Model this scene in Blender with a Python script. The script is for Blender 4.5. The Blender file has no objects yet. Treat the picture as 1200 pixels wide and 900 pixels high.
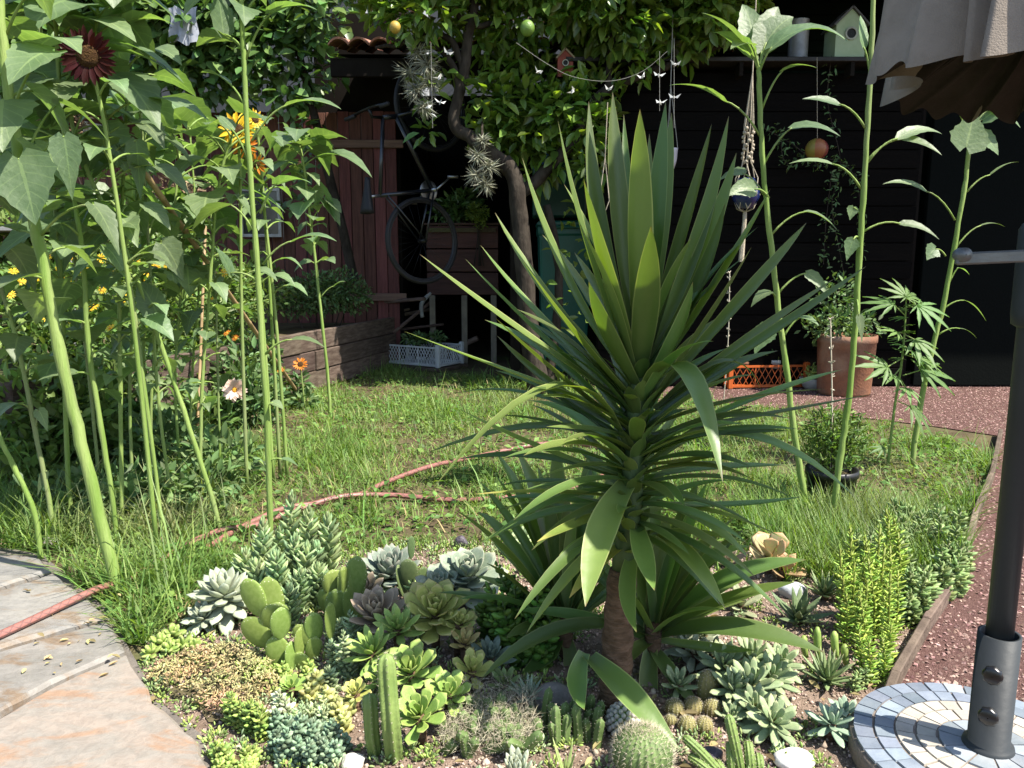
import bpy, math, random
import numpy as np
from mathutils import Vector, Matrix

random.seed(7)
RNG = np.random.default_rng(11)
SC = bpy.context.scene
COL = SC.collection
R = math.radians
PI = math.pi

# ------------------------------------------------------------------ camera
CAM_H, PITCH, FPX = 1.05, R(9.0), 903.0
cam_d = bpy.data.cameras.new('camera')
cam_d.sensor_fit = 'HORIZONTAL'; cam_d.sensor_width = 36.0
cam_d.lens = 36.0 * FPX / 1200.0
cam_d.clip_start = 0.05; cam_d.clip_end = 400.0
cam = bpy.data.objects.new('camera', cam_d)
cam.location = (0, 0, CAM_H); cam.rotation_euler = (PI / 2 - PITCH, 0, 0)
COL.objects.link(cam); SC.camera = cam

# ------------------------------------------------------------------ sky, sun, exposure
SUN_EL, SUN_AZ = R(56), math.atan2(0.88, -0.45)      # azimuth from +Y towards +X
world = bpy.data.worlds.new('World'); SC.world = world; world.use_nodes = True
wn = world.node_tree.nodes; wl = world.node_tree.links; wn.clear()
sky = wn.new('ShaderNodeTexSky'); sky.sky_type = 'NISHITA'; sky.sun_disc = False
sky.sun_elevation = SUN_EL; sky.sun_rotation = SUN_AZ
bg = wn.new('ShaderNodeBackground'); bg.inputs['Strength'].default_value = 0.115
wo = wn.new('ShaderNodeOutputWorld')
wl.new(sky.outputs[0], bg.inputs[0]); wl.new(bg.outputs[0], wo.inputs[0])
sd = bpy.data.lights.new('sun', 'SUN'); sd.energy = 5.0; sd.angle = R(0.53); sd.color = (1.0, 0.94, 0.84)
sun = bpy.data.objects.new('sun', sd); COL.objects.link(sun)
SUNV = Vector((math.sin(SUN_AZ) * math.cos(SUN_EL), math.cos(SUN_AZ) * math.cos(SUN_EL), math.sin(SUN_EL)))
sun.rotation_euler = (-SUNV).to_track_quat('-Z', 'Y').to_euler()
sun.location = (4, 3, 6)
SC.view_settings.view_transform = 'Standard'; SC.view_settings.look = 'None'
SC.view_settings.exposure = 1.2; SC.view_settings.gamma = 1.0
SC.view_settings.use_curve_mapping = False
SC.cycles.max_bounces = 8; SC.cycles.transparent_max_bounces = 8

# ------------------------------------------------------------------ pixels to places
FW = Vector((0, math.cos(PITCH), -math.sin(PITCH))); UP = Vector((0, math.sin(PITCH), math.cos(PITCH)))
EYE = Vector((0, 0, CAM_H))
def ray(px, py): return FW + Vector((1, 0, 0)) * ((px - 600) / FPX) - UP * ((py - 450) / FPX)
def G(px, py, z=0.0):                       # where that direction meets the ground
    d = ray(px, py); return EYE + d * ((z - CAM_H) / d.z)
def A(px, py, Y):                           # the point of that direction on the plane y = Y
    d = ray(px, py); return EYE + d * (Y / d.y)
def mpp(Y): return Y / FPX                  # metres for one pixel at distance Y

# ------------------------------------------------------------------ materials
MATS = {}
def nd(nt, kind, **kw):
    n = nt.nodes.new(kind)
    for k, v in kw.items(): setattr(n, k, v)
    return n
def c4(c): return (c[0], c[1], c[2], 1.0)
def mix(nt, fac, a, b, mode='MIX'):
    m = nd(nt, 'ShaderNodeMix', data_type='RGBA', blend_type=mode)
    for sock, val in ((0, fac), (6, a), (7, b)):
        if hasattr(val, 'is_linked'): nt.links.new(val, m.inputs[sock])
        elif sock == 0: m.inputs[0].default_value = val
        else: m.inputs[sock].default_value = c4(val)
    return m.outputs[2]
def mth(nt, op, a, b=None, c=None):
    m = nd(nt, 'ShaderNodeMath', operation=op)
    for i, v in enumerate((a, b, c)):
        if v is None: continue
        if hasattr(v, 'is_linked'): nt.links.new(v, m.inputs[i])
        else: m.inputs[i].default_value = v
    return m.outputs[0]
def ramp(nt, fac, lo, hi):
    m = nd(nt, 'ShaderNodeMapRange', interpolation_type='SMOOTHSTEP')
    nt.links.new(fac, m.inputs[0]); m.inputs[1].default_value = lo; m.inputs[2].default_value = hi
    return m.outputs[0]
def mat(name, c1, c2=None, scale=6, rough=.6, bump=0., bscale=None, spec=.4, trans=0., tcol=None, rnd=0., attr=False,
        vein=None, stretch=(1, 1, 1), metal=0., tip=None, edge=None, dots=None, base=None, third=None, coat=0., bd=.01):
    """one procedural material: two-tone noise, variation by object or by blade, veins by uv, bump, translucency"""
    if name in MATS: return MATS[name]
    m = bpy.data.materials.new(name); m.use_nodes = True; nt = m.node_tree; nt.nodes.clear()
    out = nd(nt, 'ShaderNodeOutputMaterial'); P = nd(nt, 'ShaderNodeBsdfPrincipled')
    tc = nd(nt, 'ShaderNodeTexCoord'); mp = nd(nt, 'ShaderNodeMapping'); mp.inputs['Scale'].default_value = stretch
    nt.links.new(tc.outputs['Object'], mp.inputs[0])
    no = nd(nt, 'ShaderNodeTexNoise'); no.inputs['Scale'].default_value = scale; no.inputs['Detail'].default_value = 6
    no.inputs['Roughness'].default_value = .62
    nt.links.new(mp.outputs[0], no.inputs['Vector'])
    col = mix(nt, ramp(nt, no.outputs['Fac'], .34, .68), c1, c2 or tuple(x * .7 for x in c1))
    if third:
        n3 = nd(nt, 'ShaderNodeTexNoise'); n3.inputs['Scale'].default_value = scale * .37; n3.inputs['Detail'].default_value = 4
        nt.links.new(mp.outputs[0], n3.inputs['Vector'])
        col = mix(nt, ramp(nt, n3.outputs['Fac'], .5, .68), col, third)
    if vein or tip or edge or base:
        uvn = nd(nt, 'ShaderNodeUVMap'); sp = nd(nt, 'ShaderNodeSeparateXYZ'); nt.links.new(uvn.outputs[0], sp.inputs[0])
        u = mth(nt, 'ABSOLUTE', mth(nt, 'MULTIPLY_ADD', sp.outputs[0], 2.0, -1.0)); v = sp.outputs[1]
        if vein:
            w = mth(nt, 'FRACT', mth(nt, 'MULTIPLY_ADD', u, -1.5, mth(nt, 'MULTIPLY', v, 6.5)))
            side = mth(nt, 'LESS_THAN', mth(nt, 'ABSOLUTE', mth(nt, 'SUBTRACT', w, .5)), .06)
            midr = mth(nt, 'LESS_THAN', u, .055)
            col = mix(nt, mth(nt, 'MULTIPLY', mth(nt, 'MAXIMUM', mth(nt, 'MULTIPLY', side, .5), midr), .8), col, vein)
        if base: col = mix(nt, ramp(nt, v, .28, .0), col, base)
        if tip: col = mix(nt, ramp(nt, v, .95 if name == 'yucca_leaf' else .8, 1.0), col, tip)
        if edge: col = mix(nt, ramp(nt, u, .86, .97), col, edge)
    if dots:
        vo = nd(nt, 'ShaderNodeTexVoronoi'); vo.inputs['Scale'].default_value = dots[0]; vo.inputs['Randomness'].default_value = .35
        nt.links.new(tc.outputs['Object'], vo.inputs['Vector'])
        col = mix(nt, mth(nt, 'LESS_THAN', vo.outputs['Distance'], dots[1]), col, dots[2])
    if rnd:
        oi = nd(nt, 'ShaderNodeObjectInfo'); hs = nd(nt, 'ShaderNodeHueSaturation')
        nt.links.new(mth(nt, 'MULTIPLY_ADD', oi.outputs['Random'], rnd * 1.4, 1 - rnd * .7), hs.inputs['Value'])
        nt.links.new(mth(nt, 'MULTIPLY_ADD', mth(nt, 'FRACT', mth(nt, 'MULTIPLY', oi.outputs['Random'], 7.31)), rnd * .10, .5 - rnd * .05), hs.inputs['Hue'])
        nt.links.new(col, hs.inputs['Color']); col = hs.outputs[0]
    if attr:
        at = nd(nt, 'ShaderNodeAttribute', attribute_name='vary'); hs = nd(nt, 'ShaderNodeHueSaturation')
        nt.links.new(mth(nt, 'MULTIPLY_ADD', at.outputs['Fac'], 1.0, .5), hs.inputs['Value'])
        nt.links.new(mth(nt, 'MULTIPLY_ADD', mth(nt, 'FRACT', mth(nt, 'MULTIPLY', at.outputs['Fac'], 5.3)), .05, .475), hs.inputs['Hue'])
        nt.links.new(col, hs.inputs['Color']); col = hs.outputs[0]
    nt.links.new(col, P.inputs['Base Color'])
    rr = mth(nt, 'MULTIPLY_ADD', no.outputs['Fac'], .3, rough - .15); nt.links.new(rr, P.inputs['Roughness'])
    P.inputs['Specular IOR Level'].default_value = spec; P.inputs['Metallic'].default_value = metal
    P.inputs['Coat Weight'].default_value = coat
    if bump:
        bn = nd(nt, 'ShaderNodeTexNoise'); bn.inputs['Scale'].default_value = bscale or scale * 4; bn.inputs['Detail'].default_value = 8
        nt.links.new(mp.outputs[0], bn.inputs['Vector'])
        b = nd(nt, 'ShaderNodeBump'); b.inputs['Strength'].default_value = bump; b.inputs['Distance'].default_value = bd
        nt.links.new(bn.outputs['Fac'], b.inputs['Height']); nt.links.new(b.outputs[0], P.inputs['Normal'])
    sh = P.outputs[0]
    if trans:
        T = nd(nt, 'ShaderNodeBsdfTranslucent')
        nt.links.new(mix(nt, 1.0, col, tcol or (1.5, 1.6, .6), 'MULTIPLY'), T.inputs['Color'])
        ms = nd(nt, 'ShaderNodeMixShader'); ms.inputs[0].default_value = trans
        nt.links.new(P.outputs[0], ms.inputs[1]); nt.links.new(T.outputs[0], ms.inputs[2]); sh = ms.outputs[0]
    nt.links.new(sh, out.inputs[0]); MATS[name] = m
    return m

SUNLEAF = mat('sunflower_leaf', (.12, .185, .08), (.17, .24, .12), 14, .48, .25, 60, .55, .4, (1.4, 1.6, .5), .35, vein=(.24, .33, .14))
SUNSTEM = mat('sunflower_stem', (.15, .24, .045), (.25, .33, .10), 16, .65, .35, 150, .25, 0, stretch=(1.6, 1.6, .12), third=(.2, .24, .1))
YUCCA = mat('yucca_leaf', (.105, .175, .04), (.145, .215, .055), 3, .4, .12, 40, .6, .3, (1.45, 1.6, .4), .5, stretch=(1, 1, .5), tip=(.15, .11, .045), edge=(.26, .31, .11), base=(.10, .15, .05))
YUCCAOLD = mat('yucca_leaf_ageing', (.14, .2, .04), (.26, .28, .07), 4, .45, .1, 40, .4, .25, (1.4, 1.5, .4), .3, tip=(.45, .36, .12), edge=(.34, .35, .1))
YTRUNK = mat('yucca_bark', (.16, .10, .065), (.08, .05, .03), 25, .9, .9, 60, .1, stretch=(1, 1, 3))
CITLEAF = mat('citrus_leaf', (.11, .19, .035), (.19, .27, .06), 20, .32, 0, None, .6, .38, (1.6, 1.7, .4), .5, vein=(.13, .19, .06))
CITFOL = mat('citrus_foliage', (.11, .19, .035), (.17, .26, .055), 2, .32, 0, None, .6, .38, (1.6, 1.7, .4), 0, True)
VINEFOL = mat('vine_foliage', (.075, .145, .04), (.115, .2, .055), 2, .35, 0, None, .5, .25, None, 0, True)
VINELEAF = mat('vine_leaf', (.085, .165, .045), (.13, .215, .06), 20, .35, 0, None, .5, .25, None, .5, vein=(.1, .17, .07))
BUSHFOL = mat('bush_foliage', (.11, .18, .045), (.16, .24, .065), 2, .5, 0, None, .3, .3, None, 0, True)
HERBFOL = mat('herb_foliage', (.09, .155, .055), (.13, .205, .075), 2, .5, 0, None, .3, .25, None, 0, True)
GRASS = mat('grass_blade', (.115, .2, .045), (.18, .27, .07), 2.2, .5, 0, None, .3, .35, (1.5, 1.6, .5), 0, True, third=(.2, .22, .10))
CLOVER = mat('lawn_weed', (.10, .19, .045), (.15, .25, .06), 2, .5, 0, None, .3, .3, None, 0, True)
STRAW = mat('dry_straw', (.32, .26, .13), (.22, .17, .08), 3, .8, 0, None, .2, .1, None, 0, True)
BARK = mat('citrus_bark', (.055, .045, .035), (.025, .02, .016), 18, .9, .8, 50, .1, stretch=(1, 1, .4))
SOIL = mat('lawn_earth', (.075, .055, .035), (.12, .10, .055), 5, .95, .8, 60, .1, third=(.09, .1, .04))
BEDSOIL = mat('bed_gravel_soil', (.27, .2, .155), (.16, .115, .085), 14, .95, 1., 160, .1, third=(.2, .15, .115))
PEB = mat('bed_pebble', (.46, .36, .29), (.32, .245, .195), 30, .85, .3, 200, .2, attr=True)
CHIPM = mat('red_wood_chip', (.17, .095, .08), (.34, .23, .2), 30, .8, .3, 200, .2, attr=True)
CHIPG = mat('red_chip_ground', (.11, .058, .05), (.17, .1, .086), 90, .95, 1., 300, .1)
REDWOOD = mat('red_fence_paint', (.15, .06, .047), (.095, .04, .032), 7, .7, .5, 40, .25, rnd=.35, stretch=(6, 6, .5))
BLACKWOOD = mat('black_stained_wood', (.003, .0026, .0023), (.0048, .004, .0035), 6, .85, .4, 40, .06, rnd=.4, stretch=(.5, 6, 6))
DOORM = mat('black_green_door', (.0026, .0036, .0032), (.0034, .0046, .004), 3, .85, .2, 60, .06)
BEDWOOD = mat('weathered_bed_plank', (.075, .052, .04), (.15, .115, .09), 5, .85, .7, 40, .15, rnd=.4, stretch=(1.5, 1.5, 9))
GREYWALL = mat('neighbour_wall', (.05, .055, .06), (.065, .07, .075), 2, .9, .3, 30, .1)
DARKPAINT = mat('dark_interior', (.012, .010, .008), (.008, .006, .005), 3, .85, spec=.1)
TILEM = mat('roof_tile_clay', (.42, .2, .14), (.28, .15, .11), 9, .85, .5, 50, .15, rnd=.3)
FLAG = None

# ------------------------------------------------------------------ objects
W = {}
def link(o, parent=None, world=None):
    world = world if world is not None else Matrix.Identity(4)
    COL.objects.link(o); o.matrix_basis = world
    if parent is not None:
        o.parent = parent; o.matrix_parent_inverse = W[parent].inverted()
    W[o] = world.copy(); return o
def tag(o, label=None, cat=None, group=None, kind=None):
    for k, v in (('label', label), ('category', cat), ('group', group), ('kind', kind)):
        if v: o[k] = v
    return o
def thing(name, label, cat, loc, group=None):
    o = bpy.data.objects.new(name, None); o.empty_display_size = .1
    link(o, None, Matrix.Translation(Vector(loc))); return tag(o, label, cat, group)

class MB:
    def __init__(s): s.v = []; s.f = []; s.uv = []; s.mi = []
    def add(s, vs, fs, uv=None, mi=0):
        b = len(s.v); s.v += [tuple(p) for p in vs]; s.f += [tuple(b + i for i in f) for f in fs]
        s.uv += list(uv) if uv else [(.5, .3)] * len(vs); s.mi += [mi] * len(fs); return s
    def grid(s, rows, closed=False, uv=None, mi=0):
        n = len(rows[0]); vs = [p for r in rows for p in r]; fs = []
        for i in range(len(rows) - 1):
            for j in range(n if closed else n - 1):
                k = (j + 1) % n; fs.append((i * n + j, i * n + k, (i + 1) * n + k, (i + 1) * n + j))
        return s.add(vs, fs, uv, mi)
    def tube(s, pts, rad, n=8, mi=0, cap=True):
        pts = [Vector(p) for p in pts]
        if not hasattr(rad, '__len__'): rad = [rad] * len(pts)
        rows = []; ref = None
        for i, p in enumerate(pts):
            t = (pts[min(i + 1, len(pts) - 1)] - pts[max(i - 1, 0)])
            t = t.normalized() if t.length > 1e-9 else Vector((0, 0, 1))
            if ref is None: ref = t.orthogonal().normalized()
            ref = (ref - t * ref.dot(t)); ref = ref.normalized() if ref.length > 1e-6 else t.orthogonal().normalized()
            b = t.cross(ref)
            rows.append([p + (ref * math.cos(2 * PI * k / n) + b * math.sin(2 * PI * k / n)) * rad[i] for k in range(n)])
        b0 = len(s.v); s.grid(rows, True, None, mi)
        if cap:
            s.f.append(tuple(b0 + k for k in range(n))[::-1]); s.mi.append(mi)
            e = b0 + (len(rows) - 1) * n; s.f.append(tuple(e + k for k in range(n))); s.mi.append(mi)
        return s
    def box(s, c, size, rot=None, bev=0., mi=0):
        x, y, z = size[0] / 2, size[1] / 2, size[2] / 2; c = Vector(c)
        q = rot if rot is not None else Matrix.Identity(3)
        if not bev:
            vs = [c + q @ Vector((a * x, b * y, d * z)) for d in (-1, 1) for b in (-1, 1) for a in (-1, 1)]
            return s.add(vs, [(0, 2, 3, 1), (4, 5, 7, 6), (0, 1, 5, 4), (2, 6, 7, 3), (0, 4, 6, 2), (1, 3, 7, 5)], None, mi)
        vs = []; 
        for d, k in ((-z, bev), (-z + bev, 0), (z - bev, 0), (z, bev)):
            X, Y = x - k, y - k; g = bev
            for a, b in ((X, Y - g), (X - g, Y), (-X + g, Y), (-X, Y - g), (-X, -Y + g), (-X + g, -Y), (X - g, -Y), (X, -Y + g)):
                vs.append(c + q @ Vector((a, b, d)))
        fs = [(i * 8 + j, i * 8 + (j + 1) % 8, i * 8 + 8 + (j + 1) % 8, i * 8 + 8 + j) for i in range(3) for j in range(8)]
        fs += [tuple(range(8))[::-1], tuple(range(24, 32))]
        return s.add(vs, fs, None, mi)
    def lathe(s, prof, c=(0, 0, 0), n=24, axis=None, mi=0, fn=None):
        c = Vector(c); q = Vector((0, 0, 1)).rotation_difference(Vector(axis)).to_matrix() if axis is not None else Matrix.Identity(3)
        rows = []
        for r, z in prof:
            rows.append([c + q @ Vector((math.cos(2 * PI * k / n) * r * (fn(2 * PI * k / n, z) if fn else 1), math.sin(2 * PI * k / n) * r * (fn(2 * PI * k / n, z) if fn else 1), z)) for k in range(n)])
        return s.grid(rows, True, None, mi)
    def mesh(s, name, mats, smooth=False):
        me = bpy.data.meshes.new(name); me.from_pydata(s.v, [], s.f)
        for m in (mats if isinstance(mats, (list, tuple)) else [mats]): me.materials.append(m)
        if any(s.mi): me.polygons.foreach_set('material_index', s.mi)
        if smooth: me.polygons.foreach_set('use_smooth', [True] * len(me.polygons))
        if any(u != (.5, .3) for u in s.uv):
            ul = me.uv_layers.new(name='UVMap'); li = np.empty(len(me.loops), np.int32); me.loops.foreach_get('vertex_index', li)
            ul.data.foreach_set('uv', np.array(s.uv, np.float32)[li].ravel())
        me.update(); return me
    def build(s, name, mats, parent=None, smooth=False):
        return link(bpy.data.objects.new(name, s.mesh(name, mats, smooth)), parent)

def inst(name, me, parent, world): return link(bpy.data.objects.new(name, me), parent, world)
def frame(d, up=(0, 0, 1)):                   # local Y along d, local Z as near to up as can be
    y = Vector(d).normalized(); u = Vector(up); z = u - y * u.dot(y)
    z = z.normalized() if z.length > 1e-4 else y.orthogonal().normalized()
    x = y.cross(z); return Matrix(((x.x, y.x, z.x), (x.y, y.y, z.y), (x.z, y.z, z.z)))
def place(p, d, up=(0, 0, 1), s=1.0):
    s = s if hasattr(s, '__len__') else (s, s, s)
    return Matrix.Translation(Vector(p)) @ frame(d, up).to_4x4() @ Matrix.Diagonal((*s, 1))
def bez(a, m, b, n):                          # curve through a, m (half way) and b
    c = m * 2 - (a + b) * .5
    return [a * (1 - t) ** 2 + c * (2 * t * (1 - t)) + b * t * t for t in (i / (n - 1) for i in range(n))]
def interp(tab, t): return float(np.interp(t, [p[0] for p in tab], [p[1] for p in tab]))
def rv(a, b): return random.uniform(a, b)
def rdir(lo=-1., hi=1.):
    z = rv(lo, hi); a = rv(0, 2 * PI); r = math.sqrt(max(0, 1 - z * z)); return Vector((r * math.cos(a), r * math.sin(a), z))

def scatter(name, me_mat, tmplV, tmplF, pos, Y, Z, s, parent=None, vary=None, kind='stuff', uv=None):
    """many leaves in one mesh: template with local Y along Y and local Z along Z"""
    N = len(pos); Y = Y / np.linalg.norm(Y, axis=1, keepdims=True)
    Z = Z - Y * (Z * Y).sum(1, keepdims=True); Z = Z / np.maximum(np.linalg.norm(Z, axis=1, keepdims=True), 1e-6)
    X = np.cross(Y, Z); V = np.array(tmplV, float); F = np.array(tmplF, int); K = len(V); a = F.shape[1]
    s = np.asarray(s, float); s = s[:, None] * np.ones((1, 3)) if s.ndim == 1 else s
    P = pos[:, None, :] + (V[None, :, 0, None] * s[:, 0, None, None]) * X[:, None, :] + (V[None, :, 1, None] * s[:, 1, None, None]) * Y[:, None, :] + (V[None, :, 2, None] * s[:, 2, None, None]) * Z[:, None, :]
    me = bpy.data.meshes.new(name); me.vertices.add(N * K); me.vertices.foreach_set('co', P.reshape(-1).astype(np.float32))
    FF = (F[None] + (np.arange(N) * K)[:, None, None]).reshape(-1)
    nf = N * len(F); me.loops.add(nf * a); me.loops.foreach_set('vertex_index', FF.astype(np.int32))
    me.polygons.add(nf); me.polygons.foreach_set('loop_start', (np.arange(nf) * a).astype(np.int32))
    me.polygons.foreach_set('use_smooth', np.ones(nf, bool))
    at = me.attributes.new('vary', 'FLOAT', 'FACE')
    vv = RNG.random(N) if vary is None else np.asarray(vary)
    at.data.foreach_set('value', np.repeat(vv, len(F)).astype(np.float32))
    me.materials.append(me_mat); me.update(calc_edges=True); me.validate()
    o = link(bpy.data.objects.new(name, me), parent); tag(o, kind=kind); return o
def nrand(n, lo, hi): return RNG.uniform(lo, hi, n)
def dirs(n, zlo=-1., zhi=1.):
    z = nrand(n, zlo, zhi); a = nrand(n, 0, 2 * PI); r = np.sqrt(np.maximum(0, 1 - z * z)); return np.stack([r * np.cos(a), r * np.sin(a), z], 1)
# leaf templates (unit length along y)
def tmpl_leaf(w=.45, fold=.12, curl=-.12):
    V = [(0, 0, 0)]
    for y, k in ((.25, .8), (.55, 1), (.82, .55)): V += [(-w / 2 * k, y, fold * k + curl * y * y), (0, y, curl * y * y), (w / 2 * k, y, fold * k + curl * y * y)]
    V += [(0, 1, curl)]
    F = [(0, 2, 1), (0, 3, 2), (10, 7, 8), (10, 8, 9)]
    for i in (1, 4): F += [(i, i + 1, i + 4), (i, i + 4, i + 3), (i + 1, i + 2, i + 5), (i + 1, i + 5, i + 4)]
    return V, F
LEAFV, LEAFF = tmpl_leaf()
SMALLV = [(0, 0, 0), (-.3, .5, .08), (.3, .5, .08), (0, 1, -.05), (0, .5, 0)]
SMALLF = [(0, 4, 1), (0, 2, 4), (1, 4, 3), (4, 2, 3)]
OCTV = [(1, 0, 0), (0, 1, 0), (-1, 0, 0), (0, -1, 0), (0, 0, .8), (0, 0, -.8)]
OCTF = [(0, 1, 4), (1, 2, 4), (2, 3, 4), (3, 0, 4), (1, 0, 5), (2, 1, 5), (3, 2, 5), (0, 3, 5)]
def inpoly(x, y, poly):
    c = np.zeros(len(x), bool); n = len(poly)
    for i in range(n):
        (x1, y1), (x2, y2) = poly[i], poly[(i + 1) % n]
        if y1 == y2: continue
        c ^= ((y1 > y) != (y2 > y)) & (x < (x2 - x1) * (y - y1) / (y2 - y1) + x1)
    return c
def gpoly(pxs): return [tuple(G(*p)[:2]) for p in pxs]
def sheet(name, poly, z, m, kind='structure'):
    b = MB(); b.add([(x, y, z) for x, y in poly], [tuple(range(len(poly)))]); o = b.build(name, m); tag(o, kind=kind)
    if o.data.polygons[0].normal.z < 0: o.data.flip_normals()
    return o

# ================================================================== SETTING
b = MB(); n = 60
b.add([(-60, -20, 0), (60, -20, 0), (60, 90, 0), (-60, 90, 0)], [(0, 1, 2, 3)]); tag(b.build('ground', SOIL), kind='structure')

PAVE_EDGE = [(-330, 610), (-60, 634), (2, 645), (48, 652), (90, 688), (130, 722), (148, 758), (166, 790), (180, 822), (236, 866), (252, 905), (262, 990)]
BED_UP = [(166, 790), (172, 752), (225, 720), (236, 690), (330, 672), (400, 648), (520, 634), (640, 640), (850, 652), (900, 634), (960, 655), (1010, 640), (1110, 625), (1142, 612)]
PATH_EDGE = [(1030, 990), (1032, 850), (1048, 806), (1084, 742), (1126, 680), (1142, 612), (1162, 562), (1172, 512)]
CHIP_BACK = [(1172, 512), (1090, 500), (1000, 489), (930, 480), (830, 474)]
lawn = gpoly([(-330, 610)] + PAVE_EDGE[1:8] + BED_UP[1:] + PATH_EDGE[6:] + CHIP_BACK[1:] + [(700, 456), (560, 442), (470, 436)]) + [tuple(G(463, 428)[:2]), tuple(G(18, 572)[:2]), tuple(G(-330, 600)[:2])]
bed = gpoly([(262, 990), (252, 905), (236, 866), (180, 822)] + BED_UP + PATH_EDGE[:5][::-1])
sheet('bed_soil', bed, .004, BEDSOIL)
wallL = A(700, 450, 6.4).x
pathp = gpoly(PATH_EDGE + CHIP_BACK[1:]) + [(wallL, 5.55), (wallL, 6.9), (6.5, 6.9), (6.5, .2), (1.0, .2)]
path_o = sheet('path', pathp, .006, CHIPG)
# loose red chips over the path
N = 75000; x = nrand(N, .6, 4.2); y = 1.0 + 5.5 * RNG.random(N) ** 1.6; k = inpoly(x, y, pathp); x, y = x[k], y[k]; N = len(x)
scatter('wood_chips', CHIPM, [(-.5, 0, 0), (.5, 0, .1), (.35, 1, .2), (-.4, .9, 0), (0, .5, .45)], [(0, 1, 4), (1, 2, 4), (2, 3, 4), (3, 0, 4)], np.stack([x, y, np.full(N, .006)], 1), dirs(N, -.15, .4), np.tile([0, 0, 1.], (N, 1)) + dirs(N) * .5, nrand(N, .004, .011))
# gravel of the bed
N = 34000; x = nrand(N, -1.0, 1.6); y = nrand(N, 1.2, 2.9); k = inpoly(x, y, bed); x, y = x[k], y[k]; N = len(x)
scatter('gravel', PEB, OCTV, OCTF, np.stack([x, y, np.full(N, .006)], 1), dirs(N), dirs(N), np.exp(RNG.normal(-5.75, .45, N)))

# flagstones
def flag_mat(name, c1, c2, c3, rot):
    m = bpy.data.materials.new(name); m.use_nodes = True; nt = m.node_tree; P = nt.nodes['Principled BSDF']
    tc = nd(nt, 'ShaderNodeTexCoord'); mp = nd(nt, 'ShaderNodeMapping'); mp.inputs['Rotation'].default_value = (0, 0, rot); mp.inputs['Scale'].default_value = (1.3, 3.2, 1)
    nt.links.new(tc.outputs['Object'], mp.inputs[0])
    def nz(s, det=8, ro=.65, vec=None):
        q = nd(nt, 'ShaderNodeTexNoise'); q.inputs['Scale'].default_value = s; q.inputs['Detail'].default_value = det; q.inputs['Roughness'].default_value = ro
        q.inputs['Distortion'].default_value = .6; nt.links.new(vec or mp.outputs[0], q.inputs['Vector']); return q.outputs['Fac']
    a = nz(2.2); bb = nz(3.4); e = nz(40, 4, .7, tc.outputs['Object'])
    col = mix(nt, ramp(nt, a, .36, .62), c1, c2); col = mix(nt, mth(nt, 'MULTIPLY', ramp(nt, bb, .5, .64), .85), col, c3)
    col = mix(nt, mth(nt, 'MULTIPLY', ramp(nt, e, .3, .8), .3), col, (.12, .11, .1), 'MULTIPLY')
    nt.links.new(col, P.inputs['Base Color']); P.inputs['Roughness'].default_value = .62; P.inputs['Specular IOR Level'].default_value = .35
    bm_ = nd(nt, 'ShaderNodeBump'); bm_.inputs['Strength'].default_value = .55; bm_.inputs['Distance'].default_value = .012
    nt.links.new(mth(nt, 'ADD', a, mth(nt, 'MULTIPLY', e, .35)), bm_.inputs['Height']); nt.links.new(bm_.outputs[0], P.inputs['Normal'])
    return m
FM = [flag_mat('slate_grey_rust', (.19, .18, .16), (.26, .24, .215), (.19, .13, .08), .5), flag_mat('slate_grey', (.2, .193, .18), (.27, .255, .23), (.2, .145, .095), .55), flag_mat('quartzite_peach', (.31, .255, .21), (.25, .23, .2), (.31, .195, .125), .5)]
pv = sheet('paving', gpoly([(-900, 640)] + PAVE_EDGE[0:] + [(262, 1400), (-900, 1400)]), .012, mat('paving_bedding', (.16, .14, .12), None, 20, .95, .6))
def flagstone(pxs, m):
    P = [G(*p, .03) for p in pxs]; c = sum(P, Vector()) / len(P); pts = []
    for i, p in enumerate(P):                                          # ragged edge
        q = P[(i + 1) % len(P)]; L = (q - p).length; k = max(1, int(L / .05))
        for j in range(k):
            t = p.lerp(q, j / k); pts.append(t + (Vector((rv(-1, 1), rv(-1, 1), 0)) * .006 if j else Vector()))
    b = MB(); nn = len(pts)
    inn = [p + (c - p).normalized() * .012 for p in pts]
    vs = [(p.x, p.y, .013) for p in pts] + [(p.x, p.y, .026 + rv(-.003, .003)) for p in pts] + [(p.x, p.y, .034) for p in inn] 
    fs = [(r * nn + i, r * nn + (i + 1) % nn, (r + 1) * nn + (i + 1) % nn, (r + 1) * nn + i) for r in (0, 1) for i in range(nn)] + [tuple(range(2 * nn, 3 * nn))]
    b.add(vs, fs); o = b.build('flagstone', m, pv)
    return o
flagstone([(-20, 646), (46, 654), (60, 668), (-20, 694)], FM[1])
flagstone([(-20, 699), (62, 672), (88, 691), (126, 724), (20, 752), (-20, 765)], FM[1])
flagstone([(-20, 770), (22, 757), (128, 728), (146, 762), (60, 800), (-20, 846)], FM[0])
flagstone([(-20, 852), (62, 805), (148, 767), (163, 792), (178, 824), (232, 868), (248, 906), (250, 985), (-20, 985)], FM[2])
flagstone([(-500, 690), (-30, 700), (-30, 840), (-330, 900)], FM[1]); flagstone([(-420, 640), (-30, 645), (-30, 692), (-480, 682)], FM[0])
flagstone([(-330, 905), (-30, 852), (-30, 1100), (-400, 1200)], FM[2]); flagstone([(-25, 992), (250, 992), (256, 1350), (-25, 1350)], FM[1])

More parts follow.
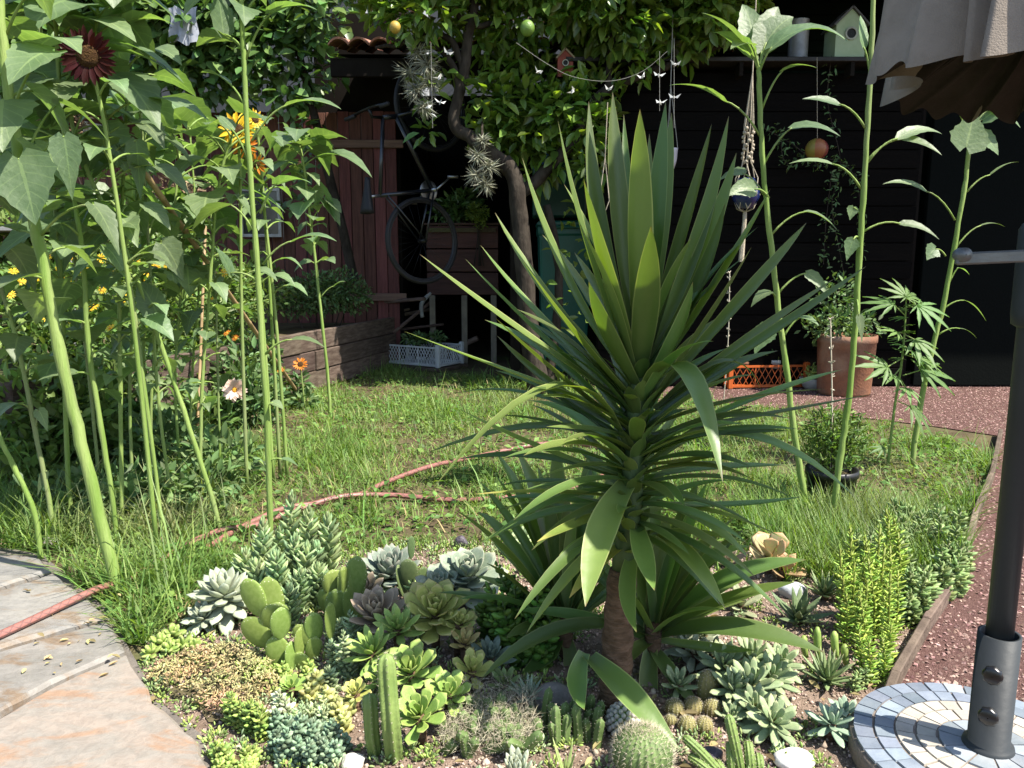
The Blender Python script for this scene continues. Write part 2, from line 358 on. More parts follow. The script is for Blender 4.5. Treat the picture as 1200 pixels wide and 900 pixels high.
# grass
def lawnpts(N, f=None, wmode=1.):
    y = 2.0 + 6.2 * RNG.random(N) ** 1.5; x = nrand(N, -4.2, 2.6); k = inpoly(x, y, lawn); return x[k], y[k]
BLV = [(-.5, 0, 0), (.5, 0, 0), (-.38, .5, .06), (.38, .5, .06), (0, 1, .3)]; BLF = [(0, 1, 3), (0, 3, 2), (2, 3, 4)]
def grass(name, x, y, h, w, m, lean=.7):
    N = len(x); a = nrand(N, 0, 2 * PI); l = nrand(N, .1, lean)
    D = np.stack([np.cos(a) * l, np.sin(a) * l, np.ones(N)], 1); Z = np.stack([np.cos(a), np.sin(a), np.full(N, -.3)], 1)
    return scatter(name, m, BLV, BLF, np.stack([x, y, np.zeros(N)], 1), D, Z, np.stack([w, h, h], 1))
x, y = lawnpts(260000); N = len(x)
patch = np.clip((np.sin(x * 2.3 + y * 1.1) * np.cos(y * 2.9 - x * .7) * .5 + np.sin(x * 6.1 - y * 4.7 + 1) * np.sin(y * 7.3 + x * 3.1) * .45) + .5, 0, 1.1)
h = np.exp(RNG.normal(-3.1, .5, N)) * (.6 + 1.0 * patch); near = (x < -.55) & (y < 3.4); h[near] *= 1.9
e1 = (x > 1.0) & (y < 3.6); h[e1] *= 1.7
k = RNG.random(N) < (.16 + .8 * patch)
grass('grass', x[k], y[k], h[k], nrand(k.sum(), .003, .0075), GRASS, 1.5)
x, y = lawnpts(38000); N = len(x); k = RNG.random(N) < .5 + .5 * np.sin(x * 3 + 1) * np.sin(y * 2); x, y = x[k], y[k]; N = len(x)
scatter('lawn_weeds', CLOVER, SMALLV, SMALLF, np.stack([x, y, nrand(N, .008, .05)], 1), dirs(N, -.2, .5), np.tile([0, 0, 1.], (N, 1)) + dirs(N) * .6, nrand(N, .015, .05))
N = 30000; x = nrand(N, -1.3, 1.7); y = nrand(N, 1.8, 3.2); k = inpoly(x, y, bed) & inpoly(x, y + .02 + .25 * RNG.random(N) ** 2.5, lawn); x, y = x[k], y[k]
grass('grass_fringe', x, y, nrand(len(x), .03, .09), nrand(len(x), .003, .006), GRASS, 1.0)
N = 9000; x = nrand(N, .9, 1.65); y = nrand(N, 2.1, 3.1); k = (inpoly(x, y, bed) & inpoly(x, y + .35, lawn)) | inpoly(x, y, lawn); x, y = x[k], y[k]
grass('tall_grass', x, y, nrand(len(x), .06, .2), nrand(len(x), .003, .006), GRASS, .8)
x, y = lawnpts(9000); grass('dry_grass', x, y, nrand(len(x), .03, .12), nrand(len(x), .003, .005), STRAW, 2.5)

# ================================================================== BACKDROP BUILDINGS AND FENCES
nb = thing('neighbour_building', 'grey rendered neighbouring building wall rising behind vine and shed', 'building', (0, 11.2, 0))
b = MB(); b.box((0, 11.3, 2.7), (18, .2, 5.4)); b.build('wall', GREYWALL, nb)
b = MB(); b.box((-1.95, 11.18, 4.0), (.1, .06, 2.2)); b.box((-1.2, 11.18, 4.0), (.1, .06, 2.2)); b.build('window_frame', mat('white_paint', (.7, .7, .68)), nb)

# red fence
FY = 7.85; fx0, fx1 = -7.0, A(476, 300, FY).x
fence = thing('red_fence', 'dark red vertical board fence behind the raised bed', 'fence', ((fx0 + fx1) / 2, FY, 0))
bw = .115; nbd = int((fx1 - fx0) / bw)
for i in range(nbd):
    xx = fx0 + (i + .5) * bw; top = 2.5 + rv(-.012, .012)
    b = MB(); b.box((xx, FY + rv(-.006, .006), top / 2), (bw - .008, .022, top), None, .003); b.build('board', REDWOOD, fence)
for z in (2.19, .7):
    b = MB(); b.box(((fx0 + fx1) / 2, FY - .035, z), (fx1 - fx0, .04, .075), None, .004); b.build('rail', mat('fence_rail_wood', (.2, .12, .09), (.13, .08, .06), 6, .8, .5, stretch=(.3, 5, 5)), fence)

# lean-to shed with clay tile eave
shed = thing('lean_to_shed', 'dark open lean-to shed with wavy terracotta tile eave beside red fence', 'shed', (-.5, 8.5, 0))
sx0, sx1 = fx1 - .02, wallL + .4
eY, eZ = 6.55, A(420, 52, 6.55).z; ex0 = A(384, 50, eY).x
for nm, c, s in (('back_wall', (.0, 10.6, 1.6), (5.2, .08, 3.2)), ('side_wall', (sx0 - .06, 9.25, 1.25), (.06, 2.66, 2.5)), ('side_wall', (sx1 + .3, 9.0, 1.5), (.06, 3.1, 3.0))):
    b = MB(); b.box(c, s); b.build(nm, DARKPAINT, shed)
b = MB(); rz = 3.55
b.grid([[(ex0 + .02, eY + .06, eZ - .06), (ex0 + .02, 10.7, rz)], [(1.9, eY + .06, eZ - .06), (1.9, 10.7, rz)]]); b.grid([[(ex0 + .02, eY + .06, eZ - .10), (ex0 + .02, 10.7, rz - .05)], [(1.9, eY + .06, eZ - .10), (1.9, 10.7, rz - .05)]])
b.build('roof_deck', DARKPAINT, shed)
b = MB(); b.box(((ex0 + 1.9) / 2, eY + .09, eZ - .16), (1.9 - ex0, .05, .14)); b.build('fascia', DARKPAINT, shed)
sl = (rz - eZ) / (10.7 - eY); tw = .165; tme = {}
def tile_mesh():
    b = MB(); rows = []
    for v in (0, .42):
        for off in ((0, .014) if False else (0,)):
            rows.append([(-tw / 2 + tw * i / 8, v, .05 * math.sin(PI * i / 8) ** .8 * (1 if v == 0 else .92)) for i in range(9)])
    b.grid(rows); b.grid([[(p[0], p[1], p[2] + .016) for p in r] for r in rows]); b.grid([rows[0], [(p[0], p[1], p[2] + .016) for p in rows[0]]]); return b.mesh('roof_tile', TILEM, True)
tm = tile_mesh(); nt_ = int((1.9 - ex0) / tw) + 1; an = math.atan(sl)
for rrow in range(3):
    for i in range(nt_):
        inst('roof_tile', tm, shed, Matrix.Translation((ex0 + tw * (i + .5) + rv(-.006, .006), eY + rrow * .37, eZ - .02 + rrow * (.37 * sl) + .012)) @ Matrix.Rotation(an + .03 + rv(-.01, .01), 4, 'X'))
b = MB(); b.box(((ex0 + sx0) / 2 - .2, 7.93, 2.95), (sx0 - ex0 + .5, .03, .95)); b.build('dark_gap_backing', DARKPAINT, shed)  # dark backing added so the open gap under the eave reads as shade
# posts carrying the eave
for xx in (A(604, 300, eY).x, 1.2):
    b = MB(); b.box((xx, eY + .12, (eZ - .2) / 2), (.09, .09, eZ - .2), None, .006); b.build('post', DARKPAINT, shed)

# black board wall on the right
BY = 6.45; bw_ = thing('black_wall', 'black stained board wall with shelf behind terracotta pot and tall sunflowers', 'wall', (2.6, BY, 0))
wx0, wdoor, wx1 = wallL, A(1074, 300, BY).x, 6.4; z0 = .02; bh = .148
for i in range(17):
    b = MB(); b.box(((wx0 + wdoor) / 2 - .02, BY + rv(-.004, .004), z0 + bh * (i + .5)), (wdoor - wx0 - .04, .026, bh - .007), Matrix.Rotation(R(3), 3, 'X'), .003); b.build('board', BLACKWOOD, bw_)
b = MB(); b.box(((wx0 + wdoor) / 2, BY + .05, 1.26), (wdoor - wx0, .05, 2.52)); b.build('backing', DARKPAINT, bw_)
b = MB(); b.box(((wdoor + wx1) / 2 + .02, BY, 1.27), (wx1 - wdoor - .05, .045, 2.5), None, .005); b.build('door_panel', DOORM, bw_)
for xx in (wdoor + 1.25, wdoor + 2.5):
    b = MB(); b.box((xx, BY - .026, 1.27), (.06, .012, 2.44)); b.build('door_batten', DOORM, bw_)
shz = A(930, 68, BY - .12).z
b = MB(); b.box(((wx0 + wx1) / 2 - .2, BY - .02, shz - .018), (wx1 - wx0 + .2, .3, .034), None, .004); b.build('shelf', mat('dark_shelf', (.02, .018, .016), None, 8, .6, .3), bw_)
for xx in np.linspace(wx0 + .2, wx1 - .3, 7):
    b = MB(); b.box((xx, BY - .1, shz - .09), (.03, .12, .1)); b.build('bracket', DARKPAINT, bw_)
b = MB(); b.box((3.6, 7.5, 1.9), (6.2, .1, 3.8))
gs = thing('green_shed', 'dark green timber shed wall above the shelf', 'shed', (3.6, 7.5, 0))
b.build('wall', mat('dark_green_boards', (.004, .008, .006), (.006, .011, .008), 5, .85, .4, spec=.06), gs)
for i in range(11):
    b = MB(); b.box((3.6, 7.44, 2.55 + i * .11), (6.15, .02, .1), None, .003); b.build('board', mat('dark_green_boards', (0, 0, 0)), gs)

b = MB(); b.box((4.15, 6.85, 3.42), (5.3, 2.7, .07), Matrix.Rotation(R(7), 3, 'X'), .01); b.build('roof', mat('dark_green_boards', (0, 0, 0)), gs)  # unseen overhang added to keep sun off the black wall and pots
for xx in (1.6, 2.9, 4.2, 5.5, 6.7):
    b = MB(); b.box((xx, 6.85, 3.345), (.06, 2.6, .08), Matrix.Rotation(R(7), 3, 'X')); b.build('added_shade_rafter', DARKPAINT, gs)  # rafters under the added shading overhang
# raised bed
E0, E1 = G(18, 572), G(463, 428); ed = (E1 - E0); eL = ed.length; ed.normalize(); ang = math.atan2(ed.y, ed.x); rb = thing('raised_bed', 'weathered timber raised garden bed along the lawn', 'raised bed', E0)
q = Matrix.Rotation(ang, 3, 'Z'); ph = .163; out_ = Vector((ed.y, -ed.x, 0))
for r_ in range(3):
    cuts = [0, .31 + .07 * r_, .68 - .05 * r_, 1.]
    for i in range(3):
        a0, a1 = cuts[i] * eL, cuts[i + 1] * eL; c = E0 + ed * ((a0 + a1) / 2) + Vector((0, 0, .01 + ph * (r_ + .5))) + out_ * rv(-.008, .008)
        b = MB(); b.box(c, (a1 - a0 - .006, .05, ph - .006), q, .006); b.build('plank', BEDWOOD, rb)
for r_ in range(3):
    b = MB(); c = E0 + Vector((-2.0, .05, .01 + ph * (r_ + .5))); b.box(c, (4.0, .05, ph - .006), Matrix.Rotation(R(1.5), 3, 'Z'), .006); b.build('plank', BEDWOOD, rb)
b = MB(); b.box(E0 + Vector((.0, .06, .25)), (.08, .08, .5), q); b.build('corner_post', BEDWOOD, rb)
b = MB(); b.add([(E0.x, E0.y, .44), (E1.x, E1.y, .44), (E1.x, 7.8, .44), (-6.5, 7.8, .44), (-6.5, E0.y, .44)], [(0, 1, 2, 3, 4)]); b.build('soil', SOIL, rb)

# ================================================================== CLIMBER ON THE FENCE
def blobs(n, cs):                                   # points in a set of ellipsoids, denser near the skin
    cs = np.array(cs, float); w = cs[:, 3] * cs[:, 4] * cs[:, 5]; i = RNG.choice(len(cs), n, p=w / w.sum()); d = dirs(n)
    r = RNG.random(n) ** .45; return cs[i, :3] + d * cs[i, 3:] * r[:, None], d
def single_leaf_mesh(name, m, w=.45, fold=.1, curl=-.15):
    V, F = tmpl_leaf(w, fold, curl); b = MB(); b.add(V, F, [(.5 + v[0] / w, v[1]) for v in V]); return b.mesh(name, m, True)
vine = thing('climbing_vine', 'dense glossy climber with broad leaves over the top of the red fence', 'climber', (-3.2, 7.6, 0))
VB = []
for px, py, Y, r in [(20, 20, 7.3, .55), (90, -30, 7.4, .6), (90, 60, 7.5, .5), (160, -10, 7.3, .6), (190, 60, 7.4, .45), (235, 20, 7.3, .55), (235, 85, 7.4, .4), (300, -20, 7.4, .55), (300, 60, 7.3, .42), (345, 30, 7.4, .42), (350, 95, 7.4, .32), (270, 105, 7.5, .25), (150, 110, 7.5, .25), (355, 150, 7.3, .2), (360, 190, 7.3, .2), (30, 100, 7.5, .35), (385, 75, 7.2, .2), (350, -60, 7.6, .5), (20, -60, 7.6, .6), (200, -80, 7.6, .7), (345, 240, 7.3, .16), (375, 20, 7.2, .3), (400, -30, 7.3, .35), (330, 115, 7.3, .22), (40, 60, 7.2, .5)]:
    c = A(px, py, Y); VB.append((c.x, c.y, c.z, r, r * .55, r * .8))
p, d = blobs(9500, VB); N = len(p)
scatter('foliage', VINEFOL, *tmpl_leaf(.62, .08, -.15), p, d * .6 + dirs(N) * .8 - np.array([0, .2, .35]), np.array([0, -.45, 1.]) + dirs(N) * .55, nrand(N, .08, .15), vine)
p, d = blobs(900, [(a, b_ - .12, c, r, s_ * 1.15, t) for a, b_, c, r, s_, t in VB]); p = p[np.argsort(p[:, 1])][:260]
vlm = single_leaf_mesh('leaf', VINELEAF, .62)
for q_ in p: inst('leaf', vlm, vine, place(q_, rdir(-.7, .2) + Vector((0, -.3, -.2)), rdir(.2, 1) + Vector((0, -.4, .6)), rv(.10, .16)))
b = MB(); b.tube([A(415, 330, 7.5), A(402, 270, 7.45), A(388, 215, 7.4), A(372, 150, 7.4), A(350, 60, 7.4)], [.05, .045, .045, .04, .03], 8); b.build('stem', BARK, vine)
b = MB(); b.tube([(-3.1, 7.6, .4), (-3.0, 7.55, 1.5), (-2.9, 7.5, 2.6), (-3.2, 7.5, 3.2)], [.05, .045, .04, .03], 8); b.build('stem', BARK, vine)

# ================================================================== CITRUS TREE
CY = 6.15
tree = thing('citrus_tree', 'leaning citrus tree with dark bent trunk and glossy leaves in front of shed', 'tree', G(628, 458))
def limb(pxs, rad, Y=CY, name='limb'):
    pts = [A(p[0], p[1], Y + (p[2] if len(p) > 2 else 0)) for p in pxs]; fine = []; rr = []
    for i in range(len(pts) - 1):
        p0, p1, p2, p3 = pts[max(i - 1, 0)], pts[i], pts[i + 1], pts[min(i + 2, len(pts) - 1)]
        for j in range(4):
            t = j / 4; fine.append(.5 * ((2 * p1) + (p2 - p0) * t + (2 * p0 - 5 * p1 + 4 * p2 - p3) * t * t + (3 * p1 - p0 - 3 * p2 + p3) * t ** 3)); rr.append(rad[i] + (rad[i + 1] - rad[i]) * t)
    fine.append(pts[-1]); rr.append(rad[-1]); fine = [f + Vector((rv(-1, 1), rv(-1, 1), rv(-1, 1))) * .007 for f in fine]
    b = MB(); b.tube(fine, rr, 9); return b.build(name, BARK, tree, True)
limb([(632, 462), (622, 400), (616, 340), (610, 270), (603, 210), (590, 188)], [.1, .08, .075, .07, .065, .06], CY, 'trunk')
limb([(598, 200), (575, 178), (550, 160), (533, 148), (535, 120), (543, 85), (548, 45), (556, 0), (562, -60)], [.065, .055, .05, .048, .044, .042, .04, .036, .03])
limb([(545, 95), (538, 65), (525, 45), (500, 38), (470, 52, .1), (440, 55, .15)], [.035, .03, .026, .022, .018, .012])
limb([(540, 110), (530, 75), (510, 55), (480, 50, -.1), (455, 45, -.2)], [.03, .026, .022, .018, .012])
limb([(550, 30), (530, 12), (505, 0), (470, -8)], [.03, .025, .02, .015]); limb([(552, 30), (580, 28), (600, 22)], [.025, .02, .012])
limb([(606, 230), (640, 200), (672, 165), (684, 135), (712, 105), (760, 85), (800, 70), (850, 52)], [.055, .05, .045, .042, .038, .034, .028, .018], CY + .12)
limb([(625, 80), (650, 50), (680, 20), (710, -15)], [.035, .035, .032, .03], CY + .5); limb([(712, 105), (716, 60), (722, 20), (730, -20)], [.028, .024, .02, .015], CY + .1)
limb([(640, 455), (650, 400), (655, 340), (652, 290), (640, 240)], [.05, .04, .035, .035, .03], CY + .25)
CB = []
for px, py, Y, r in [(455, 5, 0, .22), (500, 15, -.1, .26), (440, -40, 0, .3), (560, -10, .1, .3), (520, -50, 0, .4), (600, 20, .15, .28), (640, 10, 0, .22), (600, -50, 0, .4), (690, -20, 0, .4), (735, 25, 0, .3), (780, 20, .1, .32), (830, 10, 0, .3), (760, -40, 0, .4), (860, -20, .1, .3), (590, 75, .2, .22), (575, 115, .15, .24), (610, 120, .2, .24), (580, 155, .15, .2), (625, 150, .2, .26), (660, 130, .15, .28), (690, 150, .1, .24), (640, 95, .25, .2), (700, 110, .15, .2), (565, 45, .2, .2), (505, 110, 0, .12), (520, 75, 0, .14), (690, 60, .25, .18), (740, 70, .1, .2), (800, 55, .1, .16), (655, 180, .2, .2), (690, 190, .1, .16), (625, 200, .25, .16), (600, 165, .3, .2), (470, 20, -.1, .16), (800, -50, 0, .4), (500, 155, .1, .1), (640, 60, .4, .25), (700, 20, .3, .35), (845, 40, 0, .14)]:
    c = A(px, py, CY + Y); CB.append((c.x, c.y, c.z, r, r * .9, r * .85))
p, d = blobs(7200, CB); N = len(p)
scatter('foliage', CITFOL, *tmpl_leaf(.42, .12, -.12), p, d * .8 + dirs(N) * .7 + np.array([0, -.1, -.1]), np.array([0, -.2, 1.]) + dirs(N) * .7, nrand(N, .09, .165), tree)
p, d = blobs(3000, CB[:37]); k = np.argsort(p[:, 1])[:280]; clm = single_leaf_mesh('leaf', CITLEAF, .42, .12, -.12)
for i in k: inst('leaf', clm, tree, place(p[i], Vector(d[i]) + rdir(-.8, .3), rdir(0, 1) + Vector((0, -.3, .5)), rv(.1, .155)))
# small hanging low leaves on the second stem
for px, py in [(660, 255), (672, 262), (650, 300), (665, 290), (680, 300), (690, 285), (655, 350), (668, 345), (685, 370), (700, 330), (660, 385), (645, 330), (672, 320), (690, 350), (668, 240), (700, 180), (712, 175), (706, 165)]:
    for j in range(3): inst('leaf', clm, tree, place(A(px + rv(-9, 9), py + rv(-9, 9), CY + rv(.05, .3)), rdir(-.6, .2) + Vector((0, -.4, 0)), rdir(.2, 1) + Vector((0, -.3, .5)), rv(.08, .13)))
LIME = mat('green_citrus_skin', (.11, .2, .03), (.14, .24, .04), 30, .4, .4, 150, .5); YEL = mat('yellow_citrus_skin', (.42, .27, .04), (.35, .25, .05), 30, .45, .4, 150, .4)
def fruit(px, py, r, m, lab):
    b = MB(); c = A(px, py, CY - .35); b.lathe([(max(.0015, r * math.sin(PI * i / 12)), -r * 1.08 * math.cos(PI * i / 12)) for i in range(13)], c, 16); o = b.build('citrus_fruit', m, None, True); tag(o, lab, 'fruit')
    b = MB(); b.tube([c + Vector((0, 0, r)), c + Vector((.01, .1, r + .05)), c + Vector((.02, .3, r + .1))], .005, 6); b.build('stalk', BARK, o)
fruit(618, 33, .052, LIME, 'round unripe green citrus fruit hanging among leaves'); fruit(463, 32, .04, YEL, 'small yellow-orange citrus fruit above the wheel')

# air plants hanging from the limbs
TILL = mat('air_plant_leaf', (.30, .30, .23), (.2, .21, .15), 10, .8, 0, None, .2, .15, (1, 1, .8), 0, True)
def airplant(cs, lab, n=650):
    t = thing('air_plant', lab, 'air plant', A(cs[0][0], cs[0][1], CY - .1), 'air plants on the citrus limbs')
    c = np.array([tuple(A(px, py, CY - .12)) + (r, r, r) for px, py, r in cs]); i = RNG.integers(0, len(c), n); d = dirs(n, -.95, .7)
    scatter('spiky_leaves', TILL, BLV, BLF, c[i, :3] + dirs(n) * .02, d, dirs(n), np.stack([nrand(n, .005, .009), c[i, 3] * nrand(n, .6, 1.2), c[i, 3] * nrand(n, .3, 1)], 1), t)
    b = MB(); b.tube([A(cs[0][0], cs[0][1] - 22, CY - .02)] + [A(px, py, CY - .12) for px, py, r in cs], .009, 6); b.build('root_mass', BARK, t)
airplant([(490, 60, .11), (500, 75, .13), (480, 85, .12), (505, 95, .12), (488, 105, .13), (497, 125, .1)], 'shaggy grey air plant on the limb beside the upper wheel', 900)
airplant([(565, 165, .08), (560, 182, .11), (572, 195, .11), (558, 205, .11), (568, 215, .11)], 'pale shaggy air plant hanging under the bent trunk', 700)

# ================================================================== SUNFLOWERS
HEART = [(0, .25), (.06, .72), (.16, .96), (.28, 1.), (.42, .9), (.6, .66), (.78, .38), (.9, .17), (1, .0)]
OVATE = [(0, .1), (.12, .55), (.3, .95), (.45, 1.), (.62, .82), (.8, .46), (.92, .18), (1, .0)]
def leaf_blade(b, a, m, c, width, up, prof=HEART, serr=.06, fold=.12, n=11, mi=0, lobe=True):
    ctr = bez(a, m, c, n); L = []; Rr = []; uv = []; rows = []
    for i, p in enumerate(ctr):
        t = i / (n - 1); tan = (ctr[min(i + 1, n - 1)] - ctr[max(i - 1, 0)]).normalized(); s = tan.cross(up); s = s.normalized() if s.length > 1e-4 else tan.orthogonal().normalized(); nn = s.cross(tan)
        w = width / 2 * interp(prof, t) * (1 + serr * (1 if i % 2 else -1)); back = -tan * (width * .16 if lobe and i == 0 else width * .06 if lobe and i == 1 else 0)
        rows.append([p - s * w + nn * w * fold * 1.2 + back, p - s * w * .5 + nn * w * fold * .2 + back * .4, p, p + s * w * .5 + nn * w * fold * .2 + back * .4, p + s * w + nn * w * fold * 1.2 + back])
        uv += [(0, t), (.25, t), (.5, t), (.75, t), (1, t)]
    b.grid(rows, False, uv, mi)
def sleaf(parent, a, bb, c, width, up=None, sag=.18, m=SUNLEAF, petr=.0035, prof=HEART, serr=.06, name='leaf', bow=.25):
    """one stalked leaf: stalk from a to bb, blade from bb to c"""
    a, bb, c = Vector(a), Vector(bb), Vector(c); up = Vector(up) if up is not None else Vector((rv(-.3, .3), rv(-.3, .1), 1))
    b = MB(); L = (c - bb).length; mid = (bb + c) / 2 + Vector((0, 0, L * sag))
    leaf_blade(b, bb, mid, c, width, up, prof, serr)
    pm = (a + bb) / 2 + Vector((0, 0, (bb - a).length * bow * .5)); pts = bez(a, pm, bb, 6); b.tube(pts, [petr * (1.3 - .5 * i / 5) for i in range(6)], 6, 1)
    return b.build(name, [m, SUNSTEM], parent, True)
def stem_path(pxs, Y, dy=0.):
    n = len(pxs); return [A(p[0], p[1], Y + (p[2] if len(p) > 2 else dy * i / max(1, n - 1))) for i, p in enumerate(pxs)]
def smooth(pts, k=4):
    out = []
    for i in range(len(pts) - 1):
        p0, p1, p2, p3 = pts[max(i - 1, 0)], pts[i], pts[i + 1], pts[min(i + 2, len(pts) - 1)]
        for j in range(k):
            t = j / k; out.append(.5 * ((2 * p1) + (p2 - p0) * t + (2 * p0 - 5 * p1 + 4 * p2 - p3) * t * t + (3 * p1 - p0 - 3 * p2 + p3) * t ** 3))
    out.append(pts[-1]); return out
HAIRD = mat('flower_disc', (.05, .025, .012), (.09, .05, .02), 80, .9, 1., 200, .1)
def petal_mesh(m, w=.3): return single_leaf_mesh('petal', m, w, .06, -.1)
PY = petal_mesh(mat('yellow_petal', (.8, .56, .03), (.75, .45, .02), 10, .5, 0, None, .3, .35, (1.2, 1.1, .6), .15))
PO = petal_mesh(mat('orange_petal', (.62, .16, .02), (.7, .3, .03), 10, .5, 0, None, .3, .3, (1.2, 1., .6), .15))
PR = petal_mesh(mat('maroon_petal', (.05, .007, .007), (.03, .005, .005), 10, .6, 0, None, .2, .3, (2, .8, .6), .3))
PP = petal_mesh(mat('pale_pink_petal', (.7, .5, .42), (.75, .62, .52), 10, .5, 0, None, .3, .3, (1, 1, .9), .1), .45)
PG = petal_mesh(mat('green_sepal', (.09, .17, .035), (.12, .21, .05), 10, .5, 0, None, .3, .3, None, .2), .35)
MUST = mat('marigold_disc', (.6, .3, .02), (.5, .22, .015), 60, .8)
def flower(parent, c, axis, r, me, n=22, disc=.42, rings=2, dm=None):
    c = Vector(c); axis = Vector(axis).normalized(); b = MB(); rd = r * disc
    b.lathe([(rd * 1.02, -.25 * rd), (rd, 0), (rd * .8, .22 * rd), (rd * .4, .3 * rd), (.001, .27 * rd)], c, 14, axis); o = b.build('flower_disc', dm or HAIRD, parent, True)
    e1 = axis.orthogonal().normalized(); e2 = axis.cross(e1)
    for k in range(n):
        a = 2 * PI * (k + rv(-.25, .25)) / n; d = e1 * math.cos(a) + e2 * math.sin(a); lift = .12 + .25 * (k % rings)
        inst('petal', me, o, place(c + d * rd * .85, d + axis * (lift + rv(-.2, .2)), axis, (r - rd * .8) * rv(.9, 1.1)))
    for k in range(9):
        a = 2 * PI * k / 9; d = e1 * math.cos(a) + e2 * math.sin(a); inst('sepal', PG, o, place(c - axis * rd * .2 + d * rd * .6, d - axis * .25, -axis, r * .62))

def sunflower(label, pxs, Y, rpx, leaves=(), auto=0, zlo=.35, zhi=9, size=(.13, .2), dy=0., group='sunflowers on the left of the lawn', seed=0, pet=(.08, .16), side=None):
    random.seed(1000 + seed); pts = stem_path(pxs, Y, dy); pts[0].z = min(pts[0].z, .0) if pts[0].z < .12 else pts[0].z; sm = smooth(pts, 5)
    t = thing('sunflower', label, 'sunflower', (pts[0].x, pts[0].y, 0), group)
    r0 = rpx * mpp(Y) / 2 * (.66 if rpx < 15 and 'left' in group else .84); n = len(sm); b = MB(); rad = [r0 * (.86 - .34 * (i / n)) * (1 + (.10 if i % 5 == 0 else 0)) for i in range(n)]
    b.tube([p + Vector((rv(-1, 1), rv(-1, 1), 0)) * r0 * .13 for p in sm], [q_ * rv(.93, 1.07) for q_ in rad], 10); b.build('stem', SUNSTEM, t, True)
    for l in leaves:                                   # traced: attach, blade base, tip, width px, depth shift of base and tip
        (ax, ay), (bx, by), (cx, cy), w = l[:4]; d1, d2 = l[4] if len(l) > 4 else (0, 0); up = l[5] if len(l) > 5 else None
        Ya = min(sm, key=lambda p: abs(p.z - A(ax, ay, Y).z)).y
        sleaf(t, A(ax, ay, Ya), A(bx, by, Ya + d1), A(cx, cy, Ya + d2), w * mpp(Y), up, l[6] if len(l) > 6 else .12)
    cand = [p for p in sm if zlo < p.z < zhi]; ga = rv(0, 6)
    auto = int(auto * 2.2)
    for k in range(auto):
        f = (k + rv(.1, .9)) / auto; p = cand[min(len(cand) - 1, int(f * len(cand)))]; ga += 2.4 + rv(-.4, .4)
        if side is not None and rv(0, 1) < .6: ga = side + rv(-.9, .9)
        d = Vector((math.cos(ga), math.sin(ga), 0)); big = .55 + .6 * f; pl = rv(*pet) * big * rv(.7, 1.2); L = rv(*size) * big * rv(.75, 1.65)
        e = p + d * pl * .85 + Vector((0, 0, pl * rv(.15, .7))); tip = e + d * L * rv(.45, .95) + Vector((rv(-.3, .3), rv(-.3, .1), 0)) * L - Vector((0, 0, L * rv(-.05, .85)))
        sleaf(t, p, e, tip, L * rv(.72, .95), d * .35 + Vector((rv(-.35, .35), rv(-.35, .15), 1)), rv(.08, .2))
    return t, sm
L1 = sunflower('sunflower with the thickest ridged stem rising at the corner of the flagstones', [(140, 694), (120, 620), (95, 520), (70, 410), (45, 280), (22, 180), (6, 70), (-4, -40), (-8, -120)], 2.33, 21,
  [((36, 268), (22, 186), (42, 264), 70, (-.12, -.16), (.2, -1, .35), .05), ((8, 40), (40, -10), (120, -30), 60, (-.05, -.1)), ((25, 200), (70, 120), (130, 170), 48, (.05, .1)), ((15, 130), (60, 60), (10, 100), 70, (-.1, -.2)), ((30, 215), (75, 160), (85, 235), 34, (-.05, -.06), (.3, -1, .3)), ((45, 280), (110, 240), (140, 300), 34, (-.05, -.08))], 10, .9, 3, (.16, .24), seed=1)
sunflower('sunflower with two joined slim stems and long drooping lower leaves next to the thickest stem', [(137, 640), (133, 590), (118, 500), (103, 400), (97, 300), (80, 190), (70, 110), (65, 7), (62, -80)], 2.75, 12, [((70, 110), (110, 60), (215, 98), 36, (0, -.05)), ((80, 190), (100, 130), (60, 150), 50, (.05, .1)), ((70, 110), (40, 85), (80, 150), 66, (.1, .1), (.1, -1, .5)), ((66, 50), (95, 25), (160, 50), 52, (0, -.1)), ((67, 40), (30, 10), (-10, 40), 56), ((78, 175), (120, 150), (150, 205), 46, (.05, .05), (.2, -.8, .6)), ((90, 240), (60, 225), (25, 290), 44, (.1, .1), (-.2, -1, .4)), ((98, 310), (125, 290), (150, 330), 36)], 13, .55, 3, seed=2)
sunflower('slim sunflower stem leaning left with the maroon flower above it', [(194, 655), (187, 593), (160, 383), (147, 300), (130, 183), (113, 57), (114, 10), (112, -50)], 2.8, 9, [((113, 60), (120, 50), (216, 98), 36, (-.02, -.1)), ((130, 183), (160, 165), (165, 235), 26, (0, 0), (.2, -1, .3)), ((147, 290), (170, 240), (200, 270), 30), ((115, 40), (150, 25), (205, 30), 40), ((125, 140), (175, 118), (245, 142), 36, (0, -.05)), ((135, 210), (185, 195), (222, 230), 34), ((116, 90), (85, 70), (60, 110), 40, (.1, .15)), ((150, 310), (190, 285), (215, 330), 34, (0, 0), (0, -.9, .6))], 14, .6, 3, seed=3)
sunflower('sunflower stem slanting steeply away from the curled hose', [(266, 655), (250, 590), (215, 480), (180, 380), (147, 293), (110, 217), (87, 157), (80, 90), (78, 0)], 2.85, 11, [((180, 380), (185, 370), (160, 330), 34, (0, 0), (.3, -1, .2)), ((250, 590), (240, 570), (228, 572), 10)], 12, .7, 3, seed=4)
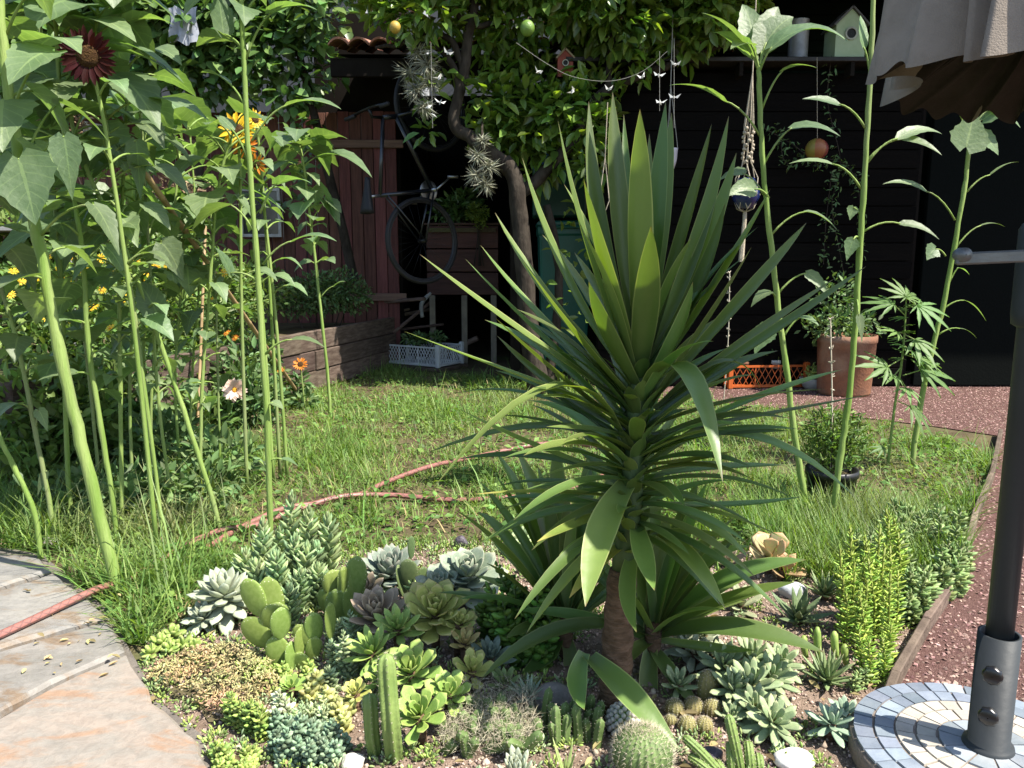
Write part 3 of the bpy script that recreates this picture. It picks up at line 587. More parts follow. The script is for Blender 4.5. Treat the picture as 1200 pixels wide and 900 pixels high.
L5 = sunflower('lone straight sunflower with bare lower stem rising behind the stacked pale sedum', [(317, 642), (314, 520), (307, 400), (300, 290), (292, 190), (285, 60), (283, -30), (284, -110)], 2.75, 13,
  [((295, 165), (340, 122), (400, 128), 34, (0, -.05), None, .1), ((305, 250), (325, 215), (365, 215), 30, (0, -.04)), ((308, 310), (345, 282), (395, 283), 24, (0, -.05)), ((311, 415), (342, 398), (382, 408), 18, (0, 0)), ((288, 70), (318, 15), (372, 12), 36, (0, -.05)), ((287, 60), (262, 40), (255, -10), 30), ((300, 275), (270, 240), (225, 270), 36, (0, .05)), ((296, 200), (270, 150), (250, 135), 26), ((303, 330), (270, 320), (252, 290), 26), ((314, 475), (320, 472), (332, 480), 20), ((316, 540), (330, 538), (350, 547), 16), ((290, 130), (265, 95), (235, 85), 34), ((313, 550), (303, 540), (292, 547), 12), ((285, 20), (312, -10), (345, 5), 40), ((284, 10), (250, -10), (215, 20), 40, (0, -.1))], 4, 1.7, 3, seed=5)
sunflower('slender sunflower stem growing against the raised bed corner', [(67, 652), (60, 600), (40, 500), (20, 400), (0, 335), (-25, 240), (-40, 100)], 2.8, 11, [((42, 500), (45, 480), (56, 506), 16, (0, 0), (.2, -1, .3)), ((15, 390), (40, 375), (66, 375), 26), ((50, 555), (55, 552), (44, 582), 10, (0, 0), (.2, -1, .3))], 8, .5, 3, seed=6)
sunflower('short stretch of sunflower stem leaning out at the paving edge', [(48, 660), (40, 600), (15, 545), (-5, 500), (-40, 400), (-70, 250)], 2.6, 12, [((22, 560), (18, 555), (28, 575), 12)], 4, .9, 3, seed=7)
sunflower('thin sunflower stem among the crowded stems before the marigolds', [(204, 632), (200, 580), (187, 480), (180, 390), (172, 250), (165, 130)], 3.1, 8, [], 10, .5, 3, (.1, .16), seed=8)
sunflower('upright pale sunflower stem standing before the raised bed planks', [(146, 640), (143, 593), (141, 450), (140, 330), (145, 200), (150, 80)], 3.0, 10, [], 12, .5, 3, (.12, .18), seed=9)
sunflower('slim green sunflower bearing the yellow bloom', [(236, 625), (235, 570), (237, 450), (247, 320), (252, 250), (262, 190), (272, 162)], 3.3, 8, [], 15, .4, 3, (.09, .15), seed=10)
L11 = sunflower('distant slim sunflower standing alone on the lawn before the herb planting', [(387, 475), (383, 430), (370, 310), (358, 210), (350, 160)], 5.2, 7, [((360, 230), (375, 215), (393, 260), 20), ((356, 200), (330, 190), (312, 205), 22), ((365, 260), (385, 235), (400, 250), 24), ((352, 170), (335, 160), (318, 165), 22), ((352, 170), (370, 155), (392, 175), 22), ((375, 350), (392, 335), (405, 330), 16)], 16, 1.0, 3, (.14, .22), seed=11)
sunflower('very thin sunflower stem beside the leaning bamboo cane', [(262, 600), (258, 540), (255, 430), (252, 330), (246, 240)], 3.5, 6, [], 10, .4, 3, (.08, .13), seed=12)
sunflower('sunflower behind the thickest stem with broad shaded leaves', [(84, 610), (80, 560), (76, 450), (72, 330), (60, 200), (50, 90), (46, -10)], 3.05, 11, [((60, 220), (40, 160), (90, 150), 60), ((66, 270), (85, 255), (70, 330), 40, (0, 0), (.2, -1, .2))], 12, .6, 3, (.16, .24), seed=13)
sunflower('thin sunflower stem with yellowing lower leaves beside the pink dahlia', [(224, 600), (222, 540), (226, 430), (233, 330), (228, 230), (222, 150)], 3.6, 6, [], 12, .35, 3, (.1, .15), seed=14)
sunflower('tall sunflower with tip under the climber and many heart leaves', [(172, 610), (170, 520), (168, 400), (166, 280), (170, 180), (172, 130)], 3.6, 8, [], 14, .5, 3, (.12, .18), seed=15)
for i_, (pts_, Y_, w_, lab_) in enumerate([
  ([(118, 615), (114, 540), (104, 440), (90, 330), (80, 230)], 3.3, 8, 'thin sunflower stem close behind the two joined slim stems'),
  ([(158, 625), (155, 560), (152, 450), (158, 330), (160, 220)], 3.3, 8, 'thin sunflower stem beside the upright pale stem'),
  ([(180, 620), (178, 560), (178, 450), (196, 330), (205, 240), (210, 180)], 3.4, 7, 'thin curving sunflower stem between the crowded stems'),
  ([(213, 610), (212, 560), (205, 450), (212, 340), (216, 260)], 3.5, 7, 'thin sunflower stem before the tall loose greens')]):
    sunflower(lab_, pts_, Y_, w_, [], 8, .5, 3, (.1, .16), seed=40 + i_)
random.seed(77)
# flower heads (each belongs to its own plant)
def bloom(px, py, Y, r, me, axis, lab, foot, n=24, disc=.42, cat='sunflower', nm='sunflower'):
    c = A(px, py, Y); t = thing(nm, lab, cat, (c.x + foot, Y + .05, 0)); b = MB(); s_ = smooth([Vector((c.x + foot, Y + .05, 0)), Vector((c.x + foot * .7, Y + .05, c.z * .5)), Vector((c.x + foot * .2, Y + .04, c.z * .88)), c], 4)
    b.tube(s_, [.009 - .004 * i / len(s_) for i in range(len(s_))], 7); b.build('stem', SUNSTEM, t, True); flower(t, c, axis, r, me, n, disc)
    for k in range(7):
        p = s_[int(len(s_) * (.4 + .07 * k))]; a = k * 2.4; d = Vector((math.cos(a), math.sin(a), 0)); e = p + d * .07 + Vector((0, 0, .04)); sleaf(t, p, e, e + d * .09 - Vector((0, 0, .05)), .085)
bloom(103, 66, 2.62, .088, PR, (.25, -1, -.15), 'dark maroon sunflower bloom among the tall green stems', .08, 34, .4)
bloom(278, 152, 3.35, .075, PY, (.1, -1, .25), 'bright yellow sunflower bloom beside the straight bare stem', -.06, 24, .35)
bloom(299, 140, 3.6, .05, PY, (.7, -.7, .2), 'small yellow sunflower bloom turned sideways behind the straight stem', .02, 16, .35)
bloom(286, 170, 3.5, .06, PO, (.3, -1, -.1), 'orange sunflower bloom below the yellow bloom', .04, 20, .35)
bloom(300, 192, 3.55, .05, PO, (.5, -.9, -.3), 'rust orange sunflower bloom facing down beside the straight stem', .06, 16, .35)

# right hand sunflowers, traced
sunflower('tall sunflower with bright leaf crown rising behind the yucca beside macrame hanger', [(947, 603), (938, 555), (930, 500), (921, 430), (912, 360), (902, 270), (893, 180), (890, 100), (889, 78)], 3.1, 11,
  [((891, 160), (848, 118), (784, 100), 30, (-.03, -.06), (.1, -.2, 1), .1), ((892, 130), (917, 83), (958, 80), 20, (-.03, -.1)), ((894, 195), (928, 150), (985, 160), 26, (0, -.05), (0, -.5, 1), .12), ((901, 232), (884, 222), (852, 230), 24, (-.06, -.1), (0, -1, .4)), ((895, 228), (870, 203), (842, 212), 28, (.05, .1), (0, -.6, 1)), ((904, 275), (945, 248), (983, 272), 20, (0, -.03)), ((911, 345), (945, 320), (972, 350), 16, (0, -.05), (0, -.9, .5)), ((910, 350), (902, 342), (880, 360), 20, (-.03, -.05)), ((916, 390), (902, 384), (884, 416), 26, (-.05, -.05), (0, -1, .2)), ((918, 395), (938, 372), (960, 382), 16, (0, -.05)),
   ((889, 84), (878, 60), (822, 15), 44, (-.02, -.1), (-.2, -.5, 1), .1), ((889, 84), (880, 65), (836, 38), 34, (.02, -.02)), ((890, 84), (905, 55), (995, 50), 46, (-.02, -.1), (.2, -.5, 1), .22), ((890, 82), (893, 60), (912, 8), 34, (.02, .1), (0, -1, .3)), ((889, 82), (886, 60), (870, 5), 34, (.04, .12), (0, -1, .3)), ((890, 82), (898, 50), (930, 20), 36, (.03, .06), (0, -.8, .6)), ((889, 82), (880, 52), (856, 58), 24, (-.04, -.12), (0, -.6, 1))], 0, group='sunflowers behind the yucca', seed=21)
sunflower('sunflower rising straight up behind the closed umbrella canopy', [(975, 607), (984, 540), (993, 480), (1001, 400), (1007, 300), (1012, 220), (1018, 130), (1022, 40), (1024, -60)], 2.95, 11,
  [((1014, 150), (983, 122), (940, 116), 14, (-.02, -.04), (0, -.7, .7), .06), ((1009, 221), (975, 192), (924, 192), 12, (-.02, -.03), (0, -.5, .9), .08), ((1017, 190), (1052, 162), (1104, 157), 16, (0, .05), (0, -.7, .7)), ((1016, 188), (1058, 163), (1104, 182), 16, (.02, -.05), (0, -.6, .8), .1), ((1011, 272), (1055, 262), (1101, 281), 12, (0, -.03), (0, -.7, .7)), ((1005, 278), (1000, 281), (992, 306), 18, (-.04, -.04), (0, -1, .2)), ((1004, 350), (1006, 370), (1010, 402), 14, (-.05, -.06), (.5, -1, 0)), ((1020, 90), (1012, 55), (1008, 18), 16, (0, .05), (.6, -1, .4)), ((1010, 255), (1000, 243), (996, 258), 14, (0, 0), (0, -1, .2))], 0, group='sunflowers behind the yucca', seed=22)
sunflower('sunflower beside the umbrella pole with one broad pale heart leaf on top', [(1070, 522), (1080, 470), (1092, 410), (1105, 360), (1118, 290), (1130, 220), (1136, 175), (1141, 150)], 3.9, 9,
  [((1136, 175), (1132, 172), (1142, 130), 46, (-.12, -.1), (.1, -1, .4), -.05), ((1133, 170), (1125, 135), (1108, 128), 34, (-.04, -.1), (-.2, -.8, .8)), ((1140, 150), (1152, 140), (1190, 125), 30, (0, -.05), (0, -.6, .8)), ((1138, 175), (1150, 160), (1170, 182), 30, (0, 0), (0, -.7, .6)), ((1137, 155), (1120, 112), (1078, 108), 24, (.1, .1), (0, -.7, .7)), ((1140, 150), (1160, 128), (1196, 150), 26, (0, 0), (0, -.6, .8)), ((1133, 225), (1160, 205), (1195, 190), 6, (0, 0)), ((1119, 258), (1085, 224), (1034, 216), 12, (-.02, -.03), (0, -.6, .8)), ((1119, 292), (1150, 264), (1178, 266), 6), ((1108, 300), (1096, 292), (1086, 305), 20, (-.04, -.06), (0, -1, .3)), ((1106, 362), (1130, 352), (1156, 377), 7, (0, 0)), ((1100, 392), (1125, 385), (1145, 397), 5, (0, 0)), ((1113, 330), (1123, 314), (1136, 322), 8)], 0, group='sunflowers behind the yucca', seed=23)
random.seed(5)

# ================================================================== YUCCA
YD = 1.70
yc = thing('yucca_plant', 'large spiky yucca with sword leaves and ringed brown trunk in succulent bed', 'yucca', G(720, 838))
tk = smooth([G(720, 842), A(722, 790, 1.67), A(727, 700, 1.69), A(738, 600, 1.7), A(746, 500, 1.7), A(749, 420, 1.71)], 6)
b = MB(); tr = []
for i in range(len(tk)): f = i / (len(tk) - 1); tr.append((.040 - .016 * f) * (1.08 if i % 2 else .95))
ks = int(len(tk) * .46); b.tube(tk[:ks + 1], tr[:ks + 1], 14); b.build('trunk', YTRUNK, yc, True); b = MB(); b.tube(tk[ks:], [max(.012, r_ * .85) for r_ in tr[ks:]], 14); b.build('leaf_bases', mat('yucca_sheath', (.05, .085, .025), (.075, .11, .035), 30, .6), yc, True)
YPROF = [(0, .62), (.12, .72), (.35, .96), (.5, 1.), (.65, .9), (.8, .62), (.92, .3), (1, .01)]
def yleaf(parent, a, m, c, w, up=None, old=False, fold=.16, n=11, name='leaf'):
    a, m, c = Vector(a), Vector(m), Vector(c); d = (c - a).normalized(); u = Vector(up) if up is not None else Vector((0, 0, 1)) - d * d.z + Vector((0, -.12, .0)); b = MB()
    ctr = bez(a, m, c, n); rows = []; uv = []
    tw = rv(-.25, .25)
    for i, p in enumerate(ctr):
        t = i / (n - 1); tan = (ctr[min(i + 1, n - 1)] - ctr[max(i - 1, 0)]).normalized(); s = tan.cross(u); s = s.normalized() if s.length > 1e-4 else tan.orthogonal().normalized(); nn = s.cross(tan)
        s2 = s * math.cos(tw * t) + nn * math.sin(tw * t); nn = s2.cross(tan); hw = w / 2 * interp(YPROF, t); fo = fold * (1.3 - t)
        rows.append([p - s2 * hw + nn * hw * fo * 2, p - s2 * hw * .55 + nn * hw * fo * .6, p - nn * hw * .05, p + s2 * hw * .55 + nn * hw * fo * .6, p + s2 * hw + nn * hw * fo * 2])
        uv += [(0, t), (.25, t), (.5, t), (.75, t), (1, t)]
    b.grid(rows, False, uv); o = b.build(name, YUCCAOLD if old else YUCCA, parent, True); return o
YL = [  # start, mid, tip, width px, tip depth shift
 (735, 440, 665, 330, 612, 185, 28, .05), (738, 430, 690, 300, 654, 142, 32, -.02), (742, 420, 703, 270, 690, 119, 26, .12), (744, 440, 712, 330, 684, 210, 36, -.15), (746, 400, 726, 250, 718, 108, 30, .08), (748, 400, 738, 270, 731, 134, 18, .2), (746, 425, 748, 270, 750, 128, 42, -.08), (752, 400, 758, 280, 761, 157, 22, .15), (752, 405, 768, 260, 780, 119, 30, .05), (755, 405, 775, 260, 787, 132, 26, .15), (758, 425, 803, 270, 834, 145, 38, -.02), (758, 420, 815, 290, 854, 136, 24, .15), (760, 440, 820, 310, 863, 179, 32, .1), (760, 450, 815, 345, 850, 238, 34, 0), (760, 455, 845, 325, 903, 221, 32, -.05), (765, 470, 830, 375, 881, 289, 36, -.12), (765, 470, 870, 350, 945, 261, 24, .12), (768, 480, 890, 400, 1015, 312, 26, .05), (768, 480, 880, 395, 977, 327, 20, .15), (747, 445, 757, 360, 763, 265, 38, -.22),
 (735, 460, 650, 360, 580, 249, 24, .1), (732, 470, 640, 380, 563, 287, 24, .15), (735, 475, 615, 392, 492, 298, 26, 0), (733, 480, 640, 400, 545, 303, 24, .1), (738, 465, 680, 400, 610, 302, 32, -.12), (735, 490, 612, 442, 473, 388, 26, -.05), (735, 500, 668, 452, 581, 373, 30, -.12), (735, 505, 660, 462, 582, 393, 24, .12), (735, 518, 620, 462, 515, 466, 19, .15), (735, 535, 655, 452, 507, 573, 30, -.2), (735, 540, 640, 500, 497, 532, 24, .1), (735, 560, 640, 528, 540, 480, 20, -.05), (735, 585, 650, 577, 557, 579, 19, -.2), (740, 563, 706, 620, 686, 711, 46, -.3), (745, 612, 753, 648, 767, 692, 32, -.25), (725, 600, 680, 612, 629, 635, 22, -.2), (730, 640, 700, 662, 667, 701, 26, -.2),
 (750, 470, 800, 432, 847, 565, 42, -.33), (770, 480, 848, 424, 893, 460, 22, 0), (765, 500, 860, 470, 967, 456, 24, -.1), (765, 510, 900, 486, 1027, 461, 19, .1), (765, 520, 890, 465, 987, 433, 18, .12), (765, 530, 880, 512, 1003, 583, 34, -.15), (762, 520, 850, 508, 925, 505, 22, -.1), (762, 545, 810, 540, 862, 528, 22, -.15), (762, 560, 840, 548, 920, 545, 20, .1), (762, 590, 850, 592, 940, 582, 18, .1), (768, 590, 830, 615, 877, 654, 28, -.1), (760, 570, 782, 570, 803, 594, 18, -.15), (768, 625, 806, 652, 850, 713, 34, -.2), (750, 480, 790, 420, 836, 400, 30, -.2), (748, 500, 700, 440, 650, 410, 26, -.05), (750, 500, 820, 455, 880, 420, 24, .1), (746, 640, 735, 690, 746, 741, 26, -.22), (748, 460, 715, 400, 690, 330, 34, -.15), (755, 460, 790, 400, 812, 330, 34, -.12), (750, 520, 700, 505, 640, 500, 24, -.1), (750, 560, 700, 545, 630, 560, 22, -.1)]
OLD = {32, 36, 35, 44}
for i, (ax, ay, mx, my, cx, cy, w, dz) in enumerate(YL):
    a = A(ax, ay, YD); c = A(cx, cy, YD + dz); m = A(mx, my, YD + dz * .45)
    d0 = (a - A(748, ay, YD)); yleaf(yc, a, m, c, w * .84 * mpp(YD + dz * .5), None, i in OLD)
for k in range(30):                                   # the rest of the crown, mostly away from the camera and in its heart
    f = k / 30; a = k * 2.39996 + .5; el = R(78 - 92 * f + rv(-8, 8)); d = Vector((math.cos(a) * math.cos(el), math.sin(a) * math.cos(el), math.sin(el)))
    if d.y < -.35 and f > .2: d.y *= -.6; d.normalize()
    y0 = 420 + 200 * f; s_ = A(748 - 10 * f, y0, YD + .0) + Vector((d.x, d.y, 0)) * .012; L = rv(.34, .5) * (1 - .25 * abs(f - .35)); tip = s_ + d * L - Vector((0, 0, L * .2 * f)); yleaf(yc, s_, (s_ + tip) / 2 + Vector((0, 0, L * .08)), tip, rv(.028, .042))
for k in range(36):                                   # narrow young leaves and leaf bases round the stem
    f = k / 36; a = k * 2.39996; y0 = 425 + 205 * f; el = R(rv(38, 60) - 40 * f); d = Vector((math.cos(a) * math.cos(el), math.sin(a) * math.cos(el), math.sin(el)))
    s_ = A(748 - 9 * f, y0 + 8, YD) + Vector((d.x, d.y, 0)) * .02; L = (rv(.06, .12) if f < .4 else rv(.13, .26)) if d.y < 0 else rv(.25, .4); tip = s_ + d * L - Vector((0, 0, L * .25 * f)); yleaf(yc, s_ - d * .02, (s_ + tip) / 2 + Vector((0, 0, L * .06)), tip, rv(.024, .036))
for k in range(60):                                   # short sheaths clasping the stem
    f = k / 60; a = k * 2.39996; y0 = 470 + 190 * f; el = R(62 - 18 * f + rv(-6, 6)); d = Vector((math.cos(a) * math.cos(el), math.sin(a) * math.cos(el), math.sin(el)))
    s_ = A(747 - 12 * f, y0, YD) + Vector((math.cos(a), math.sin(a), 0)) * .012; L = rv(.05, .10); tip = s_ + d * L; yleaf(yc, s_, (s_ + tip) / 2 + Vector((0, 0, L * .05)), tip, rv(.03, .04), name='leaf')
for k in range(22):                                   # leaves leaning towards the path side and the front
    f = .35 + .65 * k / 22; a = -PI / 2 + (1 if k % 2 else -1) * rv(.5, 1.4); y0 = 440 + 190 * f; el = R(58 - 75 * f + rv(-8, 8)); d = Vector((math.cos(a) * math.cos(el), math.sin(a) * math.cos(el) * .6, math.sin(el))).normalized()
    s_ = A(748 - 9 * f, y0, YD) + Vector((d.x, d.y, 0)) * .02; L = rv(.2, .36); tip = s_ + d * L - Vector((0, 0, L * .3 * f)); yleaf(yc, s_ - d * .015, (s_ + tip) / 2 + Vector((0, 0, L * .10)), tip, rv(.028, .042))
def shoot(base, axisY, lab, leaves, nfill, seed):
    random.seed(seed); b = MB(); p0 = base; t = yc
    b.tube(smooth([p0, p0 + Vector((0, 0, .06)), p0 + Vector((0, 0, .14))], 4), .022, 10); b.build('shoot_stem', YTRUNK, t, True); h = p0 + Vector((0, 0, .13))
    for (ax, ay, mx, my, cx, cy, w, dz) in leaves: yleaf(t, A(ax, ay, h.y), A(mx, my, h.y + dz * .45), A(cx, cy, h.y + dz), w * mpp(h.y + dz * .5))
    for k in range(nfill):
        f = k / nfill; a = k * 2.39996; el = R(80 - 70 * f + rv(-6, 6)); d = Vector((math.cos(a) * math.cos(el), abs(math.sin(a)) * math.cos(el) * .8, math.sin(el))); L = rv(.3, .46); s_ = h - Vector((0, 0, .06 * f)); tip = s_ + d * L - Vector((0, 0, L * .3 * f * f)); yleaf(t, s_, (s_ + tip) / 2 + Vector((0, 0, L * .06)), tip, rv(.036, .05))
g = G(662, 770); shoot(g, 0, '', [(660, 735, 622, 610, 580, 528, 28, .08), (662, 735, 640, 615, 605, 526, 30, .12), (664, 735, 655, 610, 652, 515, 28, .1), (666, 735, 682, 620, 690, 530, 28, .1), (668, 735, 700, 630, 718, 545, 26, .05), (656, 735, 598, 655, 533, 597, 34, -.05), (656, 738, 600, 706, 537, 702, 22, -.12), (658, 745, 628, 735, 593, 748, 24, -.15), (660, 738, 650, 640, 630, 545, 26, .05), (660, 740, 600, 640, 560, 600, 20, .12), (655, 745, 640, 770, 610, 790, 26, -.12), (670, 745, 690, 700, 715, 660, 26, -.1), (668, 745, 700, 725, 735, 730, 22, -.15), (658, 740, 610, 690, 570, 660, 26, -.1), (662, 745, 670, 790, 655, 835, 22, -.15)], 22, 31)
g = G(764, 788); shoot(g, 0, '', [(765, 745, 850, 680, 945, 656, 34, -.05), (765, 745, 850, 705, 932, 682, 28, -.1), (765, 748, 862, 738, 967, 765, 42, -.15), (765, 742, 800, 670, 860, 607, 30, .08), (765, 742, 790, 650, 818, 562, 32, .12), (765, 760, 786, 790, 830, 845, 24, -.2), (765, 745, 660, 738, 563, 797, 34, -.2), (765, 750, 830, 760, 885, 762, 22, -.1), (762, 742, 775, 660, 782, 600, 28, .05), (768, 742, 820, 665, 880, 640, 26, .05), (765, 748, 800, 720, 850, 715, 26, -.15), (765, 748, 740, 700, 715, 665, 26, -.1), (765, 750, 735, 770, 705, 800, 24, -.15), (765, 750, 760, 800, 770, 845, 24, -.15), (765, 745, 745, 665, 735, 610, 24, .05)], 20, 32)
yleaf(yc, A(690, 770, 1.66), A(735, 812, 1.55), A(796, 878, 1.45), 38 * mpp(1.55)); yleaf(yc, A(685, 765, 1.66), A(676, 800, 1.6), A(685, 832, 1.52), 26 * mpp(1.6))
random.seed(9)

# ================================================================== GARDEN HOSE
hp = [G(*p, .047) for p in [(-160, 812), (-60, 770), (0, 744), (45, 723)]] + [G(*p, .05) for p in [(80, 706), (115, 690)]] + [G(*p, .03) for p in [(150, 676), (188, 655), (222, 640), (262, 622), (300, 612), (345, 598), (400, 585), (460, 580), (530, 583), (595, 584), (655, 578), (706, 556), (716, 536), (690, 524), (640, 521), (590, 526), (550, 536), (505, 549), (455, 564), (420, 577), (375, 590), (330, 600), (280, 618), (240, 640)]]
for i, p in enumerate(hp):
    if i > 5: p.z = .03 + .012 * math.sin(i * 1.7)
def stripe_mat():
    m = bpy.data.materials.new('pink_braided_hose'); m.use_nodes = True; nt = m.node_tree; P = nt.nodes['Principled BSDF']; uvn = nd(nt, 'ShaderNodeUVMap'); sp = nd(nt, 'ShaderNodeSeparateXYZ'); nt.links.new(uvn.outputs[0], sp.inputs[0])
    w = mth(nt, 'FRACT', mth(nt, 'ADD', mth(nt, 'MULTIPLY', sp.outputs[1], 1.0), mth(nt, 'MULTIPLY', sp.outputs[0], 3.0)))
    w2 = mth(nt, 'FRACT', mth(nt, 'SUBTRACT', mth(nt, 'MULTIPLY', sp.outputs[1], 1.0), mth(nt, 'MULTIPLY', sp.outputs[0], 3.0)))
    k = mth(nt, 'MAXIMUM', mth(nt, 'LESS_THAN', w, .2), mth(nt, 'LESS_THAN', w2, .2)); nt.links.new(mix(nt, mth(nt, 'MULTIPLY', k, .6), (.27, .115, .095), (.12, .07, .065)), P.inputs['Base Color']); P.inputs['Roughness'].default_value = .4; return m
def hose():
    pts = smooth(hp, 6); n = 10; rows = []; uv = []; L = 0
    for i, p in enumerate(pts):
        t = (pts[min(i + 1, len(pts) - 1)] - pts[max(i - 1, 0)]).normalized(); s_ = t.cross(Vector((0, 0, 1))).normalized(); u = s_.cross(t)
        if i: L += (p - pts[i - 1]).length
        rows.append([p + (s_ * math.cos(2 * PI * k / n) + u * math.sin(2 * PI * k / n)) * .0115 for k in range(n + 1)]); uv += [(k / n, L / .03) for k in range(n + 1)]
    b = MB(); b.grid(rows, False, uv); return tag(b.build('garden_hose', stripe_mat(), None, True), 'pink braided garden hose looping across paving and lawn', 'hose')
hose()

# ================================================================== SUCCULENTS
PROF = {'spat': [(0, .32), (.3, .5), (.6, .88), (.78, 1), (.9, .82), (.97, .4), (1, .05)], 'ech': [(0, .5), (.3, .78), (.6, 1), (.8, .82), (.92, .45), (1, .03)],
        'oval': [(0, .35), (.2, .8), (.5, 1), (.8, .85), (.95, .45), (1, .05)], 'aloe': [(0, .9), (.15, 1), (.5, .78), (.8, .42), (1, .03)], 'finger': [(0, .6), (.2, .9), (.5, 1), (.8, .95), (.94, .6), (1, .08)]}
def fat(name, m, prof='ech', w=.5, th=.16, curl=.18, n=7, k=8, cup=.25):
    b = MB(); rows = []; uv = []
    for i in range(n):
        t = i / (n - 1); t = t ** .9; ww = w / 2 * interp(PROF[prof], t); tt = th / 2 * interp(PROF[prof], t) ** .8; z = curl * t * t
        r = []
        for j in range(k):
            a = 2 * PI * j / k; cx, cz = math.cos(a), math.sin(a); r.append((ww * cx, t, z + tt * cz * (1. if cz < 0 else .55) + cup * ww * cx * cx * .6)); uv.append((.5 + .5 * cx, t))
        rows.append(r)
    b.grid(rows, True, uv); b.f.append(tuple(range(len(b.v) - k, len(b.v)))); b.mi.append(0); b.f.append(tuple(range(k))[::-1]); b.mi.append(0)
    return b.mesh(name, m, True)
def lt(c, k=1.36): return (min(.62, c[0] * k * 1.04), min(.62, c[1] * k), min(.55, c[2] * k * .8)) if c else None
def succ(name, c1, c2, tip=None, edge=None, base=None, rnd=.2, rough=.5, trans=.12, sc=14): return mat(name, lt(c1), lt(c2), sc, rough, .12, 60, .35, trans, (1.2, 1.3, .7), rnd, tip=lt(tip), edge=lt(edge), base=lt(base))
S_AEO = succ('aeonium_green', (.17, .27, .075), (.22, .32, .10), edge=(.25, .3, .1), tip=(.24, .3, .11))
S_AEY = succ('aeonium_yellow', (.26, .30, .09), (.33, .35, .13), tip=(.36, .33, .16), edge=(.3, .26, .12))
S_BLU = succ('echeveria_blue', (.18, .235, .215), (.23, .29, .265), tip=(.26, .27, .25), edge=(.28, .30, .27))
S_BLD = succ('echeveria_slate', (.135, .175, .17), (.175, .215, .215), tip=(.2, .2, .205))
S_PUR = succ('echeveria_mauve', (.2, .165, .14), (.25, .21, .18), tip=(.28, .225, .2), edge=(.3, .26, .23))
S_PAL = succ('graptopetalum_pale', (.17, .235, .15), (.22, .285, .185), tip=(.26, .28, .19), base=(.26, .27, .15))
S_WHI = succ('dudleya_chalk', (.25, .29, .25), (.31, .345, .31), tip=(.24, .285, .28), base=(.2, .23, .11))
S_SED = succ('stacked_sedum', (.2, .3, .22), (.27, .37, .27), tip=(.3, .36, .2), base=(.33, .37, .16))
S_SEB = succ('blue_sedum', (.17, .25, .21), (.22, .30, .26), tip=(.27, .32, .26))
S_SEG = succ('green_sedum', (.17, .25, .07), (.22, .3, .1), tip=(.28, .3, .14))
S_SEY = succ('yellow_sedum', (.33, .33, .13), (.3, .34, .16), tip=(.4, .34, .18))
S_JAD = succ('dark_jade', (.055, .12, .025), (.085, .16, .035), edge=(.1, .16, .05))
S_HAW = succ('gasteria_dark', (.085, .13, .075), (.12, .17, .1), edge=(.24, .28, .2), rough=.5)
S_ALO = succ('small_aloe', (.13, .19, .1), (.17, .23, .13), tip=(.22, .22, .13))
S_KAL = succ('kalanchoe_paddle', (.25, .3, .19), (.36, .27, .19), edge=(.45, .24, .15), tip=(.42, .27, .18))
GA = 2.399963
def head(parent, c, axis, r, n, me, e_in=82, e_out=8, s_in=.42, wob=5, a0=0., stem=0., smat=None, power=.8, nm='leaf'):
    c = Vector(c); axis = Vector(axis).normalized(); e1 = axis.orthogonal().normalized(); e2 = axis.cross(e1)
    for k in range(n):
        f = (k + .5) / n; a = a0 + k * GA; el = R(e_in + (e_out - e_in) * f ** power + rv(-wob, wob)); d = (e1 * math.cos(a) + e2 * math.sin(a)) * math.cos(el) + axis * math.sin(el)
        L = r * (s_in + (1 - s_in) * f ** .7) * rv(.93, 1.06); p = c - axis * (r * .28 * f) + (e1 * math.cos(a) + e2 * math.sin(a)) * r * .05
        inst(nm, me, parent, place(p, d, axis + (e1 * math.cos(a) + e2 * math.sin(a)) * -.2, (L, L, L)))
    if stem:
        b = MB(); b.tube([c - axis * r * .05, c - axis * r * .3 - Vector((0, 0, stem * .4)), c - axis * r * .3 - Vector((0, 0, stem))], .012, 7); b.build('stem', smat or YTRUNK, parent, True)
M_AEO = fat('leaf', S_AEO, 'spat', .46, .075, .10, cup=.35); M_AEY = fat('leaf', S_AEY, 'spat', .46, .08, .12, cup=.35); M_BLU = fat('leaf', S_BLU, 'ech', .6, .13, .22, cup=.4); M_BLD = fat('leaf', S_BLD, 'ech', .42, .16, .2, cup=.3)
M_PUR = fat('leaf', S_PUR, 'ech', .5, .13, .25, cup=.35); M_PAL = fat('leaf', S_PAL, 'finger', .3, .16, .12, cup=.15); M_WHI = fat('leaf', S_WHI, 'ech', .42, .2, .15, cup=.2); M_HAW = fat('leaf', S_HAW, 'aloe', .3, .12, .15, cup=.3)
M_ALO = fat('leaf', S_ALO, 'aloe', .2, .12, .1, cup=.2, k=6); M_KAL = fat('leaf', S_KAL, 'spat', .75, .08, .05, cup=.1); M_JAD = fat('leaf', S_JAD, 'oval', .5, .16, .1, k=6, n=6); M_SEG = fat('leaf', S_SEG, 'oval', .5, .4, .12, k=6, n=6)
def gz(px, py): return G(px, py)
def rosette(name, lab, cat, px, py, rpx, n, me, up=.05, tilt=(0, -.35, 1), **kw):
    """a single rosette whose centre shows at that pixel, standing up metres over the soil"""
    c = G(px, py, up); r = 1.25 * rpx * c.y / FPX; t = thing(name, lab, cat, (c.x, c.y, 0)); st = kw.pop('stem', max(.02, up - .0)); head(t, c, tilt, r, n, me, stem=st, a0=rv(0, 6), **kw); return t
rosette('aeonium_plant', 'bright green aeonium rosette beside the tall ribbed column cactus', 'succulent', 480, 786, 37, 26, M_AEO, .10, (-.1, -.5, 1))
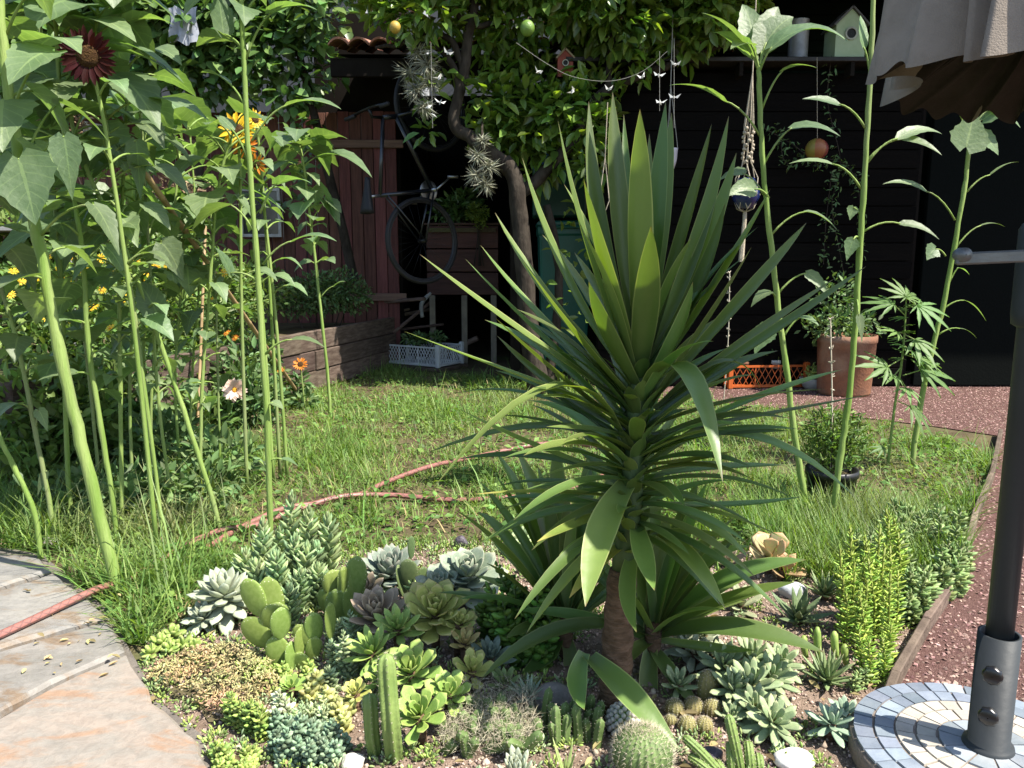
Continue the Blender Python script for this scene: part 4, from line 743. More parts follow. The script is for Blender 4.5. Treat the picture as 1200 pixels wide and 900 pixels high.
rosette('aeonium_plant', 'lowest green aeonium rosette with rounded leaves at the cactus foot', 'succulent', 491, 838, 37, 20, M_AEO, .08, (-.15, -.6, 1))
rosette('aeonium_plant', 'green aeonium rosette between the spiky cactus clump and two larger rosettes', 'succulent', 525, 813, 30, 22, M_AEO, .08, (.1, -.5, 1))
rosette('aeonium_plant', 'largest yellow-green aeonium rosette with cream heart near mauve echeveria', 'succulent', 510, 718, 44, 28, M_AEY, .12, (.05, -.5, 1))
rosette('aeonium_plant', 'small yellow aeonium offset touching the largest yellow-green rosette', 'succulent', 538, 730, 22, 16, M_AEY, .11, (.2, -.5, 1))
rosette('aeonium_plant', 'golden tan small rosette below the yellow-green aeoniums', 'succulent', 545, 752, 22, 16, fat('leaf', succ('aeonium_tan', (.33, .27, .12), (.36, .31, .15), tip=(.4, .27, .14)), 'ech', .42, .1, .12), .08, (.1, -.4, 1))
rosette('aeonium_plant', 'yellow-green rosette at the tip of a long yucca leaf', 'succulent', 553, 785, 27, 16, M_AEY, .07, (.1, -.45, 1))
rosette('aeonium_plant', 'loose green aeonium with narrow leaves under mauve echeveria', 'succulent', 465, 735, 32, 22, fat('leaf', S_AEO, 'ech', .34, .08, .1), .11, (-.1, -.4, 1))
rosette('aeonium_plant', 'pale green open rosette behind the ribbed column cactus', 'succulent', 435, 762, 34, 22, fat('leaf', S_AEO, 'ech', .3, .08, .12), .09, (-.2, -.4, 1))
rosette('echeveria_plant', 'slate blue echeveria with upright pointed leaves at the lawn edge', 'succulent', 456, 668, 36, 34, M_BLD, .05, (0, -.3, 1), e_out=15)
rosette('echeveria_plant', 'big powder blue echeveria rosette on a leafy stem by the lawn', 'succulent', 548, 672, 40, 36, M_BLU, .09, (0, -.4, 1), e_out=-15)
rosette('echeveria_plant', 'small grey-blue echeveria between the mauve and big blue rosettes', 'succulent', 513, 684, 24, 20, M_BLU, .08, (0, -.45, 1))
rosette('echeveria_plant', 'mauve grey echeveria with long pointed outer leaves', 'succulent', 440, 718, 36, 24, M_PUR, .11, (-.05, -.35, 1), e_out=14)
rosette('echeveria_plant', 'dark slate echeveria half hidden under the yucca shade', 'succulent', 575, 768, 28, 20, fat('leaf', succ('echeveria_dark', (.10, .14, .13), (.14, .18, .17)), 'ech', .34, .1, .15), .06, (0, -.35, 1))
rosette('haworthia_plant', 'small blue-green pointed succulent beside the holed grey stone', 'succulent', 620, 812, 27, 20, fat('leaf', succ('haworthia_blue', (.15, .21, .19), (.2, .26, .24), tip=(.26, .28, .24)), 'aloe', .24, .12, .12), .05, (-.05, -.3, 1), e_out=10)
rosette('echeveria_plant', 'pale blue-white rosette cut off at the bottom below the spiky cactus clump', 'succulent', 606, 902, 26, 30, fat('leaf', S_WHI, 'finger', .28, .22, .3), .05, (0, -.3, 1), e_out=25)
rosette('gasteria_plant', 'dark green gasteria with thick pale-edged leaves before a smooth blue stone', 'succulent', 937, 718, 36, 16, M_HAW, .04, (0, -.3, 1), e_out=15, s_in=.6)
rosette('aloe_plant', 'pale striped rosette behind gasteria beside feathery green plant', 'succulent', 968, 690, 28, 22, fat('leaf', S_ALO, 'aloe', .22, .12, .1), .04, (.1, -.2, 1), e_out=20)
rosette('aloe_plant', 'clumped small aloe with upright flower buds near the mosaic base', 'succulent', 970, 790, 34, 34, M_ALO, .03, (0, -.2, 1), e_out=20, s_in=.6)
rosette('aloe_plant', 'thin bright agave leaves standing at the bottom of the bed', 'succulent', 664, 902, 42, 9, fat('leaf', succ('agave_bright', (.22, .3, .12), (.27, .34, .16)), 'aloe', .13, .05, .1), .03, (0, -.2, 1), e_out=45)
rosette('kalanchoe_plant', 'paddle succulent with peach and grey-green round leaves behind the gasteria', 'succulent', 902, 652, 30, 9, M_KAL, .07, (-.1, -.5, 1), e_out=25, s_in=.7)
rosette('kalanchoe_plant', 'low reddish edged paddle leaves beside the peach paddle succulent', 'succulent', 918, 668, 24, 7, fat('leaf', succ('kalanchoe_red', (.25, .2, .13), (.3, .19, .13), edge=(.4, .2, .13)), 'spat', .6, .08, .05), .04, (.3, -.4, 1), e_out=15, s_in=.7)
rosette('echeveria_plant', 'greyish open rosette on bare gravel right of the yucca shoots', 'succulent', 868, 706, 30, 14, fat('leaf', succ('echeveria_greygreen', (.2, .24, .17), (.26, .27, .2)), 'ech', .32, .1, .1), .03, (0, -.3, 1), e_out=10)
rosette('echeveria_plant', 'pinkish small rosette under the grass behind the yucca', 'succulent', 852, 655, 22, 16, fat('leaf', S_PUR, 'ech', .4, .12, .15), .03, (0, -.3, 1), e_out=12)
# buds of the clumped aloe
t = thing('bud_stalks', 'short green bud stalks rising from the clumped small aloe', 'flower stalk', G(970, 790))
for px, py0, py1 in [(958, 780, 735), (990, 782, 755), (942, 770, 745), (978, 770, 740)]:
    b = MB(); b.tube(smooth([A(px + 3, py0, 1.86), A(px, (py0 + py1) / 2, 1.86), A(px, py1, 1.86)], 3), [.006, .007, .009, .010, .010, .009, .004], 7); b.build('stalk', S_SEG, t, True)

def clump(name, lab, cat, heads, me, n, up=.06, e_out=-25, s_in=.5, tilt=.4):
    c0 = G(heads[0][0], heads[0][1], up); t = thing(name, lab, cat, (c0.x, c0.y, 0))
    for px, py, rpx in heads:
        c = G(px, py, up); head(t, c, (rv(-tilt, tilt), rv(-.7, -.1), 1), 1.12 * rpx * c.y / FPX, n, me, e_out=e_out, s_in=s_in, a0=rv(0, 6), stem=up - .005)
    return t
clump('graptopetalum_plant', 'pale grey-green clump with many long fleshy leaves under the yucca tip', 'succulent', [(850, 778, 34), (880, 768, 36), (905, 790, 36), (880, 800, 40), (862, 805, 32), (915, 775, 30)], M_PAL, 26)
clump('graptopetalum_plant', 'pale sprawling rosette cluster below the long-leaved clump', 'succulent', [(885, 828, 34), (908, 845, 38)], M_PAL, 26, .05)
clump('graptopetalum_plant', 'blue-tinted fleshy rosette touching the mosaic umbrella base', 'succulent', [(975, 845, 32), (990, 835, 26)], fat('leaf', S_SEB, 'finger', .32, .14, .12), 22, .05)
clump('graptopetalum_plant', 'chalky pale rosettes behind the yucca shoot leaves', 'succulent', [(815, 762, 30), (835, 765, 26), (800, 752, 26), (825, 745, 24)], fat('leaf', S_WHI, 'ech', .38, .12, .15), 18, .05)
clump('dudleya_plant', 'chalk white rosette with upright thick leaves left of the prickly pear', 'succulent', [(262, 694, 42)], M_WHI, 46, .10, -40, .55, .1)
clump('dudleya_plant', 'small chalk white offset at the foot of the upright rosette', 'succulent', [(238, 722, 26)], M_WHI, 28, .05, -20, .5, .2)
clump('graptosedum_plant', 'plump olive green bead-leaved succulent at the flagstone corner', 'succulent', [(188, 752, 15), (203, 742, 15), (212, 756, 15), (176, 764, 14), (197, 760, 14), (226, 757, 12)], fat('leaf', S_SEG, 'oval', .62, .45, .1, k=7), 11, .03, -10, .6)

def leafy_stem(parent, base, top, me_v, me_f, m, L, n, spread=.9, name='leafy_stem', bare=.0):
    base, top = Vector(base), Vector(top); ax = (top - base); H = ax.length; ax.normalize(); e1 = ax.orthogonal().normalized(); e2 = ax.cross(e1)
    k = np.arange(n); f = bare + (1 - bare) * k / (n - 1); a = k * GA + rv(0, 6); bend = Vector((rv(-1, 1), rv(-1, 1), 0)) * H * .06
    P = np.array([tuple(base + ax * H * ff + bend * math.sin(PI * ff)) for ff in f]); el = np.where(f > .85, .5 + 4.5 * (f - .85), .35 * spread)
    D = np.array([tuple((e1 * math.cos(x) + e2 * math.sin(x)) * math.cos(e) + ax * math.sin(e)) for x, e in zip(a, el)]); sz = L * (1 - .55 * np.clip((f - .75) / .25, 0, 1)) * nrand(n, .85, 1.12)
    o = scatter(name, m, me_v, me_f, P, D, np.tile(tuple(ax), (n, 1)) + dirs(n) * .1, sz, parent)
    b = MB(); b.tube([base - ax * .01, base + ax * H * .5 + bend, top - ax * .004], L * .12, 6); b.build('stalk', m, o, True); return o
def fatV(w=.42, th=.3, prof='oval', k=6, n=5, curl=.15):
    V = []; F = []
    for i in range(n):
        t = i / (n - 1); ww = w / 2 * interp(PROF[prof], t); tt = th / 2 * interp(PROF[prof], t)
        for j in range(k): a = 2 * PI * j / k; V.append((ww * math.cos(a), t, tt * math.sin(a) + curl * t * t))
    for i in range(n - 1):
        for j in range(k): F.append((i * k + j, i * k + (j + 1) % k, i * k + k + (j + 1) % k, i * k + k + j))
    return V, F
FV, FF_ = fatV(); FVn, FFn = fatV(.26, .2); FVr, FFr = fatV(.6, .5); FVm, FFm = fatV(.36, .28, 'oval', 6, 5, .4)
def attr_twin(src, c1, c2, **kw): return mat(src, lt(c1), lt(c2), 12, .5, 0, None, .35, .12, (1.2, 1.3, .7), 0, True, **kw)
A_SED = attr_twin('stacked_sedum_leaf', (.165, .255, .155), (.23, .3, .16)); A_SEB = attr_twin('blue_sedum_leaf', (.125, .195, .15), (.165, .235, .18)); A_SEY = attr_twin('yellow_sedum_leaf', (.36, .35, .15), (.3, .34, .16)); A_SEG = attr_twin('green_sedum_leaf', (.17, .25, .07), (.23, .31, .1))
A_PNK = attr_twin('pink_stonecrop', (.33, .24, .15), (.28, .31, .16), third=(.36, .22, .15)); A_FEA = attr_twin('feathery_green', (.2, .31, .06), (.26, .36, .08)); A_ICE = attr_twin('grey_ice_plant', (.145, .215, .09), (.19, .26, .125)); A_JAD = attr_twin('dark_jade_leaf', (.05, .11, .02), (.08, .16, .03)); A_PAS = attr_twin('pale_bead_sedum', (.2, .28, .19), (.26, .32, .2))
def stems_plant(name, lab, cat, stems, tv, tf, m, Lpx, n, jitter=0):
    px, py = stems[0][:2]; c = G(px, py); t = thing(name, lab, cat, (c.x, c.y, 0))
    for bx, by, tx, ty in stems:
        g = G(bx, by); leafy_stem(t, g, A(tx, ty, g.y + rv(-.02, .03)), tv, tf, m, Lpx * mpp(g.y), n)
    return t
stems_plant('sedum_plant', 'tall pale blue-green sedum with stacked leaf columns behind the prickly pear', 'succulent', [(312, 700, 308, 612), (325, 690, 330, 620), (345, 690, 342, 582), (338, 705, 345, 630), (362, 690, 362, 598), (355, 710, 360, 640), (372, 700, 370, 640), (330, 715, 322, 650), (350, 720, 352, 672), (290, 705, 288, 648), (372, 715, 372, 665), (310, 715, 300, 660), (385, 690, 384, 606), (340, 735, 338, 690), (320, 705, 318, 655)], FVm, FFm, A_SED, 19, 64)
stems_plant('sedum_plant', 'cluster of pale bead-leaved sedum columns between prickly pear and aeoniums', 'succulent', [(392, 790, 388, 752), (402, 795, 402, 742), (410, 800, 408, 765), (415, 770, 410, 718), (400, 760, 398, 728), (420, 790, 420, 752), (388, 812, 384, 785), (428, 760, 425, 735)], FV, FF_, A_PAS, 13, 44)
stems_plant('sedum_plant', 'yellowish plump sedum sprigs below the prickly pear', 'succulent', [(372, 815, 370, 790), (385, 830, 380, 808), (398, 850, 396, 828), (404, 860, 402, 838), (365, 825, 362, 805), (392, 838, 390, 818), (408, 840, 408, 818)], FVr, FFr, A_SEY, 15, 22)
stems_plant('sedum_plant', 'blue-grey bead sedum mound at the bottom edge of the bed', 'succulent', [(320 + (i * 37) % 80, 868 + (i * 23) % 40, 320 + (i * 37) % 80 + rv(-5, 5), 868 + (i * 23) % 40 - rv(20, 38)) for i in range(26)], FVr, FFr, A_SEB, 12, 30)
stems_plant('sedum_plant', 'light green upright sedum clump at the edge of the peach flagstone', 'succulent', [(270 + (i * 29) % 45, 850 + (i * 13) % 20, 268 + (i * 29) % 45, 850 + (i * 13) % 20 - rv(28, 40)) for i in range(14)] , FV, FF_, A_SEG, 12, 32)
stems_plant('sedum_plant', 'low green sedum cushion against the peach flagstone at the bottom edge', 'succulent', [(252 + (i * 31) % 60, 893 + (i * 17) % 26, 252 + (i * 31) % 60, 893 + (i * 17) % 26 - rv(16, 26)) for i in range(18)], FVr, FFr, A_SEG, 11, 24)
stems_plant('sedum_plant', 'white bead sedum sprigs between flagstone sedum and blue mound', 'succulent', [(328, 838, 326, 812), (336, 850, 334, 822), (322, 852, 320, 832)], FVr, FFr, attr_twin('white_sedum_leaf', (.4, .44, .36), (.45, .48, .4)), 13, 20)
stems_plant('feathery_plant', 'bright yellow-green feathery upright plant beside the edging board', 'succulent', [(985 + (i * 41) % 70, 745 + (i * 19) % 30 - (i % 3) * 22, 985 + (i * 41) % 70 + rv(-6, 6), 745 + (i * 19) % 30 - (i % 3) * 22 - rv(60, 110)) for i in range(34)] + [(1020, 805, 1018, 750), (1032, 800, 1034, 745), (1010, 790, 1006, 735), (1042, 785, 1045, 730)], FVn, FFn, A_FEA, 12, 58)
stems_plant('ice_plant', 'grey-green fleshy ice plant sprawling to the edging board', 'succulent', [(1050 + (i * 37) % 75, 735 - ((i * 37) % 75) * .75 + (i * 7) % 18, 1050 + (i * 37) % 75 + rv(-10, 16), 735 - ((i * 37) % 75) * .75 + (i * 7) % 18 - rv(30, 60)) for i in range(40)] + [(1040 + (i * 31) % 85, 668 - (i * 13) % 40, 1040 + (i * 31) % 85 + rv(-8, 12), 668 - (i * 13) % 40 - rv(22, 50)) for i in range(26)], FV, FF_, A_ICE, 14, 34)
stems_plant('ice_plant', 'upright grey-green fleshy plant behind the feathery one', 'succulent', [(1005 + (i * 29) % 60, 672 + (i * 11) % 14, 1005 + (i * 29) % 60 + rv(-5, 5), 672 + (i * 11) % 14 - rv(30, 62)) for i in range(20)], FV, FF_, A_ICE, 12, 34)
stems_plant('jade_bush', 'dark glossy jade bush in the shade of the yucca', 'succulent', [(575 + (i * 37) % 75, 755 + (i * 17) % 30, 570 + (i * 37) % 80, 755 + (i * 17) % 30 - rv(40, 95)) for i in range(32)], FVr, FFr, A_JAD, 17, 26)
stems_plant('sedum_plant', 'small bright white-green sedum showing between the yucca shoot leaves', 'succulent', [(600, 650, 600, 630), (612, 645, 612, 622), (606, 655, 608, 636)], FVr, FFr, A_PAS, 14, 24)
stems_plant('sedum_plant', 'tiny blue-grey succulent sprigs at the foot of the column cactus', 'succulent', [(430, 825, 430, 808), (424, 832, 422, 815), (406, 880, 404, 862), (398, 888, 395, 868)], FVr, FFr, A_SEB, 10, 18)
# pink mat of stonecrop
mat_px = [(172, 800), (200, 770), (250, 758), (290, 770), (320, 790), (330, 812), (310, 835), (280, 848), (245, 850), (235, 836), (205, 822), (175, 812)]
mp_ = gpoly(mat_px); N = 13000; x = nrand(N, -1.1, -.3); y = nrand(N, 1.4, 2.2); k = inpoly(x, y, mp_); x, y = x[k], y[k]; N = len(x)
cx_, cy_ = np.mean([p[0] for p in mp_]), np.mean([p[1] for p in mp_]); hh = .085 * np.clip(1.15 - np.hypot((x - cx_) / .22, (y - cy_) / .2) ** 2, .15, 1) * (.7 + .3 * np.sin(x * 60) * np.sin(y * 55))
t = thing('stonecrop_mat', 'low pinkish stonecrop mat spilling onto the flagstones', 'succulent', (cx_, cy_, 0))
scatter('leaf_mat', A_PNK, *fatV(.4, .35, 'oval', 5, 4), np.repeat(np.stack([x, y, hh * nrand(N, .6, 1.)], 1), 2, 0), dirs(2 * N, .0, 1), dirs(2 * N), nrand(2 * N, .006, .013), t)
b = MB(); b.add([(p[0], p[1], .008) for p in mp_], [tuple(range(len(mp_)))]); b.build('root_mat', SOIL, t)

# ---- cacti
PAD = mat('prickly_pear_pad', (.16, .23, .045), (.21, .28, .07), 10, .55, .2, 60, .35, 0, rnd=.25, dots=(11, .13, (.55, .55, .36)))
PADD = mat('dark_prickly_pear_pad', (.1, .15, .055), (.13, .18, .07), 10, .55, .2, 60, .35, 0, rnd=.25, dots=(11, .12, (.45, .45, .33)))
def pad_mesh(m):
    b = MB(); rows = []
    for i in range(11):
        t = i / 10; w = max(.03, .34 * math.sqrt(max(0, 1 - ((t - .58) / .425) ** 2))) if t > .58 else .34 * math.sqrt(max(0, 1 - ((.58 - t) / .6) ** 2)); th = .085 * math.sin(PI * min(.985, max(.05, t))) ** .5
        rows.append([(w * math.cos(2 * PI * j / 16), t, th * math.sin(2 * PI * j / 16)) for j in range(16)])
    b.grid(rows, True); b.f.append(tuple(range(160, 176))); b.mi.append(0); return b.mesh('pad', m, True)
def prickly(lab, pads, Y, m, name='prickly_pear'):
    me = pad_mesh(m); c = G(pads[0][0], pads[0][1]); t = thing(name, lab, 'cactus', (c.x, c.y, 0))
    for i, (bx, by, tx, ty, w, yaw) in enumerate(pads):
        dY = rv(-.02, .02); a = A(bx, by, Y + dY); c = A(tx, ty, Y + dY - .01); L = (c - a).length; s = w * mpp(Y) / .68
        inst('pad', me, t, place(a, c - a, (math.sin(R(yaw * .75)), -math.cos(R(yaw * .75)), .25), (s, L, s * .9)))
gY = G(330, 782).y
prickly('yellow-green prickly pear with dotted oval pads at the centre of the left bed', [(330, 786, 322, 745, 30, 10), (306, 722, 289, 678, 32, -15), (322, 745, 313, 676, 34, 25), (318, 738, 326, 706, 34, 30), (315, 758, 288, 724, 36, -20), (330, 748, 328, 712, 28, 50), (360, 755, 348, 732, 20, 0), (370, 752, 366, 718, 24, 35), (364, 775, 370, 746, 20, 20), (352, 792, 352, 764, 28, -10), (352, 770, 352, 735, 18, 60), (345, 790, 340, 752, 22, 70), (388, 748, 386, 706, 18, 70)], gY, PAD)
prickly('second prickly pear with upright pads against the stacked sedum', [(396, 735, 394, 690, 30, 20), (396, 700, 388, 668, 30, 30), (412, 705, 420, 652, 30, -10), (410, 730, 406, 690, 16, 60), (420, 735, 416, 668, 24, 30), (385, 720, 380, 690, 24, -20), (404, 705, 402, 664, 20, 60)], G(400, 735).y, PAD)
prickly('small dark dotted prickly pear by the slate blue echeveria', [(480, 690, 478, 655, 24, 0), (492, 692, 496, 664, 16, 50), (482, 655, 482, 628, 10, 40), (462, 705, 458, 688, 20, 0), (476, 702, 466, 662, 14, 60), (500, 690, 508, 662, 14, 40)], G(480, 698).y, PADD)
SPINE = mat('cactus_spine', (.5, .46, .33), (.4, .35, .25), 20, .7, attr=True)
def spines(parent, P, D, L, w=.0008, name='spines'):
    P = np.array(P); D = np.array(D); N = len(P); return scatter(name, SPINE, [(-.5, 0, 0), (.5, 0, 0), (0, 1, 0), (0, 0, .5)], [(0, 1, 2), (1, 3, 2), (3, 0, 2)], P, D, dirs(N), np.stack([np.full(N, w), nrand(N, .6, 1.2) * L, np.full(N, w)], 1), parent)
def ribbed(parent, pts, rad, ribs, m, depth=.22, name='body'):
    pts = smooth([Vector(p) for p in pts], 5); n = ribs * 4; rows = []; N = len(pts); ref = None; P = []; D = []
    for i, p in enumerate(pts):
        t = (pts[min(i + 1, N - 1)] - pts[max(i - 1, 0)]).normalized(); ref = (ref - t * ref.dot(t)).normalized() if ref else t.orthogonal().normalized(); q2 = t.cross(ref); f = i / (N - 1); r = rad * (1 if f < .8 else max(.05, math.sqrt(max(0, 1 - ((f - .8) / .2) ** 2)))); row = []
        for j in range(n):
            a = 2 * PI * j / n; k = r * (1 - depth * (.5 - .5 * math.cos(a * ribs))); d = ref * math.cos(a) + q2 * math.sin(a); row.append(p + d * k)
            if j % 4 == 0: P += [tuple(p + d * k)] * 4; D += [tuple(d + rdir() * .8) for _ in range(4)]
        rows.append(row)
    b = MB(); b.grid(rows, True); b.f.append(tuple(range(len(b.v) - n, len(b.v)))); b.mi.append(0); o = b.build(name, m, parent, True); spines(o, P, D, rad * .35); return o
CACT = mat('column_cactus_skin', (.13, .2, .05), (.19, .26, .075), 12, .55, .3, 60, .3); CACD = mat('dark_cactus_skin', (.09, .14, .045), (.13, .19, .06), 12, .6, .3, 60, .3)
t = thing('column_cactus', 'tall ribbed green column cactus with a shorter arm behind the white stone', 'cactus', G(460, 885))
ribbed(t, [G(462, 890), A(458, 850, 1.47), A(454, 800, 1.48), A(452, 765, 1.49)], .022, 6, CACT, .4, 'column'); ribbed(t, [G(440, 885), A(436, 860, 1.5), A(434, 830, 1.5), A(433, 812, 1.51)], .018, 6, CACT, .4, 'column')
t = thing('finger_cactus', 'slim ribbed finger cactus columns in front of the white stone on the right', 'cactus', G(865, 895))
for bx, by, tx, ty, r in [(868, 905, 853, 836, .0115), (880, 905, 876, 868, .011), (858, 905, 856, 868, .011), (890, 905, 888, 885, .011), (845, 908, 800, 862, .011), (840, 912, 806, 885, .010), (848, 908, 838, 892, .01)]:
    g = G(bx, by); ribbed(t, [g, g.lerp(A(tx, ty, g.y + .02), .5) + Vector((0, 0, .004)), A(tx, ty, g.y + .03)], r, 9, CACT, .25, 'column')
t = thing('finger_cactus', 'dark cluster of small knobbly cactus columns beside the yucca trunk', 'cactus', G(670, 860))
for i in range(18):
    bx, by = 640 + (i * 37) % 62, 850 + (i * 13) % 28; g = G(bx, by); ribbed(t, [g, g + Vector((rv(-.005, .005), 0, .03)), g + Vector((rv(-.012, .012), rv(-.01, .01), rv(.06, .1)))], .011, 5, CACD, .35, 'column')
t = thing('spiky_cactus', 'dense mound of olive spiny cactus stems in the middle of the bed', 'cactus', G(575, 870))
for i in range(46):
    bx, by = 520 + (i * 41) % 105, 838 + (i * 29) % 52; g = G(bx, by); tilt = Vector((rv(-.06, .06), rv(-.06, .02), rv(.035, .075))); ribbed(t, [g, g + tilt * .5, g + tilt], .0125, 5, CACD, .35, 'stem')
N = 2600; gg = np.array([tuple(G(rv(515, 628), rv(825, 895), .0)) for _ in range(N)]); gg[:, 2] = nrand(N, .02, .075); spines(t, gg, dirs(N, -.1, 1), .028, .0011)
def ball(parent, c, r, ribs, m, name='body', sp=.3, flat=.92, dens=12):
    c = Vector(c); n = ribs * 3; prof = [(max(.001, r * math.sin(PI * i / 14)), -r * flat * math.cos(PI * i / 14)) for i in range(1, 15)]
    b = MB(); b.lathe(prof, c, n, None, 0, lambda a, z: 1 - .10 * (.5 - .5 * math.cos(a * ribs))); o = b.build(name, m, parent, True); P = []; D = []
    for j in range(ribs):
        for i in range(1, dens):
            ph = PI * (i + .5 * (j % 2)) / (dens + 1); d = Vector((math.sin(ph) * math.cos(2 * PI * j / ribs), math.sin(ph) * math.sin(2 * PI * j / ribs), math.cos(ph)))
            if d.z < -.5: continue
            for _ in range(6): P.append(tuple(c + Vector((d.x * r, d.y * r, d.z * r * flat)))); D.append(tuple(d + rdir() * .9))
    spines(o, P, D, r * sp, .0009); return o
gc = G(752, 912); t = thing('ball_cactus', 'round green ball cactus with pale spines at the tip of a drooping yucca leaf', 'cactus', gc); ball(t, gc + Vector((0, 0, .055)), .062, 24, CACD, sp=.25, dens=18)
gc = G(730, 862); t = thing('mammillaria_cactus', 'small cactus covered in white bumps behind the round ball cactus', 'cactus', gc)
b = MB(); b.lathe([(max(.001, .034 * math.sin(PI * i / 10)), .036 - .036 * math.cos(PI * i / 10)) for i in range(11)], gc, 16); o = b.build('body', CACD, t, True)
WB = mat('white_tubercle', (.55, .52, .48), (.42, .38, .34), 30, .7, rnd=.1); b = MB(); b.lathe([(.0055, -.004), (.0055, .002), (.004, .005), (.0005, .006)], (0, 0, 0), 7); tb = b.mesh('tubercle', WB, True)
for k in range(90):
    z = 1 - 1.5 * (k + .5) / 90; a = k * GA; rr = math.sqrt(1 - z * z); d = Vector((rr * math.cos(a), rr * math.sin(a), z)); inst('tubercle', tb, o, Matrix.Translation(gc + Vector((0, 0, .036)) + d * .036) @ Vector((0, 0, 1)).rotation_difference(d).to_matrix().to_4x4())
GOLD = mat('golden_cactus_skin', (.2, .19, .07), (.26, .22, .09), 20, .7, .3, 80, .2)
gc = G(820, 850); t = thing('barrel_cactus', 'cluster of small golden barrel cacti with one taller barrel beside the yucca', 'cactus', gc)
for px, py, r, tall in [(828, 822, .026, 1.7), (812, 836, .022, 1), (790, 838, .022, 1), (835, 838, .022, 1), (805, 858, .021, 1), (825, 858, .020, 1), (786, 850, .015, 1)]:
    g = G(px, py); ball(t, g + Vector((0, 0, r * tall * .8)), r, 13, GOLD, 'barrel', .22, tall)

# ================================================================== STONES
def stone(name, lab, px, py, rx, ry, rz, m, seed, sink=.3):
    rs = np.random.default_rng(seed); g = G(px, py); b = MB(); n, k = 12, 16; pl = [(dirs(1)[0], rs.uniform(.72, .95)) for _ in range(9)]; rows = []
    for i in range(1, n):
        row = []
        for j in range(k):
            th, a = PI * i / n, 2 * PI * j / k; d = np.array([math.sin(th) * math.cos(a), math.sin(th) * math.sin(a), math.cos(th)]); s_ = 1.
            for pn, pd in pl:
                dt = float(d @ pn)
                if dt > 1e-3: s_ = min(s_, pd / dt)
            row.append(g + Vector((d[0] * rx * s_, d[1] * ry * s_, d[2] * rz * s_ + rz * (1 - sink))))
        rows.append(row)
    b.grid(rows, True); b.f.append(tuple(range(k))[::-1]); b.mi.append(0); b.f.append(tuple(range(len(b.v) - k, len(b.v)))); b.mi.append(0); o = b.build(name, m, None, True); tag(o, lab, 'stone'); return o
WST = mat('white_quartz', (.72, .7, .66), (.6, .56, .5), 8, .6, .6, 40, .3); BST = mat('blue_grey_stone', (.36, .39, .42), (.44, .46, .48), 6, .6, .3, 40, .3); GST = mat('grey_rock', (.19, .17, .16), (.26, .235, .22), 8, .85, .7, 50, .2); DST = mat('dark_stone', (.06, .05, .065), (.1, .085, .1), 14, .5, .7, 60, .4)
stone('white_stone', 'rough white quartz stone in front of the pale rosette cluster', 930, 898, .045, .03, .022, WST, 1); stone('white_stone', 'rounded white stone at the foot of the tall column cactus', 414, 900, .028, .022, .018, WST, 2)
stone('blue_stone', 'smooth blue-grey stone behind the dark gasteria', 928, 700, .045, .035, .03, BST, 3); stone('grey_stone', 'grey rock with a small hole beside the yucca trunk', 648, 832, .05, .035, .04, GST, 4); stone('dark_stone', 'dark purple stone between golden barrels and finger cactus', 833, 892, .03, .022, .018, DST, 5)
stone('grey_stone', 'small flat grey pebble stone beside the flagstone at the hose', 52, 640, .05, .03, .02, GST, 6); stone('dark_stone', 'black lump half buried at the lawn edge behind the big blue echeveria', 541, 643, .03, .02, .03, DST, 7)

# ================================================================== RAISED BED PLANTS
def bush(name, lab, cat, cs, n, size, m, tv=None, grp=None, base=None, up=.6, stems=5):
    cs = [tuple(A(px, py, Y)) + (r, r * .8, rz) for px, py, Y, r, rz in cs]; z0 = base if base is not None else 0
    t = thing(name, lab, cat, (cs[0][0], cs[0][1], z0), grp); p, d = blobs(n, cs); p[:, 2] = np.maximum(p[:, 2], z0 + .01)
    scatter('foliage', m, *(tv or tmpl_leaf(.4, .1, -.1)), p, d * .7 + dirs(n) * .7 + np.array([0, -.1, .15]), np.array([0, -.2, up]) + dirs(n) * .6, nrand(n, size * .7, size * 1.3), t)
    b = MB()
    for k in range(stems):
        c = Vector(cs[k % len(cs)][:3]); f = Vector((c.x * .6 + cs[0][0] * .4 + rv(-.05, .05), c.y, z0)); b.tube([f, f.lerp(c, .5) + rdir() * .02, c], [.007, .005, .003], 5)
    b.build('branches', BARK if stems else BARK, t); return t
def small_flowers(t, pxs, Y, r, me, disc=.4, n=9):
    for px, py in pxs: flower(t, A(px, py, Y + rv(-.05, .05)), (rv(-.5, .5), -.7, rv(.2, .9)), r * rv(.85, 1.25), me, 12, .32, 1, MUST)
BZ = .45
t = bush('marigold_bush', 'yellow flowering bush at the near end of the raised bed', 'flower bush', [(40, 350, 4.6, .3, .25), (90, 330, 4.7, .35, .3), (60, 395, 4.4, .3, .2), (10, 380, 4.5, .3, .25), (110, 390, 4.5, .28, .22)], 3000, .06, BUSHFOL, base=BZ)
small_flowers(t, [(38, 312), (12, 345), (45, 325), (70, 312), (118, 302), (142, 300), (98, 316), (67, 340), (129, 384), (25, 330), (120, 340), (85, 375), (55, 372), (30, 300), (58, 300), (84, 302), (105, 295), (16, 318), (77, 330), (95, 345), (40, 355), (110, 360)], 4.25, .026, PY)
t = bush('marigold_bush', 'yellow flowering bush in the middle of the raised bed', 'flower bush', [(150, 340, 5.2, .32, .3), (185, 320, 5.4, .32, .3), (140, 385, 5.0, .3, .2), (200, 370, 5.2, .3, .25), (170, 400, 4.9, .22, .18)], 3000, .06, BUSHFOL, base=BZ)
small_flowers(t, [(150, 312), (173, 320), (183, 312), (121, 306), (165, 330), (200, 335), (190, 355), (146, 350), (128, 372), (160, 305), (135, 320), (155, 345), (178, 340), (195, 310), (186, 378)], 4.8, .03, PY)
